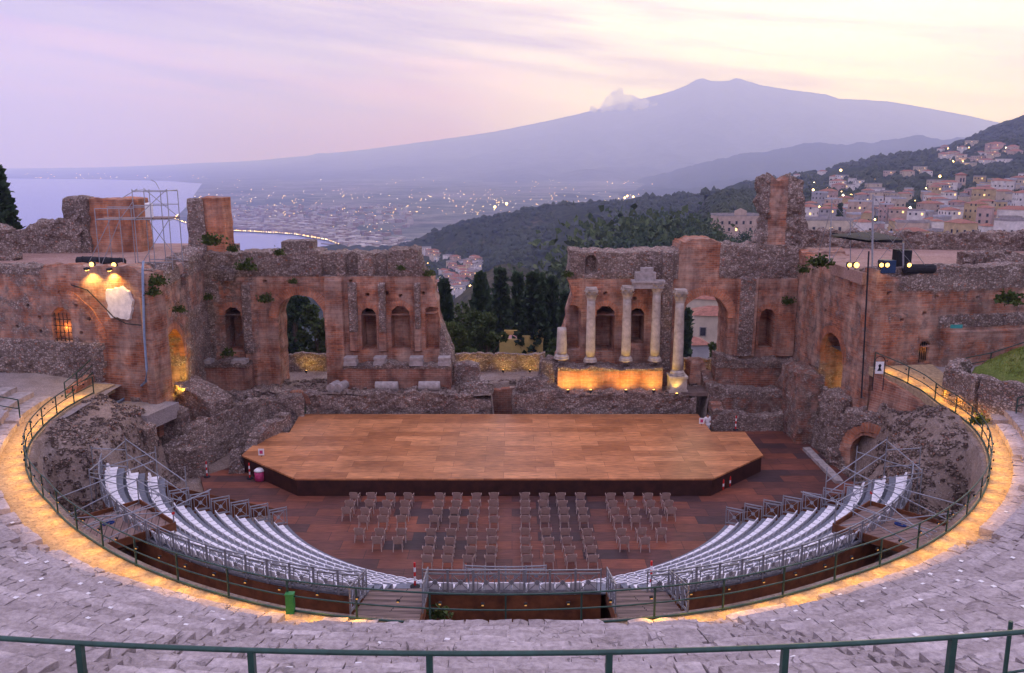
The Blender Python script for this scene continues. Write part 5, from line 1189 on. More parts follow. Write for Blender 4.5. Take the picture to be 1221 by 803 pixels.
# ================================================================== arena floor and stage
def build_floor():
    pts = [tuple(pol(13.9, d)[:2]) for d in np.linspace(-75, 75, 60)] + [(21.2, 47.0), (20.6, 61.2), (-12, 61.2), (-15.5, 57), (-19.5, 51.2), (-17.6, 47.0)]
    tag(MB().prism(pts, -.24, 0).build('arena_floor', M['floor']), kind='structure')
    P = [(-15.6, 61.2), (13.7, 61.2), (13.73, 57.0), (16.04, 57.0), (15.94, 52.17), (11.81, 48.06), (-12.74, 48.06), (-17.16, 52.17), (-16.8, 56.8), (-15.3, 56.8)]
    t = thing('stage', 'wide wooden stage of patched orange boards with a dark rusty front', 'stage', (-.5, 55, 0))
    MB().prism(P[::-1], 1.0, 1.10).build('deck', M['stage'], t, origin=t.location)
    c = Vector((-.5, 55)); Q = [tuple(c + (Vector(p) - c) * .994) for p in P]
    MB().prism(Q[::-1], 0.01, .998).build('skirt', M['fascia'], t, origin=t.location)
build_floor()
# ================================================================== grandstand of white seats
NROW, R0, DR, Z0, DZ = 9, 13.9, .86, .30, .405
def rt(i, d):                                                       # radius of row i of the grandstand, which is a little flatter in the middle
    return R0 + i * DR + i / 8 * float(np.interp(abs(d), [0, 9.5, 15, 40, 60], [-.95, -.75, -.15, .45, .85]))
def seat_mesh():
    m = MB(); w = .46
    vs = [(-w/2, -.20, .10), (w/2, -.20, .10), (w/2, .20, .12), (-w/2, .20, .12), (-w/2, -.20, .15), (w/2, -.20, .15), (w/2, .20, .16), (-w/2, .20, .16)]
    m.add(vs, [(0, 3, 2, 1), (4, 5, 6, 7), (0, 1, 5, 4), (1, 2, 6, 5), (2, 3, 7, 6), (3, 0, 4, 7)])
    # low back, curved, at the outer side (-y is away from the stage)
    n = 5; k = len(m.v); vv = []
    for i in range(n):
        x = -w/2 + w * i / (n - 1); b = .05 * (1 - (2 * i / (n - 1) - 1) ** 2); top = .46 - .05 * abs(2 * i / (n - 1) - 1) ** 3
        vv += [(x, -.20 - b, .15), (x, -.26 - b, top), (x, -.22 - b, top + .005), (x, -.15 - b, .15)]
    ff = []
    for i in range(n - 1):
        a, b2 = i * 4, i * 4 + 4
        for j in range(3): ff.append((a + j, a + j + 1, b2 + j + 1, b2 + j))
    ff += [(0, 1, 2, 3), (n * 4 - 1, n * 4 - 2, n * 4 - 3, n * 4 - 4)]
    m.add(vv, ff); m.box((0, 0, .05), (.12, .30, .12)); return m
def build_grandstand():
    t = thing('grandstand', 'curved grandstand of white plastic seats on grey steel decks round the arena', 'grandstand', tuple(CEN))
    segs = []
    for i in range(NROW):
        if i < 6: segs.append((i, -60.3, 60.3))
        else: segs += [(i, -71.5, -14.3), (i, -8.6, 10.2), (i, 14.6, 68)]
    deck = MB()
    for i, a, b in segs:
        z = Z0 + i * DZ; n = max(3, int((b - a) / 2.0))
        for k in range(n):
            d0, d1 = a + (b - a) * k / n, a + (b - a) * (k + 1) / n
            q = [pol(rt(i, d0) - .40, d0), pol(rt(i + 1, d0) - .40, d0), pol(rt(i + 1, d1) - .40, d1), pol(rt(i, d1) - .40, d1)]
            deck.add([(p.x, p.y, z) for p in q] + [(p.x, p.y, z - DZ - .06) for p in (q[0], q[3])] + [(p.x, p.y, z - .06) for p in (q[1], q[2])],
                     [(0, 3, 2, 1), (0, 4, 5, 3), (1, 2, 7, 6)] + ([(0, 1, 6, 4)] if k == 0 else []) + ([(3, 5, 7, 2)] if k == n - 1 else []))
    deck.build('deck', M['tread'], t, origin=t.location)
    for a, b in ((-71.5, -14.3), (-8.6, 10.2), (14.6, 68)):
        m = MB(); n = int(b - a)
        for k in range(n):
            d0, d1 = a + (b - a) * k / n, a + (b - a) * (k + 1) / n; r, r2 = rt(NROW, d0) - .42, rt(NROW, d1) - .42
            q = [pol(r, d0), pol(r2, d1), pol(r2 + .05, d1), pol(r + .05, d0)]; m.prism([(p.x, p.y) for p in q], 1.6, Z0 + 8 * DZ - .07)
        for d in (a, b):
            q = [pol(R0 - .3, d), pol(rt(NROW, d) - .42, d)]; dv = (q[1] - q[0]).normalized(); nv = Vector((-dv.y, dv.x, 0)) * .03
            m.add([(p.x + s * nv.x, p.y + s * nv.y, z) for p, zt in ((q[0], Z0 - .1), (q[1], Z0 + 8 * DZ - .1)) for s in (-1, 1) for z in (-.1, zt)], [(0, 1, 5, 4), (2, 6, 7, 3), (1, 3, 7, 5), (0, 2, 3, 1), (4, 5, 7, 6)])
        m.build('rear_cladding', M['corten'], t, origin=t.location)
    pr = seat_mesh().build('seat', M['seat']); me = pr.data; bpy.data.objects.remove(pr)
    spots = []
    for i, a, b in segs:
        r = rt(i, (a + b) / 2) if i > 5 else R0 + i * DR; st = math.degrees(.525 / r); n = int((b - a - math.degrees(.5 / r)) / st)
        for k in range(n + 1):
            d = (a + b) / 2 + (k - n / 2) * st
            if i < 6 and (9.4 < d < 14.4 or -14.1 < d < -9.4) and i > 3: continue
            p = pol(rt(i, d) + .1, d, Z0 + i * DZ); spots.append((p.length, p, d))
    spots.sort(key=lambda s: s[0])
    spots_near = spots[:100]; rest = spots[100:]
    for _, p, d in spots_near:
        o = bpy.data.objects.new('seat', me); COL.objects.link(o); o.parent = t; o.location = p - t.location; o.rotation_euler = (0, 0, R_(d))
    base = np.array([v.co for v in me.vertices]); fs = [tuple(f.vertices) for f in me.polygons]; V = []; Fs = []
    for k, (_, p, d) in enumerate(rest):
        c, s = math.cos(R_(d)), math.sin(R_(d)); V.append(np.stack([base[:, 0] * c - base[:, 1] * s + p.x, base[:, 0] * s + base[:, 1] * c + p.y, base[:, 2] + p.z], -1)); Fs += [tuple(i + k * len(base) for i in f) for f in fs]
    o = np_mesh('seats', np.concatenate(V), Fs, M['seat'], t, smooth=False, origin=t.location); o['kind'] = 'stuff'
build_grandstand()
# ---- steel barriers: framed panels with a crossed square
def panel_mesh(w=.96, h=1.0):
    m = MB(); b = .045
    for x in (-w/2, w/2): m.box((x, 0, h/2), (b, b, h + .02))
    m.box((0, 0, h - .03), (w, b, b)); m.box((0, 0, .10), (w, b, b)); m.box((0, 0, h - .16), (w, .03, .03))
    for x in (-w/2 + .15, w/2 - .15): m.box((x, 0, .47), (.028, .028, .72))
    m.box((0, 0, .80), (w - .3, .028, .028)); m.box((0, 0, .16), (w - .3, .028, .028))
    L = math.hypot(w - .3, .64); a = math.atan2(.64, w - .3)
    for s in (-1, 1): m.box((0, 0, .48), (L, .024, .024), ry=s * a)
    m.box((0, 0, .48), (.16, .03, .16), ry=math.pi/4); return m
_p = panel_mesh().build('panel', M['steel']); PANEL = _p.data; bpy.data.objects.remove(_p)
def barrier(name, pts, label, group='steel barriers of the grandstand', z_off=0, slope=False):
    """pts: list of (Vector a, Vector b) panel ends"""
    t = thing(name, label, 'barrier', tuple(pts[0][0]), 0, group)
    for a, b in pts:
        o = bpy.data.objects.new('panel', PANEL); COL.objects.link(o); o.parent = t; c = (a + b) / 2
        o.location = c - Vector(t.location); dx, dy = (b - a).x, (b - a).y; L = math.hypot(dx, dy)
        rz = math.atan2(dy, dx); o.rotation_euler = (0, 0, rz); o.scale = (L / 1.0, 1, 1)
        if slope and abs(b.z - a.z) > .02:      # raked panel: a mesh of its own
            me = PANEL.copy(); k = (b.z - a.z)
            for v in me.vertices: v.co.z += v.co.x * k / 1.0
            o.data = me
    return t
def arc_panels(r, a, b, z, w=1.0):
    n = max(1, round(R_(abs(b - a)) * (r or 21.5) / w)); d = [a + (b - a) * i / n for i in range(n + 1)]
    f = (lambda q: rt(NROW, q) - .34) if r is None else (lambda q: r)
    return [(pol(f(d[i]), d[i], z), pol(f(d[i + 1]), d[i + 1], z)) for i in range(n)]
RB = R0 + NROW * DR - .34; ZB = Z0 + 8 * DZ
barrier('steel_barrier', arc_panels(None, -71, -14.3, ZB), 'long curved steel barrier along the back of the left white seats')
barrier('steel_barrier', arc_panels(None, 14.6, 67.5, ZB), 'long curved steel barrier along the back of the right white seats')
barrier('steel_barrier', arc_panels(None, -8.6, 10.2, ZB), 'short curved steel barrier behind the middle seats between the two ramps')
barrier('steel_barrier', arc_panels(12.9, -8.5, 8.5, 0.0), 'low steel barrier in front of the middle seats, nearest the armchairs')
for s, nm in ((-60.6, 'left'), (60.6, 'right')):
    pts = []
    for i in range(NROW):
        pts.append((pol(rt(i, s) - .42, s, Z0 + i * DZ + .02), pol(rt(i + 1, s) - .46, s, Z0 + i * DZ + .02)))
    barrier('steel_barrier', pts[:7], f'stepped steel barrier down the open upper end of the {nm} white seats')
# ---- ramps from the ring walk down to the grandstand
def ramp_walk(x0, x1, label):
    t = thing('wooden_ramp', label, 'ramp', (x0, 27, 4))
    a, b = Vector((x0, 24.45, 5.47)), Vector((x1, 30.2, Z0 + 7 * DZ + .3)); ax = (b - a); L = ax.length; u = ax / L; sd = Vector((u.y, -u.x, 0)).normalized(); w = 1.0
    m = MB()
    for k in range(15):
        p = a + ax * ((k + .5) / 15); z = a.z + (b.z - a.z) * (k + .5) / 15; m.box((p.x, p.y, z), (2.15, L / 15 * .90, .06), math.atan2(sd.y, sd.x))
    m.build('treads', M['timber'], t, origin=t.location)
    m = MB()
    for s in (-1, 1):
        p, q = a + sd * s * 1.10, b + sd * s * 1.10; m.add([(p.x + sd.x * e, p.y + sd.y * e, p.z + z) for e in (-.03, .03) for z in (-.45, -.04)] + [(q.x + sd.x * e, q.y + sd.y * e, q.z + z) for e in (-.03, .03) for z in (-.45, -.04)], [(0, 1, 5, 4), (2, 6, 7, 3), (1, 3, 7, 5), (0, 4, 6, 2), (0, 2, 3, 1), (4, 5, 7, 6)])
    m.build('stringers', M['corten'], t, origin=t.location)
    return a, b, sd
for x0, x1, nm in ((-3.95, -4.3, 'left'), (4.4, 4.7, 'right')):
    a, b, sd = ramp_walk(x0, x1, f'broad plank ramp from the lit walk down to the seats, {nm} of the middle block')
    for s in (-1, 1):
        p0, p1 = a + sd * s * 1.14 + Vector((0, .35, .0)), b + sd * s * 1.14 + Vector((0, 0, .02)); ps = [p0 + (p1 - p0) * (.04 + .86 * k / 4) for k in range(5)]
        barrier('steel_barrier', [(ps[k], ps[k + 1]) for k in range(4)], f'raked steel barrier on the {"left" if s < 0 else "right"} of the {nm} plank ramp', slope=True)
# ================================================================== armchairs on the floor
def build_chairs():
    t = thing('plastic_armchair', 'x', 'chair', (0, 0, 0))
    def bx(name, *boxes, mat='chair'):
        m = MB()
        for b in boxes: m.box(*b)
        return m.build(name, M[mat], t)
    m = MB(); n = 6; vs = []
    for i in range(n):
        x = -.22 + .44 * i / (n - 1); d = .012 * (1 - (2 * i / (n - 1) - 1) ** 2)
        for y in (-.21, 0, .22): vs.append((x, y, .43 - d + (.015 if y > 0 else 0)))
    fs = [(i * 3 + j, i * 3 + 3 + j, i * 3 + 4 + j, i * 3 + 1 + j) for i in range(n - 1) for j in range(2)]
    m.add(vs, fs); m.box((0, 0, .405), (.45, .44, .03)); m.build('seat', M['chair'], t)
    m = MB(); vs = []
    for i in range(7):
        x = -.235 + .47 * i / 6; b = .055 * (1 - (2 * i / 6 - 1) ** 2); top = .86 - .05 * abs(2 * i / 6 - 1) ** 2.5
        vs += [(x, -.23 - b, .44), (x * .97, -.30 - b, top), (x * .97, -.275 - b, top), (x, -.205 - b, .44)]
    fs = [(i * 4 + j, i * 4 + j + 1, i * 4 + 5 + j, i * 4 + 4 + j) for i in range(6) for j in range(3)] + [(0, 3, 2, 1), (24, 25, 26, 27)]
    m.add(vs, fs); m.build('backrest', M['chair'], t)
    for x in (-1, 1):
        MB().tube([(x * .23, -.26, .66), (x * .275, -.12, .665), (x * .28, .12, .65), (x * .26, .2, .60), (x * .25, .21, .42)], .024, 5).build('armrest', M['chair'], t)
        MB().tube([(x * .205, .19, .42), (x * .245, .24, 0)], [.028, .022], 5).build('leg', M['chairleg'], t); MB().tube([(x * .21, -.20, .42), (x * .235, -.30, 0)], [.028, .022], 5).build('leg', M['chairleg'], t)
    rows = [46.85, 45.76, 44.72, 43.6, 42.01, 40.95, 39.93, 38.95]
    blocks = (('leftmost', [-9.1, -8.05, -7.0, -5.95], {3: [1, 2, 3], 4: [1, 2, 3], 5: [2, 3], 6: [], 7: []}), ('second', [-4.16, -3.13, -2.08, -1.02], {}),
              ('third', [.74, 1.8, 2.82, 3.9], {7: [0, 1, 2, 3]}), ('rightmost', [5.66, 6.7, 7.77, 8.76], {3: [0, 1, 2], 4: [0, 1, 2], 5: [0, 1], 6: [], 7: []}))
    first = True; rng = random.Random(2)
    for nm, xs, ex in blocks:
        for r, Y in enumerate(rows):
            for c in ex.get(r, range(4)):
                x = xs[c]
                if nm == 'leftmost' and r in (4, 5): x += .15 - .0
                lb = f'taupe plastic armchair on the arena floor in the {nm} block, {"near the stage" if r < 4 else "near the white seats"}'
                loc = (x + rng.uniform(-.05, .05), Y + rng.uniform(-.05, .05), 0); rz = rng.uniform(-.09, .09)
                if first: t.location = loc; t.rotation_euler = (0, 0, rz); t['label'] = lb; t['group'] = 'armchairs of the ' + nm + ' block'; first = False
                else: dup(t, loc, rz, lb, 'armchairs of the ' + nm + ' block')
build_chairs()
# ================================================================== ring walk and its railing
def annulus(name, r0, r1, z0, z1, a, b, mat, n=220, skirt=.2):
    th = np.linspace(a, b, n); V = []
    for r, z in ((r0, z0 - skirt), (r0, z0), ((r0 + r1) / 2, (z0 + z1) / 2), (r1, z1), (r1, z1 - skirt)):
        V.append(np.array([pol(r, d, z) for d in th]))
    V = np.stack(V, 1); o = np_mesh(name, V.reshape(-1, 3), grid_faces(n, 5)[:, ::-1], mat, smooth=False); tag(o, kind='structure'); return o
def ring_path():
    th = np.linspace(-97, 98.5, 300); V = []
    for d in th:
        a, b, z = r_in(d) - .12, r_out(d) + .25, z_ring(d)
        V += [pol(a, d, z - .5), pol(a, d, z), pol((a + b) / 2, d, z), pol(b, d, z), pol(b, d, z - .3)]
    tag(np_mesh('ring_path', [tuple(v) for v in V], grid_faces(300, 5)[:, ::-1], M['path'], smooth=False), kind='structure')
    m = MB()                                                       # stone podium wall under the walk
    V = []
    for d in np.linspace(-64, 64, 160): a = r_in(d) - .13; V += [pol(a, d, 1.8), pol(a, d, 5.3)]
    np_mesh('podium_wall', [tuple(v) for v in V], grid_faces(160, 2), M['rubble'], smooth=False); tag(bpy.data.objects['podium_wall'], 'curved stone podium wall dropping from the lit ring walk to the hollow', 'wall')
ring_path()
def green_rail(name, pts, label, h=1.07, mid=.55, base=True, step=2.15, lamps=False, z=None, r=.026, post=.035, extra=None):
    """posts and rails along a polyline of foot points"""
    P = [Vector(p) for p in pts]; t = thing(name, label, 'railing', tuple(P[0]))
    up = Vector((0, 0, 1)); T = Vector(t.location)
    MB().tube([p + up * h for p in P], r * 1.15, 8).build('top_rail', M['green'], t, True, T)
    if mid: MB().tube([p + up * mid for p in P], r, 8).build('middle_rail', M['green'], t, True, T)
    if base: MB().tube([p + up * .06 for p in P], r * 1.6, 6).build('bottom_rail', M['green'], t, True, T)
    d = 0; nxt = 0; posts = []
    for i in range(len(P)):
        if i: d += (P[i] - P[i - 1]).length
        if d >= nxt or i == len(P) - 1: posts.append((P[i], i)); nxt = d + step
    pm = MB().box((0, 0, h / 2), (post * 1.5, post * 1.5, h)).build('post', M['green']); me = pm.data; bpy.data.objects.remove(pm)
    for p, i in posts:
        o = bpy.data.objects.new('post', me); COL.objects.link(o); o.parent = t; o.location = p - T
        o.rotation_euler = (0, 0, math.atan2(P[min(i + 1, len(P) - 1)].y - P[max(i - 1, 0)].y, P[min(i + 1, len(P) - 1)].x - P[max(i - 1, 0)].x))
    return t, posts
ring_pts = [pol(r_in(d), d, z_ring(d)) for d in np.linspace(-92, 97.6, 260)]
ring_t, ring_posts = green_rail('ring_railing', ring_pts, 'long curved green railing along the lit ring walk above the grandstand')
def path_lamps():
    cap = MB().box((0, 0, .0), (.10, .06, .07)).build('lamp', M['black']); len_ = MB().box((0, -.032, -.03), (.07, .03, .03)).build('lamp_glass', M['lamp_dim'], cap)
    c0, l0 = cap.data, len_.data; bpy.data.objects.remove(len_); bpy.data.objects.remove(cap)
    ld = bpy.data.lights.new('path_light', 'SPOT'); ld.energy = 78; ld.color = (1, .47, .03); ld.shadow_soft_size = .08; ld.spot_size = R_(140); ld.spot_blend = 1.0
    for d in np.linspace(-90, 96, 66):
        p = pol(r_in(d) + .09, d, z_ring(d) + .80)
        o = bpy.data.objects.new('lamp', c0); COL.objects.link(o); o.parent = ring_t; o.location = p - Vector(ring_t.location); o.rotation_euler = (0, 0, R_(d))
        g = bpy.data.objects.new('lamp_glass', l0); COL.objects.link(g); g.parent = o
        if -8 < d < 9: continue
        l = bpy.data.objects.new('path_light', ld); COL.objects.link(l); q = pol(r_in(d) + .2, d, z_ring(d) + .72); l.location = q; out = Vector((math.sin(R_(d)), -math.cos(R_(d)), -1.5)); l.rotation_euler = out.to_track_quat('-Z', 'Y').to_euler()
path_lamps()
tag(MB().box((0, 0, .34), (.25, .2, .68)).box((0, 0, .70), (.28, .23, .04)).build('electric_cabinet', M['greenbox'], origin=(0, 0, 0)), 'bright green cabinet on the ring railing by the left ramp', 'cabinet').location = pol(25.95, -14.9, 5.45) - Vector((0,0,0))
# small railings at the ends of the walk
green_rail('green_railing', [(-26.7, 49.9, 5.5), (-26.75, 51.5, 5.7), (-26.8, 53, 5.95), (-26.9, 55, 6.3), (-27, 57, 6.6)], 'sloping green railing on top of the left brick retaining wall', .95, .5, step=1.6)
green_rail('green_railing', [(-27.0, 57.1, 6.8), (-28.0, 57.0, 6.8), (-28.9, 56.8, 6.8)], 'small green railing by the foot of the left tower', 1.1, .6, step=.9)
green_rail('green_railing', [(-26.2, 44.2, 6.0), (-28, 44.0, 6.4), (-30.5, 43.7, 7.3), (-34, 43.2, 8.8)], 'green railing climbing the steps from the left end of the walk', 1.0, .5, base=False)
green_rail('green_railing', [(-26.3, 42.3, 6.0), (-28.4, 41.6, 6.4), (-32, 40.6, 7.4)], 'second green railing crossing the lower steps at the left edge', 1.0, .5, base=False)
green_rail('green_railing', [(27.0, 44.5, 6.0), (28.5, 44.0, 6.8), (31, 43.2, 8.0), (34, 42.4, 9.4)], 'green railing beside the stone steps at the right edge', 1.0, .55, base=False)
green_rail('green_railing', [(28.2, 52.3, 6.4), (29.8, 52.4, 6.7), (31.8, 51.9, 7.6), (33.4, 51.8, 8.4), (36, 51.7, 9.4)], 'green railing along the foot of the right tower wall above the grass', 1.0, .55, base=False, step=1.5)
green_rail('green_railing', [(29.3, 46.4, 8.2), (32, 46.0, 9.3), (36, 45.6, 10.9)], 'short green railing at the edge of the grass slope', 1.0, .55, base=False)
# ================================================================== cavea: rows of worn stone blocks
def build_cavea():
    rng = random.Random(17); V = []; Fs = []; UV = []; RD = []
    TR, RI, RB0 = .75, .33, 26.7
    off = lambda d: (r_out(d) - 26.7) * 1.0
    aisles = (-63, -38.5, -13.2, 13.6, 39.5, 64)
    def block(r0, r1, d0, d1, z, rn, sub=True, drop=0, hgt=.42):
        n = len(V); tilt = rng.uniform(-.012, .012); e = rng.uniform(.008, .028)
        dd = math.degrees(e / r0); d0 += dd; d1 -= dd; r0 += rng.uniform(-.015, .015)
        nx, ny = (4, 3)
        for i in range(nx + 1):
            for j in range(ny + 1):
                fx, fy = i / nx, j / ny; r = r0 + (r1 - r0) * fy; d = d0 + (d1 - d0) * fx
                edge = (i in (0, nx)) or (j in (0, ny))
                zz = z + tilt * (fx - .5) + rng.uniform(-.008, .008) - drop - (.028 * rng.random() if edge else 0) - (.06 if (i in (0, nx) and j == 0 and rng.random() < .35) else 0)
                p = pol(r + off(d) + (rng.uniform(-.02, .012) if j == 0 else 0), d + (rng.uniform(-.02, .02) if edge else 0), zz); V.append(p); UV.append((R_(d) * 30, r)); RD.append(rn)
        g = lambda i, j: n + i * (ny + 1) + j
        for i in range(nx):
            for j in range(ny): Fs.append((g(i, j), g(i, j + 1), g(i + 1, j + 1), g(i + 1, j)))
        per = [g(i, 0) for i in range(nx + 1)] + [g(nx, j) for j in range(1, ny + 1)] + [g(i, ny) for i in range(nx - 1, -1, -1)] + [g(0, j) for j in range(ny - 1, 0, -1)]
        b0 = len(V)
        for k in per: V.append(Vector((V[k].x, V[k].y, V[k].z - hgt))); UV.append((UV[k][0], UV[k][1] - .3)); RD.append(rn)
        m = len(per)
        for k in range(m): Fs.append((per[k], per[(k + 1) % m], b0 + (k + 1) % m, b0 + k))
    for i in range(20):
        row = (.22 + .2 * rng.random()) if i % 2 else (.55 + .3 * rng.random())
        r = RB0 + TR * i; z = 5.5 + RI * (i + 1)
        amax = 84 if i < 3 else 80
        bnd = [-80] + list(aisles) + [78 if i > 2 else 80]
        for s in range(len(bnd) - 1):
            a = bnd[s] + (math.degrees(.62 / r) if s else 0); b = bnd[s + 1] - (math.degrees(.62 / r) if s < len(bnd) - 2 else 0)
            d = a
            while d < b - .2:
                w = math.degrees(rng.choice([.5, .7, .9, 1.1, 1.4]) * rng.uniform(.85, 1.15) / r)
                e = min(b, d + w)
                if b - e < math.degrees(.3 / r): e = b
                p = pol(r, (d + e) / 2); q = fbm(p.x * .35, p.y * .35, 0, 3, 5)
                rn = .68 * row + .32 * rng.random() ** .9
                if rn > .93 and rng.random() < .7: rn = .8
                if q > .30 and rng.random() < .75: d = e; continue               # lost block: the rough core shows
                if i == 0 and rng.random() < .12: d = e; continue
                if rng.random() < .18:                                            # two narrow stones in depth
                    m_ = r + TR * rng.uniform(.4, .6); block(r, m_, d, e, z, rn, drop=rng.uniform(0, .03)); block(m_, r + TR + .05, d, e, z, rng.random() * .92)
                else: block(r, r + TR + .05, d, e, z, rn, drop=.08 if rng.random() < .025 else rng.uniform(0, .012))
                d = e
        for a in aisles:                                                         # stairs: half steps, split into short stones
            hw = math.degrees(.58 / r)
            for h in range(2):
                block(r + TR / 2 * h, r + TR / 2 * (h + 1) + .04, a - hw, a + rng.uniform(-.2, .4) * hw, z - RI / 2 * (1 - h) + .004, .15 + .2 * rng.random(), hgt=.3); block(r + TR / 2 * h, r + TR / 2 * (h + 1) + .04, a + .45 * hw, a + hw, z - RI / 2 * (1 - h) + .004, .15 + .25 * rng.random(), hgt=.3)
    o = np_mesh('stone_seating', [tuple(v) for v in V], Fs, M['steps'], uv=UV, attrs={'rnd': RD}, smooth=False)
    tag(o, 'worn rows of pale stone seating curving round the foreground of the theatre', 'stone seating')
    # rough core under the blocks
    th = np.radians(np.linspace(-81, 81, 420)); rr = np.linspace(26.72, 41.9, 110); T, Rr = np.meshgrid(th, rr, indexing='ij')
    OF = np.array([off(math.degrees(q)) for q in th])[:, None]; X = CEN.x + (Rr + OF) * np.sin(T); Y = CEN.y - (Rr + OF) * np.cos(T); Z = 5.42 + (Rr - 26.7) / TR * RI + .10 * fbm(X * .8, Y * .8, 0, 4, 31) + .09 * vnoise(X * 3.2, Y * 3.2, 0, 32)
    c = np_mesh('rubble_core', np.stack([X, Y, Z], -1).reshape(-1, 3), grid_faces(420, 110)[:, ::-1], ground_mat('cavea_core', (.20, .17, .155), (.30, .26, .245), (.38, .33, .31), 2.2, .45), o)
    # broken stones lying where blocks are lost
    vs = []; fs = []
    for _ in range(900):
        d = rng.uniform(-70, 70); r = rng.uniform(26.9, 41); p = pol(r, d)
        if fbm(p.x * .35, p.y * .35, 0, 3, 5) < .27: continue
        z = 5.5 + (r - 26.7) / TR * RI + .05; s = rng.uniform(.06, .2); n = len(vs)
        vs += [(p.x + s * x * rng.uniform(.7, 1.3), p.y + s * y * rng.uniform(.7, 1.3), z + s * zz * rng.uniform(.5, 1)) for x, y, zz in ((-1, -1, -1), (1, -1, -1), (1, 1, -1), (-1, 1, -1), (-.7, -.8, 1), (.8, -.6, 1), (.6, .8, 1), (-.8, .7, 1))]
        fs += [tuple(n + i for i in f) for f in ((4, 5, 6, 7), (0, 1, 5, 4), (1, 2, 6, 5), (2, 3, 7, 6), (3, 0, 4, 7))]
    q = np_mesh('broken_stones', vs, fs, M['rubble_small'], smooth=False); tag(q, 'loose broken stones scattered where the seating has lost its blocks', 'rubble', kind='stuff')
    # white seat marks
    mk = MB().box((0, 0, 0), (.13, .12, .012)).build('seat_mark', M['white']); me = mk.data; bpy.data.objects.remove(mk); k = 0
    for i in range(13):
        r = RB0 + TR * (i + .45); z = 5.5 + RI * (i + 1) + .016; d = -46 + rng.uniform(0, 3)
        while d < 48 and k < 99:
            p = pol(r + off(d), d, z)
            if fbm(p.x * .35, p.y * .35, 0, 3, 5) < .26 and min(abs(d - a) for a in aisles) > 2.2:
                s = bpy.data.objects.new('seat_mark', me); COL.objects.link(s); s.parent = o; s.location = p; s.rotation_euler = (rng.uniform(-.02, .02), 0, R_(d) + rng.uniform(-.3, .3)); k += 1
            d += math.degrees(rng.choice([1.9, 2.6, 3.4, 5.2]) * (.9 + .08 * i) / r) * rng.uniform(.85, 1.2)
    annulus('upper_terrace', 41.75, 49.6, 13.4, 13.4, -60, 60, M['gravel'], 80, .7)
build_cavea()
green_rail('green_railing', [pol(42.1, d, 13.55) + Vector((-.15, 0, .0)) for d in np.linspace(-15.364, 13.87, 261)], 'thick dark green railing crossing the very front of the view', 1.06, None, base=False, step=1.786, r=.025, post=.044)
# posts at the far right of the front railing
t = thing('gate_post', 'slim green post with wires at the right edge of the front railing', 'post', (5.84, 9.2, 12.6))
MB().tube([(0, 0, -1), (-.02, 0, 1.62)], .026, 8).build('pole', M['green'], t); MB().tube([(0, 0, .95), (.6, .1, .98)], .018, 6).build('wire', M['green'], t); MB().tube([(0, 0, .75), (.5, .1, .2)], .008, 5).build('wire', M['black'], t)
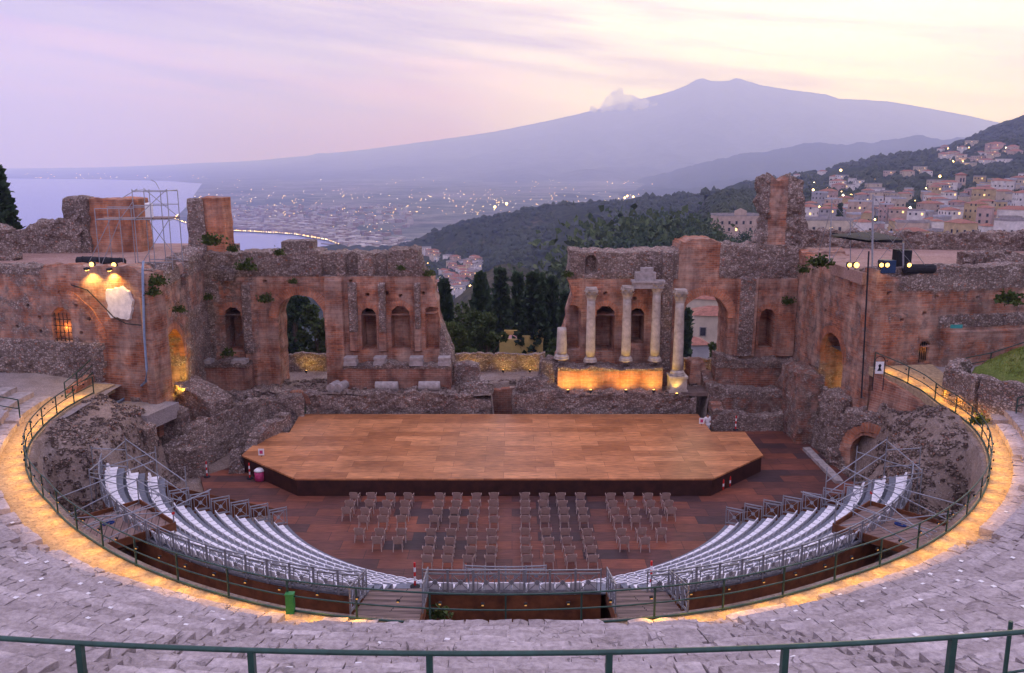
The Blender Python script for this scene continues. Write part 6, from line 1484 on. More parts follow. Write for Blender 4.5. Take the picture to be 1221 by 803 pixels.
# rows of large steps at the two ends, grass slope and its wall
def ends():
    for k, (px, py) in enumerate(((1216, 448), (1205, 470))): pass
    xs = np.linspace(26.6, 60, 60); ys = np.linspace(41.5, 52.0, 40); Yg, Xg = np.meshgrid(ys, xs, indexing='ij')
    edge = np.interp(Yg, [41.5, 44, 46.5, 49, 51, 52], [31, 28.6, 26.6, 26.0, 28.0, 31.5])
    Z = 5.2 + np.clip((Xg - edge) / .8, 0, 1) * 2.3 + np.clip(Xg - edge - .8, 0, 40) * .40 + .12 * fbm(Xg * .7, Yg * .7, 0, 4, 66)
    f = grid_faces(40, 60)
    tag(np_mesh('grass_bank', np.stack([Xg, Yg, Z], -1).reshape(-1, 3), f[:, ::-1], M['grass_ground']), kind='structure')
    rng = random.Random(4); vs = []; fs = []
    for _ in range(9000):
        x, y = rng.uniform(27.5, 40), rng.uniform(43, 51.8); e = np.interp(y, [41.5, 44, 46.5, 49, 51, 52], [31, 28.6, 26.6, 26.0, 28.0, 31.5])
        if x < e + 1.3: continue
        z = 7.5 + (x - e - .8) * .40 + .12 * float(fbm(x * .7, y * .7, 0, 4, 66)); a = rng.uniform(0, 3.14); h = rng.uniform(.06, .17); n = len(vs); w = .045
        vs += [(x - w * math.cos(a), y - w * math.sin(a), z - .02), (x + w * math.cos(a), y + w * math.sin(a), z - .02), (x + rng.uniform(-.05, .05), y + rng.uniform(-.05, .05), z + h)]; fs.append((n, n + 1, n + 2))
    tag(np_mesh('grass', vs, fs, foliage('grass_blades', (.13, .17, .03), (.24, .25, .06), 1.5), smooth=False), 'short yellow green grass growing on the bank at the right', 'grass', kind='stuff')
    pts = [(31, 42.0), (28.4, 44.4), (26.5, 46.8), (26.0, 49), (27.8, 51.2)]
    for i in range(4):
        a, b = pts[i], pts[i + 1]
    t = thing('bank_wall', 'curved dry stone wall holding up the grass bank at the right', 'stone wall', (26.3, 46.5, 5.2))
    for i, (a, b) in enumerate(((pts[2], pts[1]), (pts[3], pts[2]), (pts[4], pts[3]))):
        a2, b2 = Vector(a), Vector(b); Lw = (b2 - a2).length
        ruin_wall('wall', b, a, 5.0, [(0, 7.55), (Lw, 7.6)], .7, M['brick'], rub=lambda U, Z: .98 + 0 * U, rough=.14, seed=800 + i * 7, parent=t)
    m = MB().tube([(28.5, 45.5, 7.85), (29.7, 44.5, 8.05)], .28, 14).build('column_drum', M['marble_grey']); tag(m, 'pale column drum lying in the grass at the right edge', 'column drum')
    # big stone steps, right and left
    rng = random.Random(8); k = 0
    for sgn, lb in ((1, 'right'), (-1, 'left')):
        t = thing('stone_steps', f'flight of broad stone steps rising from the {lb} end of the lit walk', 'steps', (27 * sgn, 45, 5.5))
        m = []
        for i in range(7 if sgn < 0 else 9):
            r = (27.0 if sgn < 0 else 27.0) + i * .95; d0, d1 = (80, 86.5) if sgn > 0 else (-88.5, -80.2)
            n = 5
            for j in range(n):
                a, b = d0 + (d1 - d0) * j / n, d0 + (d1 - d0) * (j + 1) / n; p = pol(r + .5, (a + b) / 2, 5.5 + .30 * (i + .5))
                rough_box('step', (p.x, p.y, 5.3), (abs(R_(b - a)) * r * .985, 1.06, .2 + .30 * (i + 1)), R_((a + b) / 2), M['steps'] if False else M['marble_grey'], .3, .015, 900 + k, t, 0, rnd=.06); k += 1
ends()
# ================================================================== scaffolds, lamps, small things
def tubes(name, segs, mat, parent, r=.028):
    m = MB()
    for a, b in segs: m.tube([a, b], r, 6)
    return m.build(name, mat, parent)
def scaffold_tower():
    Y0 = 56.6; a = at(118, 305, Y0); b = at(205, 305, Y0); z0 = 12.35; zt = at(205, 226, Y0).z; zm = at(160, 262, Y0).z; zl = at(130, 249, Y0).z
    t = thing('scaffold_tower', 'bare steel scaffold tower standing on the left tower roof', 'scaffold', (a.x, Y0, z0)); w = b.x - a.x; h = zt - z0; hm = zm - z0; hl = zl - z0
    xs = [0, w * .33, w * .53, w * .76, w]
    st = []
    for i, x in enumerate(xs):
        for y in (0, 1.8): st.append(((x, y, 0), (x, y, (hl if i < 2 else h) * (1 if y == 0 else .97))))
    for i, (p, q) in enumerate(st): tubes('standard', [(p, q)], M['steel'], t, .03)
    led = []
    for y in (0, 1.8):
        for z in (hm, hl): led.append(((0, y, z), (w * .53, y, z)))
        for z in (.5, hm, hm + .9, h - .15): led.append(((w * .53, y, z), (w, y, z)))
    for x in xs: led += [((x, 0, hm - .05), (x, 1.8, hm - .05))]
    led += [((w * .53, 0, h - .1), (w * .53, 1.8, h - .1)), ((w, 0, h - .1), (w, 1.8, h - .1))]
    for p, q in led: tubes('ledger', [(p, q)], M['steel'], t, .026)
    for p, q in (((0, 0, .1), (w * .33, 0, hm)), ((-.9, -.1, .1), (w * .2, 0, hm)), ((w * .53, 0, hm), (w, 0, h)), ((w * .53, 0, .1), (w, 0, hm)), ((w, 1.8, .1), (w * .53, 1.8, hm)), ((w * .53, 1.8, h), (w, 1.8, hm)), ((w * .33, 0, hm), (w * .53, 0, h * .85)), ((w * .4, 0, h * .9), (w * .56, .5, h))): tubes('brace', [(p, q)], M['steel'], t, .024)
    MB().box((w * .27, .9, hm), (w * .54, 1.7, .09)).box((w * .77, .9, hm + .05), (w * .46, 1.7, .09)).build('deck', M['ply'], t)
    tubes('antenna', [((w * .9, 0, h), (w * .86, 0, h + .45)), ((w * .86, 0, h + .45), (w * .80, 0, h + .6))], M['steel'], t, .02)
    for x, zz, nm in ((w * .62, hm + .05, 'loudspeaker'),):
        o = tag(rough_box('loudspeaker', (a.x + w * .66, Y0 + .9, z0 + hm + .1), (.45, .5, .95), .3, M['white'], .3, .02, 3, rnd=.1), 'pale covered loudspeaker on the upper deck of the left scaffold', 'loudspeaker')
    for px, l, lb in ((99, 1.35, 'dark rolled tarpaulin on the left tower roof, leftmost of three'), (121, 1.3, 'dark rolled tarpaulin on the left tower roof, middle of three'), (140, 1.25, 'dark rolled tarpaulin on the left tower roof, nearest the lamps')):
        p = at(px, 302, 58); m = MB(); m.tube([(-l / 2, 0, .34), (-l * .46, 0, .35), (0, .03, .33), (l * .46, 0, .35), (l / 2, 0, .34)], [.18, .33, .37, .32, .2], 14); m.tube([(-l * .2, 0, .34), (-l * .17, 0, .34)], .385, 14); m.tube([(l * .2, 0, .34), (l * .23, 0, .34)], .375, 14)
        o = m.build('rolled_tarpaulin', M['black'], smooth=False); o.location = (p.x, 58 + (120 - px) * .02, 12.35); o.rotation_euler = (0, 0, .12); tag(o, lb, 'tarpaulin')
scaffold_tower()
def floodlight(loc, aim, label, power=400, color=(1, .62, .18), size=.2, spot=95, strength=None):
    t = thing('floodlight', label, 'lamp', tuple(loc)); d = (Vector(aim) - Vector(loc)).normalized()
    MB().tube([(0, 0, 0), (0, 0, .14)], .03, 6).build('bracket', M['black'], t)
    q = d.to_track_quat('-Z', 'Y').to_euler()
    h = MB().box((0, 0, .06), (size * 1.5, size * 1.2, .14)).build('housing', M['black'], t); h.location = (0, 0, .25); h.rotation_euler = q
    g = MB().lathe([(size * .62, -.03), (size * .6, -.05), (size * .3, -.07)], n=14).build('glass', M['lamp'], h)
    l = bpy.data.lights.new('flood', 'SPOT'); l.energy = power; l.color = color; l.spot_size = R_(spot); l.spot_blend = .6; l.shadow_soft_size = .12
    o = bpy.data.objects.new('flood', l); COL.objects.link(o); o.location = Vector(loc) + Vector((0, 0, .25)) + d * .16; o.rotation_euler = q
    return t
def lens_glow(loc, label, r=.16):
    t = thing('floodlight', label, 'lamp', tuple(loc)); MB().tube([(0, 0, 0), (0, 0, .2)], .03, 6).build('bracket', M['black'], t)
    MB().lathe([(.02, .12), (r, .16), (r * 1.1, .3), (r, .44), (.02, .48)], n=12).build('housing', M['black'], t)
    MB().lathe([(r * .9, 0), (r * .8, .03), (.01, .05)], n=12).build('glass', M['lamp'], t).matrix_local = Matrix.Translation((0, -r * 1.02, .3)) @ Matrix.Rotation(math.pi / 2, 4, 'X')
def lamps():
    c, a, ux = LT[1], LT[2], LT[3]
    for px, lb in ((110, 'small floodlight at the roof edge of the left tower, left one'), (139, 'small floodlight at the roof edge of the left tower, right one')):
        p = at(px, 313, 54.0); n = Vector((ux.y, -ux.x)); Q = Vector((p.x, 54.6 - (p.x + 26) * .2 * 0 - .35, 12.5))
        lens_glow((p.x, 54.55 - (p.x + 29) * .19, 12.75), lb)
        floodlight((p.x, 53.75 - (p.x + 29) * .19, 12.55), (p.x + .4, 54.45 - (p.x + 29) * .19, 8.6), lb.replace('small', 'downward'), 430, (1, .58, .12), spot=120)
    vz = RT[4]
    for px, lb in ((1012, 'glowing floodlight on the right tower top left of the tall mast'), (1020, 'larger glowing floodlight on the right tower top left of the tall mast'), (1050, 'glowing floodlight right of the mast, left of a close pair'), (1057, 'glowing floodlight right of the mast, right of a close pair'), (1083, 'glowing floodlight beside the black roll on the right tower')):
        p = at(px, 316, 51.6); lens_glow((p.x, 51.6, p.z - .3), lb, .14 if px != 1020 else .18)
    floodlight((at(1053, 320, 51.6).x, 52.0, 13.1), (at(1053, 320, 51.6).x, 52.6, 12.2), 'floodlight shining on the rubble at the right tower edge', 60, (1, .6, .15))
    # uplights of the columns
    for px, y, lb in ((677, 63.2, 'ground floodlight below the broken column stump'), (704, 61.9, 'ground floodlight below the first full column'), (746, 61.9, 'ground floodlight below the second full column'), (779, 61.9, 'ground floodlight below the third full column')):
        q = at(px, 460, 62.2); floodlight((q.x, 61.95, 2.45), (q.x, 63.4, 4.4), lb, 150, (1, .62, .09), .14, 165)
    q = at(807, 470, 61.9); floodlight((q.x, 61.9, 2.2), (q.x, 63.0, 4.6), 'ground floodlight before the pedestal of the tallest column', 75, (1, .62, .10), .14, 80)
    for px, Y, pw, lb in ((560, 75.6, 42, 'floodlight shining on the garden wall behind the gap, left one'), (600, 75.6, 42, 'floodlight shining on the garden wall behind the gap, middle one'), (632, 75.6, 42, 'floodlight shining on the garden wall behind the gap, right one'), (365, 75.4, 45, 'floodlight shining on the wall behind the left archway'), (830, 72.9, 45, 'floodlight shining on the wall behind the right archway')):
        q = at(px, 440, Y); floodlight((q.x, Y, .6), (q.x + .3, Y + 1.4, 1.5), lb, pw * 2.2, (1, .6, .07), .12, 130)
lamps()
def right_rig():
    t = thing('lighting_rig', 'tangle of steel masts, truss and wires on the right tower roof', 'rig', (23, 54, 12.45))
    T = Vector(t.location)
    P = lambda px, py, Y=54: at(px, py, Y) - T
    tubes('mast', [(P(1040, 318, 51.2), P(1041, 232, 51.2))], M['steel'], t, .06)
    tubes('mast', [(P(989, 312), P(992, 237))], M['steel'], t, .04); tubes('mast', [(P(1014, 318), P(1014, 262))], M['steel'], t, .03)
    tubes('mast', [(P(1077, 320), P(1077, 290))], M['steel'], t, .06)
    MB().tube([P(992, 279, 54.5), P(1033, 287, 53.6), P(1075, 288, 54)], .12, 4).build('truss', M['black'], t)
    m = MB(); m.add([P(988, 280, 53), P(1036, 287, 52.6), P(1078, 285, 54.8), P(1040, 276, 57)], [(0, 1, 2, 3)]); k = m.v[:]; m.add([(x, y, z - .12) for x, y, z in k], [(3, 2, 1, 0)]); m.build('canopy', M['black'], t)
    for q in (((1042, 234), (990, 312)), ((1042, 234), (1104, 318)), ((992, 240), (1040, 300)), ((1041, 245), (1078, 288)), ((1041, 262), (1085, 312)), ((1015, 264), (1062, 300)), ((1060, 250), (1020, 312)), ((1085, 262), (1045, 315)), ((992, 246), (975, 305))):
        a, b = q; tubes('wire', [(P(*a, 52.5), P(*b, 54))], M['steel'], t, .018)
    m = MB(); p = P(1058, 310, 54.5); m.box((p.x, p.y, .4), (.9, .6, .8)); m.build('equipment_case', simple('blue_case', (.02, .05, .12), .6), t)
    m = MB(); p = P(1070, 304, 55); m.box((p.x + .3, p.y, .7), (.9, .8, 1.4)); m.build('equipment_case', M['black'], t)
    p = at(1092, 314, 54.5); o = MB().tube([(-1.0, 0, .3), (-.9, 0, .3), (.9, .1, .3), (1.05, .1, .3)], [.2, .3, .3, .24], 12).build('rolled_tarpaulin', M['black']); o.location = (p.x, 54.0, 12.45); tag(o, 'black roll lying near the edge of the right tower roof', 'tarpaulin')
    MB().tube([at(1036, 300, 50.2) , at(1035, 320, 49.9), at(1030, 420, 50.2), at(1027, 475, 50.3)], .05, 6).build('downpipe', M['black'])
    tag(bpy.data.objects['downpipe'], 'thin dark pipe running down the front corner of the right tower', 'pipe')
    pts = [at(171, 312, 53.0), at(170, 322, 52.5), at(172, 400, 52.4), at(175, 440, 52.3), at(174, 455, 52.0), on(160, 468, 4.5), on(140, 480, 4.5), on(118, 498, 4.9), on(123, 520, 4.2), on(125, 545, 3.9)]
    o = MB().tube(pts, .075, 8).build('hose', M['hose'], smooth=True); tag(o, 'grey blue hose hanging down the left tower and snaking over the ground', 'hose')
    tag(MB().tube([at(85, 340, 53.7), at(104, 346, 53.45), at(120, 362, 53.3), at(135, 378, 53.1), at(150, 386, 52.9), at(168, 388, 52.45)], .04, 6).build('cable', M['black']), 'thick black cable sagging across the left tower front', 'cable')
right_rig()
def scaffold_platform(cx, cy, rz, label, sgn):
    t = thing('scaffold_platform', label, 'scaffold', (cx, cy, 3.75), rz)
    w, d = 3.6, 4.4
    MB().box((0, 0, 0), (w, d, .08)).build('deck', M['ply'], t)
    MB().box((0, d / 2 + .04, .02), (w + .1, .06, .45)).box((0, -d / 2 - .04, -.1), (w + .1, .06, .6)).box((-w / 2 - .04, 0, .05), (.06, d, .35)).box((w / 2 + .04, 0, .05), (.06, d, .35)).build('kickboard', M['corten'], t)
    for x in (-w / 2, 0, w / 2):
        for y in (-d / 2, d / 2): tubes('standard', [((x, y, -3.2), (x, y, 1.3 if x else .6))], M['steel'], t, .03)
    for p, q in (((-w/2, -d/2, 1.2), (w/2, -d/2, 1.2)), ((-w/2, d/2, 1.2), (w/2, d/2, 1.2)), ((-w/2, -d/2, .6), (w/2, d/2, .7)), ((-w/2, d/2, .1), (w/2, -d/2, 1.1)), ((-w/2, -d/2, .1), (-w/2, d/2, 1.2)), ((w/2, -d/2, 1.2), (w/2, d/2, 1.2)), ((-w/2, -d/2, 1.2), (-w/2 - .9, d/2 + 1.2, 1.6)), ((w/2, -d/2, .1), (w/2 + .4, d/2 + 1.6, 1.4)), ((0, -d/2, .15), (0, d/2, .6))): tubes('brace', [(p, q)], M['steel'], t, .026)
    for x, y in ((-w/2, -d/2), (w/2, d/2), (0, -d/2)):
        MB().box((0, 0, 0), (.10, .10, .10)).build('red_clamp', M['red'], t).location = (x, y, .65)
    m = MB()
    for k in range(3): m.tube([(-.5 * sgn + .12 * math.cos(a * .5), .3 + .25 * math.sin(a * .5), .06 + .02 * k) for a in range(13)], .02, 5)
    m.build('cable_coil', simple('blue_cable' + str(sgn), (.02, .06, .25), .5), t)
p = pol(22.9, -49, 0); scaffold_platform(p.x, p.y, R_(-44), 'plank scaffold platform with braces behind the left end of the white seats', 1)
p = pol(22.9, 48.5, 0); scaffold_platform(p.x, p.y, R_(44), 'plank scaffold platform with braces behind the right end of the white seats', -1)
for s, nm in ((-1, 'left'), (1, 'right')):
    t = thing('end_scaffold', f'galvanised tube frame over the topmost corner of the {nm} white seats', 'scaffold', tuple(pol(20, s * 64, 3)))
    T = Vector(t.location); q = [pol(18.4, s * 61, 2.2), pol(19.6, s * 66.5, 2.9), pol(21.0, s * 69, 3.3), pol(22.6, s * 69, 3.6), pol(22.7, s * 60, 3.6)]
    for k, p in enumerate(q): tubes('standard', [(p - T - Vector((0, 0, 2)), p - T + Vector((0, 0, 2.2 if k < 3 else 1.6)))], M['steel'], t, .03)
    for a, b, z0_, z1_ in ((0, 2, 1.4, 2.1), (0, 2, .7, 1.3), (2, 3, 1.5, 1.5), (2, 3, .6, .6), (2, 4, 2.0, 1.5), (1, 4, .2, 1.4), (0, 4, .3, 1.2), (3, 1, .3, 1.9)): tubes('brace', [(q[a] - T + Vector((0, 0, z0_)), q[b] - T + Vector((0, 0, z1_)))], M['steel'], t, .026)
# ---- things on the floor
def extinguisher(p, label, h=.62):
    t = thing('fire_extinguisher', label, 'fire extinguisher', tuple(p)); s = h / .62
    MB().lathe([(.075 * s, 0), (.085 * s, .02), (.085 * s, .42 * s), (.06 * s, .5 * s), (.03 * s, .53 * s)], n=14).build('cylinder', M['red'], t, True)
    MB().box((0, 0, .56 * s), (.05, .05, .06)).box((.04, 0, .60 * s), (.14, .03, .025)).build('valve', M['black'], t); MB().tube([(.03, 0, .57 * s), (.11, 0, .5 * s), (.10, 0, .2 * s)], .012, 5).build('hose', M['black'], t)
    MB().lathe([(.0865 * s, .17 * s), (.0865 * s, .30 * s)], n=14).build('label_band', M['white'], t)
for px, py, z, lb in ((38, 443, 5.75, 'red fire extinguisher in the corner of the left terrace'), (1052, 452, 5.7, 'red fire extinguisher at the start of the lit path by the right tower'), (861, 584, 0, 'red fire extinguisher by the right end of the stage front, left of a pair'), (869, 580, 0, 'red fire extinguisher by the right end of the stage front, right of a pair')):
    extinguisher(on(px, py, z), lb, .95 if z > 1 else .85)
def bin_(p, label):
    t = thing('waste_bin', label, 'bin', tuple(p)); MB().lathe([(.24, 0), (.30, .03), (.31, .62)], n=16).build('body', M['pink'], t, True); MB().lathe([(.33, .62), (.33, .68), (.2, .78), (.02, .80)], n=16).build('lid', M['white'], t, True)
bin_(on(310, 573, 0), 'magenta bin with a pale lid beside the left corner of the stage'); bin_(on(899, 562, 0), 'magenta bin with a pale lid beside the right corner of the stage')
def stand(p, label):
    t = thing('barrier_post', label, 'barrier post', tuple(p), 0, None); MB().lathe([(.2, 0), (.2, .05), (.05, .08)], n=12).build('base', M['black'], t)
    for k in range(5): MB().tube([(0, 0, .08 + k * .19), (0, 0, .08 + (k + 1) * .19)], .045, 8).build('band', M['red'] if k % 2 == 0 else M['white'], t)
for px, py, z, lb in ((298, 571, 0, 'red and white post against the left stage front'), (247, 569, 0, 'red and white post standing on the floor left of the bin'), (207, 562, .0, 'red and white post at the head of the left seats'), (495, 700, 3.0, 'red and white post at the foot of the left ramp'), (776, 698, 3.0, 'red and white post at the foot of the right ramp'), (877, 513, 1.1, 'red and white post behind the right stage corner')):
    stand(on(px, py, z), lb)
for px, py, lb in ((311, 546, 'small white and pink sign on the left stage edge'), (837, 508, 'small white and pink sign on the right stage edge')):
    p = on(px, py, 1.1); t = thing('notice_sign', lb, 'sign', (p.x, p.y + .15, 1.1)); MB().box((0, 0, .32), (.36, .03, .42)).build('board', M['white'], t); MB().box((0, -.018, .32), (.2, .01, .22)).build('emblem', M['pink'], t); MB().tube([(0, 0, 0), (0, 0, .15)], .015, 5).build('stem', M['black'], t)
# sign on the railing and small green sign on the wall
p = Vector((22.4, 51.2, 5.6)); t = thing('hoop_sign', 'white sign hung in a dark hoop frame at the start of the right path', 'sign', tuple(p))
MB().tube([(-.32, 0, 0), (-.32, 0, 1.9), (-.2, 0, 2.1), (0, 0, 2.17), (.2, 0, 2.1), (.32, 0, 1.9), (.32, 0, 0)], .03, 6).build('hoop', M['black'], t); MB().box((0, -.02, 1.45), (.5, .03, .75)).build('board', M['white'], t); MB().add([(-.14, -.04, 1.25), (.14, -.04, 1.25), (.05, -.04, 1.45), (.1, -.04, 1.6), (0, -.04, 1.7), (-.1, -.04, 1.6), (-.05, -.04, 1.45)], [(0, 1, 2, 3, 4, 5, 6)]).build('pictogram', M['black'], t)
q = at(1139, 389, 52.6); tag(MB().box((0, 0, 0), (.75, .03, .24)).build('exit_plate', simple('teal_sign', (.05, .28, .26), .5)), 'small teal sign plate on the right tower wall', 'sign').location = (q.x, 52.45, q.z)
# ---- person at the doorway
def person():
    p = at(843, 512, 59.3); base = Vector((p.x, 59.3, 0.0))
    J = {'pel': (0, 0, .95), 'sp': (0, .01, 1.12), 'ch': (0, .02, 1.34), 'nk': (0, .0, 1.50), 'hd': (0, -.02, 1.60), 'tp': (0, -.02, 1.72), 'ls': (-.18, .01, 1.42), 'le': (-.25, .03, 1.14), 'lw': (-.20, -.10, .93), 'lh': (-.19, -.15, .86), 'rs': (.18, .01, 1.42), 're': (.26, .04, 1.14), 'rw': (.25, -.04, .88), 'rh': (.25, -.07, .80), 'lk': (-.10, -.02, .52), 'la': (-.11, .04, .08), 'lt': (-.12, -.14, .03), 'rk': (.11, .02, .52), 'ra': (.13, .10, .08), 'rt': (.14, -.08, .03), 'lp': (-.09, 0, .90), 'rp': (.09, 0, .90)}
    rad = dict(pel=.13, sp=.12, ch=.15, nk=.055, hd=.09, tp=.075, ls=.065, le=.045, lw=.032, lh=.035, rs=.065, re=.045, rw=.032, rh=.035, lk=.06, la=.042, lt=.035, rk=.06, ra=.042, rt=.035, lp=.09, rp=.09)
    E = [('pel', 'sp'), ('sp', 'ch'), ('ch', 'nk'), ('nk', 'hd'), ('hd', 'tp'), ('ch', 'ls'), ('ls', 'le'), ('le', 'lw'), ('lw', 'lh'), ('ch', 'rs'), ('rs', 're'), ('re', 'rw'), ('rw', 'rh'), ('pel', 'lp'), ('lp', 'lk'), ('lk', 'la'), ('la', 'lt'), ('pel', 'rp'), ('rp', 'rk'), ('rk', 'ra'), ('ra', 'rt')]
    def skin(name, keys, mat, grow, parent):
        ks = list(keys); me = bpy.data.meshes.new(name); me.from_pydata([J[k] for k in ks], [(ks.index(a), ks.index(b)) for a, b in E if a in ks and b in ks], [])
        o = bpy.data.objects.new(name, me); COL.objects.link(o); me.materials.append(mat)
        o.modifiers.new('skin', 'SKIN'); sv = me.skin_vertices[0].data
        for i, k in enumerate(ks): sv[i].radius = (rad[k] + grow,) * 2
        sv[0].use_root = True; s = o.modifiers.new('sub', 'SUBSURF'); s.levels = 1; s.render_levels = 2
        if parent: o.parent = parent
        return o
    b = skin('person', ['pel'] + [k for k in J if k != 'pel'], simple('skin_tone', (.42, .25, .18), .6), 0, None); b.location = base; b.rotation_euler = (0, 0, .3)
    tag(b, 'person in white shirt and trousers standing at the narrow doorway right of the stage', 'person')
    skin('white_shirt', ['sp', 'ch', 'ls', 'le', 'rs', 're', 'pel'], M['white'], .022, b); skin('white_trousers', ['pel', 'lp', 'lk', 'la', 'rp', 'rk', 'ra'], M['white'], .02, b)
    MB().lathe([(.07, -.06), (.098, -.02), (.10, .03), (.085, .08), (.03, .115)], (0, .0, 1.665), 12).build('hair', simple('dark_hair', (.03, .02, .015), .7), b, True)
person()
# ================================================================== plants
def leaf_cloud(rng, n, fn, size, up=.3):
    """n leaf sprays (bent quads) at points given by fn(rng)"""
    vs = []; fs = []
    for _ in range(n):
        p, out = fn(rng); s = size * rng.uniform(.6, 1.4); d = Vector((rng.gauss(0, 1), rng.gauss(0, 1), rng.gauss(0, 1))) * .6 + out
        if d.length < 1e-3: d = Vector((0, 0, 1))
        d.normalize(); d.z += up; d.normalize(); r = d.cross(Vector((rng.gauss(0, 1), rng.gauss(0, 1), rng.gauss(0, 1)))); r = r.normalized() if r.length > 1e-4 else Vector((1, 0, 0)); k = len(vs)
        vs += [tuple(p - r * s * .35), tuple(p + d * s * .55 - r * s * .45), tuple(p + d * s * 1.15), tuple(p + d * s * .5 + r * s * .45)]; fs.append((k, k + 1, k + 2, k + 3))
    return vs, fs
def tree(kind, base, h, w, label, seed, group=None, leafmat='leaf_mid', n=2600, name=None):
    rng = random.Random(seed); base = Vector(base); t = thing(name or kind, label, 'tree', tuple(base), 0, group)
    if kind == 'cypress':
        def fn(r):
            f = r.random() ** .85; a = r.uniform(0, 6.283); rad = w / 2 * min(1, (f / .12) ** .5) * (1 - f) ** .62 * (1 + .22 * math.sin(a * 3 + f * 9)) * r.uniform(.55, 1.0)
            return Vector((rad * math.cos(a), rad * math.sin(a), h * (.04 + .95 * f))), Vector((math.cos(a) * .4, math.sin(a) * .4, 1.2))
        vs, fs = leaf_cloud(rng, n, fn, h * .055)
    elif kind == 'conifer':
        lv = [(f, rng.uniform(0, 6.28)) for f in np.linspace(.12, .97, 17)]
        def fn(r):
            f, o = r.choice(lv); a = o + r.randrange(7) * 6.283 / 7; q = r.random() ** .7; rad = w / 2 * (1.05 - f) * q
            return Vector((rad * math.cos(a) + r.gauss(0, .12), rad * math.sin(a) + r.gauss(0, .12), h * f + q * .4 * (1 - f) + r.gauss(0, .12))), Vector((math.cos(a), math.sin(a), .2))
        vs, fs = leaf_cloud(rng, n, fn, h * .038)
    else:
        cl = []
        for _ in range(int(16 + w * 1.6)):
            a = rng.uniform(0, 6.283); q = rng.random() ** .6; zz = rng.uniform(.32, 1.0); rad = w / 2 * q * math.sqrt(max(.05, 1 - ((zz - .55) / .52) ** 2)); cl.append((Vector((rad * math.cos(a), rad * math.sin(a), h * zz * .93)), rng.uniform(.10, .19) * w))
        def fn(r):
            c, s = r.choice(cl); v = Vector((r.gauss(0, 1), r.gauss(0, 1), r.gauss(0, 1) * .8)).normalized(); return c + v * s * r.uniform(.55, 1.0), v
        vs, fs = leaf_cloud(rng, n, fn, max(.28, w * (.038 if h < 16 and n > 2600 else .030)))
        lm = MB()
        for c, s in cl[:9]: lm.tube([(0, 0, h * .25), (c.x * .45, c.y * .45, h * .25 + (c.z - h * .25) * .55), tuple(c)], [w * .022, w * .014, w * .006], 5)
        lm.build('limbs', M['bark'], t)
    np_mesh('crown', vs, fs, M[leafmat], t, smooth=False)
    MB().tube([(0, 0, -1.5), (0, 0, h * .3), (0, 0, h * .8)], [h * .028 + .08, h * .02 + .05, .04], 8).build('trunk', M['bark'], t)
    return t
def gz(X, Y): return float(valley_z(np.array(X), np.array(Y)))
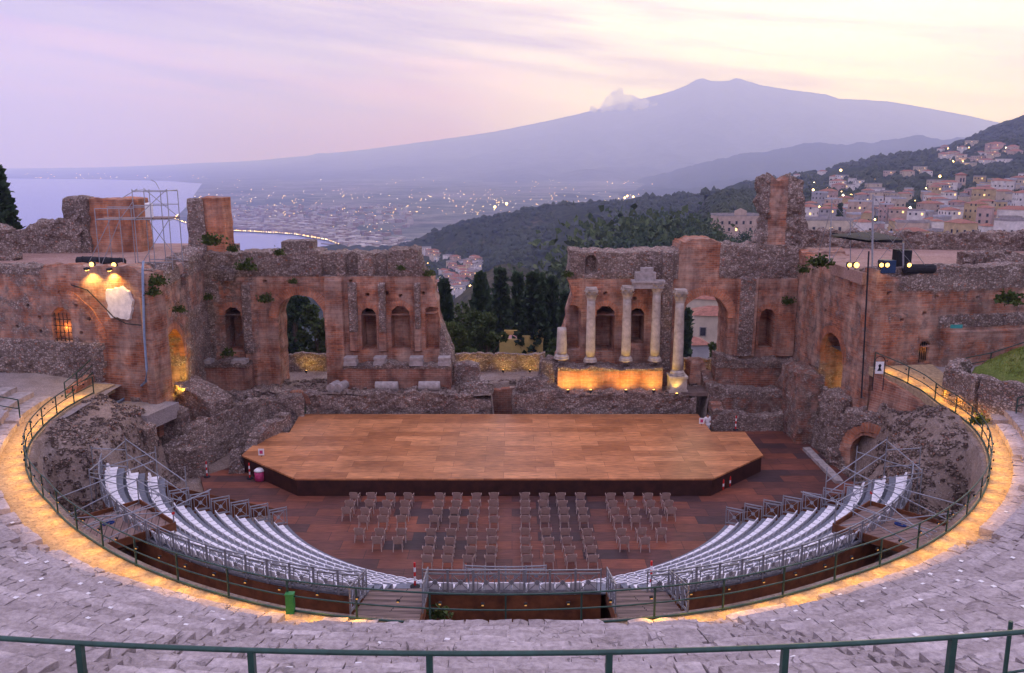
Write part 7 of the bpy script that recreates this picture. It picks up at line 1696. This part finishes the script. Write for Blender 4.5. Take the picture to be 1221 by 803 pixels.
def plant_trees():
    def put(kind, px, ptop, Y, wpx, label, seed, mat='leaf_mid', n=2600, dz=0, name=None):
        p = at(px, ptop, Y); z = gz(p.x, Y) - .5 + dz; h = p.z - z; w = wpx / (F_PX / Y) * 1.0
        tree(kind, (p.x, Y, z), h, w, label, seed, None, mat, n, name)
    put('cypress', 530, 338, 96, 20, 'small pointed cypress beside the ragged edge of the left scene wall', 1, 'leaf_dark', 2400)
    put('cypress', 573, 331, 104, 36, 'broad dark cypress left of the gap, with a split top', 2, 'leaf_dark', 4200)
    put('conifer', 597, 322, 118, 46, 'open branched conifer standing between the dark cypresses', 3, 'leaf_dark', 3600, name='araucaria')
    put('cypress', 618, 331, 122, 20, 'slim cypress just right of the open branched conifer', 4, 'leaf_dark', 2200)
    put('conifer', 636, 327, 110, 62, 'massive dark conifer filling the right of the gap', 5, 'leaf_dark', 6000, name='araucaria')
    put('cypress', 658, 336, 112, 18, 'tall narrow cypress close to the right scene wall', 6, 'leaf_dark', 2600)
    put('cypress', 645, 333, 126, 16, 'narrow cypress behind the massive conifer', 7, 'leaf_dark', 2000)
    put('cypress', 673, 352, 104, 16, 'low cypress half hidden by the right scene wall', 8, 'leaf_dark', 2000)
    put('round_tree', 552, 366, 92, 74, 'spreading evergreen with bare grey limbs left of the yellow villa', 9, 'leaf_mid', 6000, name='evergreen_oak')
    put('round_tree', 580, 374, 88, 44, 'rounded green tree in the middle of the gap', 10, 'leaf_mid', 4200, name='evergreen_oak')
    put('round_tree', 535, 386, 84, 40, 'bright green bush tree hugging the left scene wall', 11, 'leaf_olive', 3200, name='bush_tree')
    put('round_tree', 566, 416, 82, 46, 'low olive green shrub above the lit garden wall', 12, 'leaf_mid', 3600, name='shrub')
    put('round_tree', 650, 424, 84, 26, 'low green shrub under the yellow villa at the right', 13, 'leaf_olive', 3000, name='shrub')
    put('round_tree', 665, 404, 88, 30, 'green shrub beside the broken column stump', 14, 'leaf_mid', 2200, name='shrub')
    put('round_tree', 612, 352, 138, 50, 'dark tree behind the yellow villa', 15, 'leaf_dark', 3200, name='evergreen_oak')
    put('round_tree', 350, 348, 90, 50, 'dense dark tree filling the left half of the left archway', 16, 'leaf_dark', 5200, name='evergreen_oak')
    put('round_tree', 378, 362, 84, 40, 'green leafy tree filling the right half of the left archway', 17, 'leaf_mid', 5000, name='evergreen_oak')
    put('cypress', 342, 340, 100, 30, 'tall cypress seen through the left archway', 18, 'leaf_dark', 2600)
    put('cypress', 818, 372, 120, 18, 'dark cypress seen through the right archway', 19, 'leaf_dark', 1800)
    put('round_tree', 826, 424, 95, 26, 'green shrub at the foot of the right archway', 20, 'leaf_mid', 1600, name='shrub')
    put('round_tree', 851, 404, 110, 16, 'small olive tree by the right jamb of the right archway', 21, 'leaf_olive', 1200, name='olive_tree')
    # dark pine at the left edge
    p = at(2, 200, 72); tree('conifer', (p.x - .6, 72, 8.5), p.z - 8.5, 4.6, 'dark pine reaching in at the left edge of the view', 30, None, 'leaf_dark', 4600, name='pine_tree')
    # trees round the hotel and in the town
    rng = random.Random(77); labs = ['dark', 'bushy', 'tall', 'broad', 'low']
    spots = [(752, 264, 380), (768, 258, 400), (784, 255, 430), (800, 262, 360), (815, 257, 420), (830, 262, 390), (842, 268, 350), (792, 272, 330), (770, 275, 320), (862, 278, 330), (880, 280, 320), (895, 276, 340), (848, 256, 470), (905, 262, 460), (822, 272, 320), (745, 272, 350)]
    for k, (px, py, Y) in enumerate(spots):
        p = at(px, py, Y); z = gz(p.x, Y) - 1; h = max(6, p.z - z); tree('round_tree', (p.x, Y, z), h, h * rng.uniform(.75, 1.1), f'{labs[k % 5]} evergreen near the pink hotel, {"left of it" if px < 850 else "before it" if Y < 400 else "behind it"}', 200 + k, 'trees round the pink hotel', 'leaf_dark' if k % 3 else 'leaf_mid', 2600, 'hotel_tree')
    for k, (px, py, Y) in enumerate(((1105, 296, 300), (1098, 290, 310), (1030, 262, 470), (1045, 262, 450), (965, 258, 520), (1180, 222, 700), (1192, 219, 720), (1205, 216, 720), (1216, 214, 700), (1165, 228, 690), (1212, 226, 640), (1000, 268, 430), (1150, 262, 430), (1080, 250, 520), (972, 262, 470), (1060, 290, 330))):
        p = at(px, py, Y); z = gz(p.x, Y) - 1; h = max(7, p.z - z); tree('round_tree', (p.x, Y, z), h, h * 1.0, f'{["dark round", "bushy green"][k % 2]} tree among the roofs of the hill town, {"right part" if px > 1130 else "middle part" if px > 1050 else "left part"}', 300 + k, 'trees among the roofs', 'leaf_dark', 1800, 'garden_tree')
    p = at(1002, 243, 420); z = gz(p.x, 420); tree('conifer', (p.x, 420, z), p.z - z, 7, 'tall araucaria rising above the left roofs of the hill town', 330, None, 'leaf_dark', 1200, 'araucaria')
plant_trees()
def tuft(P, s, label, seed, mat='leaf_tuft', droop=False):
    rng = random.Random(seed); t = thing('wall_plant', label, 'plant', tuple(P))
    def fn(r): v = Vector((r.gauss(0, .4), r.gauss(0, .3) - .15, abs(r.gauss(0, .4)) * (-1 if droop else 1))) * s; return v, Vector((v.x, v.y - .3, .4))
    vs, fs = leaf_cloud(rng, 260, fn, s * .28); np_mesh('leaves', vs, fs, M[mat], t, smooth=False)
for k, (px, py, Y, s, lb) in enumerate(((254, 292, 60.6, .75, 'green bush at the foot of the broken brick pier'), (278, 300, 64.6, .5, 'green tuft on the wall top right of the brick pier'), (294, 322, 64.3, .7, 'dark bush in a notch of the left scene wall'), (318, 360, 64.4, .6, 'dry bush hanging left of the big left arch'), (249, 357, 64.3, .4, 'small tuft in the corner of left tower and scene wall'), (272, 424, 62.9, .5, 'grass tuft on the dark podium left'), (333, 304, 64.5, .45, 'green tuft left of the attic block'), (512, 329, 64.6, .5, 'dry orange tuft on the ragged end of the left scene wall'), (677, 330, 64.6, .45, 'green tuft on the ragged end of the right scene wall'), (976, 318, 58.5, .8, 'green bush on top of the right tower side wall'), (939, 362, 64.5, .5, 'green tuft in the corner of the right scene wall'), (958, 325, 62, .45, 'small tuft high in the right corner'), (1200, 362, 53.2, .8, 'green shrub growing on the right tower wall'), (190, 340, 52.9, .6, 'green tuft on the broken corner of the left tower'), (183, 352, 52.8, .5, 'lower tuft on the broken corner of the left tower'), (215, 372, 55, .4, 'tuft on the side wall of the left tower'), (350, 338, 64.4, .35, 'small tuft over the left arch'), (478, 322, 64.4, .35, 'small tuft under the crenels of the left scene wall'), (1165, 505, 45, .5, 'little weed beside the lit ring walk'), (35, 695, 29, .35, 'weed between the stone seats at the lower left'), (525, 737, 25.5, .4, 'pale weed behind the ring railing'))):
    p = at(px, py, Y); tuft(p, s, lb, 500 + k, 'leaf_tuft' if k not in (3, 7) else 'leaf_olive')
# ---- steam drifting from the volcano
def steam():
    m = bpy.data.materials.new('steam'); m.use_nodes = True; nt = m.node_tree; nt.nodes.clear(); v = nt.nodes.new('ShaderNodeVolumeScatter'); v.inputs['Color'].default_value = (1, .97, .97, 1); v.inputs['Anisotropy'].default_value = .3
    no = tex(nt, 'Noise', coord(nt), Scale=.0045, Detail=4, Roughness=.6); d = ramp(nt, [(.40, (0, 0, 0)), (.66, (.022,) * 3)], no.outputs['Fac']); nt.links.new(d, v.inputs['Density'])
    o = nt.nodes.new('ShaderNodeOutputMaterial'); nt.links.new(v.outputs[0], o.inputs['Volume'])
    rng = random.Random(6); M_ = MB()
    bm = bmesh.new()
    for px, py, s in ((734, 114, 130), (738, 110, 110), (736, 118, 170), (748, 119, 190), (757, 122, 170), (729, 123, 190), (768, 124, 150), (719, 127, 150), (742, 124, 230), (779, 126, 120), (760, 127, 170), (708, 130, 110)):
        p = at(px, py, 19000); r = bmesh.ops.create_icosphere(bm, subdivisions=3, radius=s * .75)
        for vv in r['verts']:
            n = float(fbm(vv.co.x * .008 + px, vv.co.y * .008, vv.co.z * .008, 3, 9)); vv.co *= 1 + .55 * n; vv.co.x *= 1.25; vv.co += p
    me = bpy.data.meshes.new('steam_plume'); bm.to_mesh(me); bm.free(); me.materials.append(m); o = bpy.data.objects.new('steam_plume', me); COL.objects.link(o); tag(o, 'white steam plume drifting off the left shoulder of the volcano', 'steam', kind='stuff')
steam()
def scatter_stones():
    rng = random.Random(91); vs = []; fs = []
    def add(p, s):
        n = len(vs)
        for x, y, zz in ((-1, -1, -1), (1, -1, -1), (1, 1, -1), (-1, 1, -1), (-.7, -.8, 1), (.8, -.6, 1), (.6, .8, 1), (-.8, .7, 1)):
            vs.append((p.x + s * x * rng.uniform(.6, 1.3), p.y + s * y * rng.uniform(.6, 1.3), p.z + s * zz * rng.uniform(.4, .9)))
        fs.extend([tuple(n + i for i in f) for f in ((4, 5, 6, 7), (0, 1, 5, 4), (1, 2, 6, 5), (2, 3, 7, 6), (3, 0, 4, 7))])
    bpy.context.view_layer.update(); dg = bpy.context.evaluated_depsgraph_get()
    k = 0
    for _ in range(5200):
        sgn = rng.choice((-1, 1)); d = rng.uniform(60, 97) * sgn; r = rng.uniform(19.8, 25)
        if float(fbm(d * .12, r * .8, 0, 3, 44)) < -.05 + rng.uniform(-.2, .2): continue
        q = pol(r, d); ok, loc, nor, i, ob, mx = SC.ray_cast(dg, Vector((q.x, q.y, 8)), Vector((0, 0, -1)), distance=9)
        if not ok or ob.name not in ('rubble_bank', 'podium_ground', 'ruin_ground'): continue
        add(loc + Vector((0, 0, .02)), rng.choice([.03, .04, .06, .08, .11, .17]) * rng.uniform(.7, 1.2)); k += 1
    for _ in range(2600):
        x, y = rng.uniform(-23, 22), rng.uniform(61.5, 68)
        ok, loc, nor, i, ob, mx = SC.ray_cast(dg, Vector((x, y, 2.6 + rng.random())), Vector((0, 0, -1)), distance=4)
        if not ok or ob.name not in ('podium_ground', 'wall'): continue
        if nor.z > .5: add(loc, rng.choice([.06, .09, .14, .2]) * rng.uniform(.7, 1.2))
    tag(np_mesh('loose_rubble', vs, fs, M['rubble_small'], smooth=False), 'loose stones strewn over the earth banks and the low ruins', 'rubble', kind='stuff')
scatter_stones()
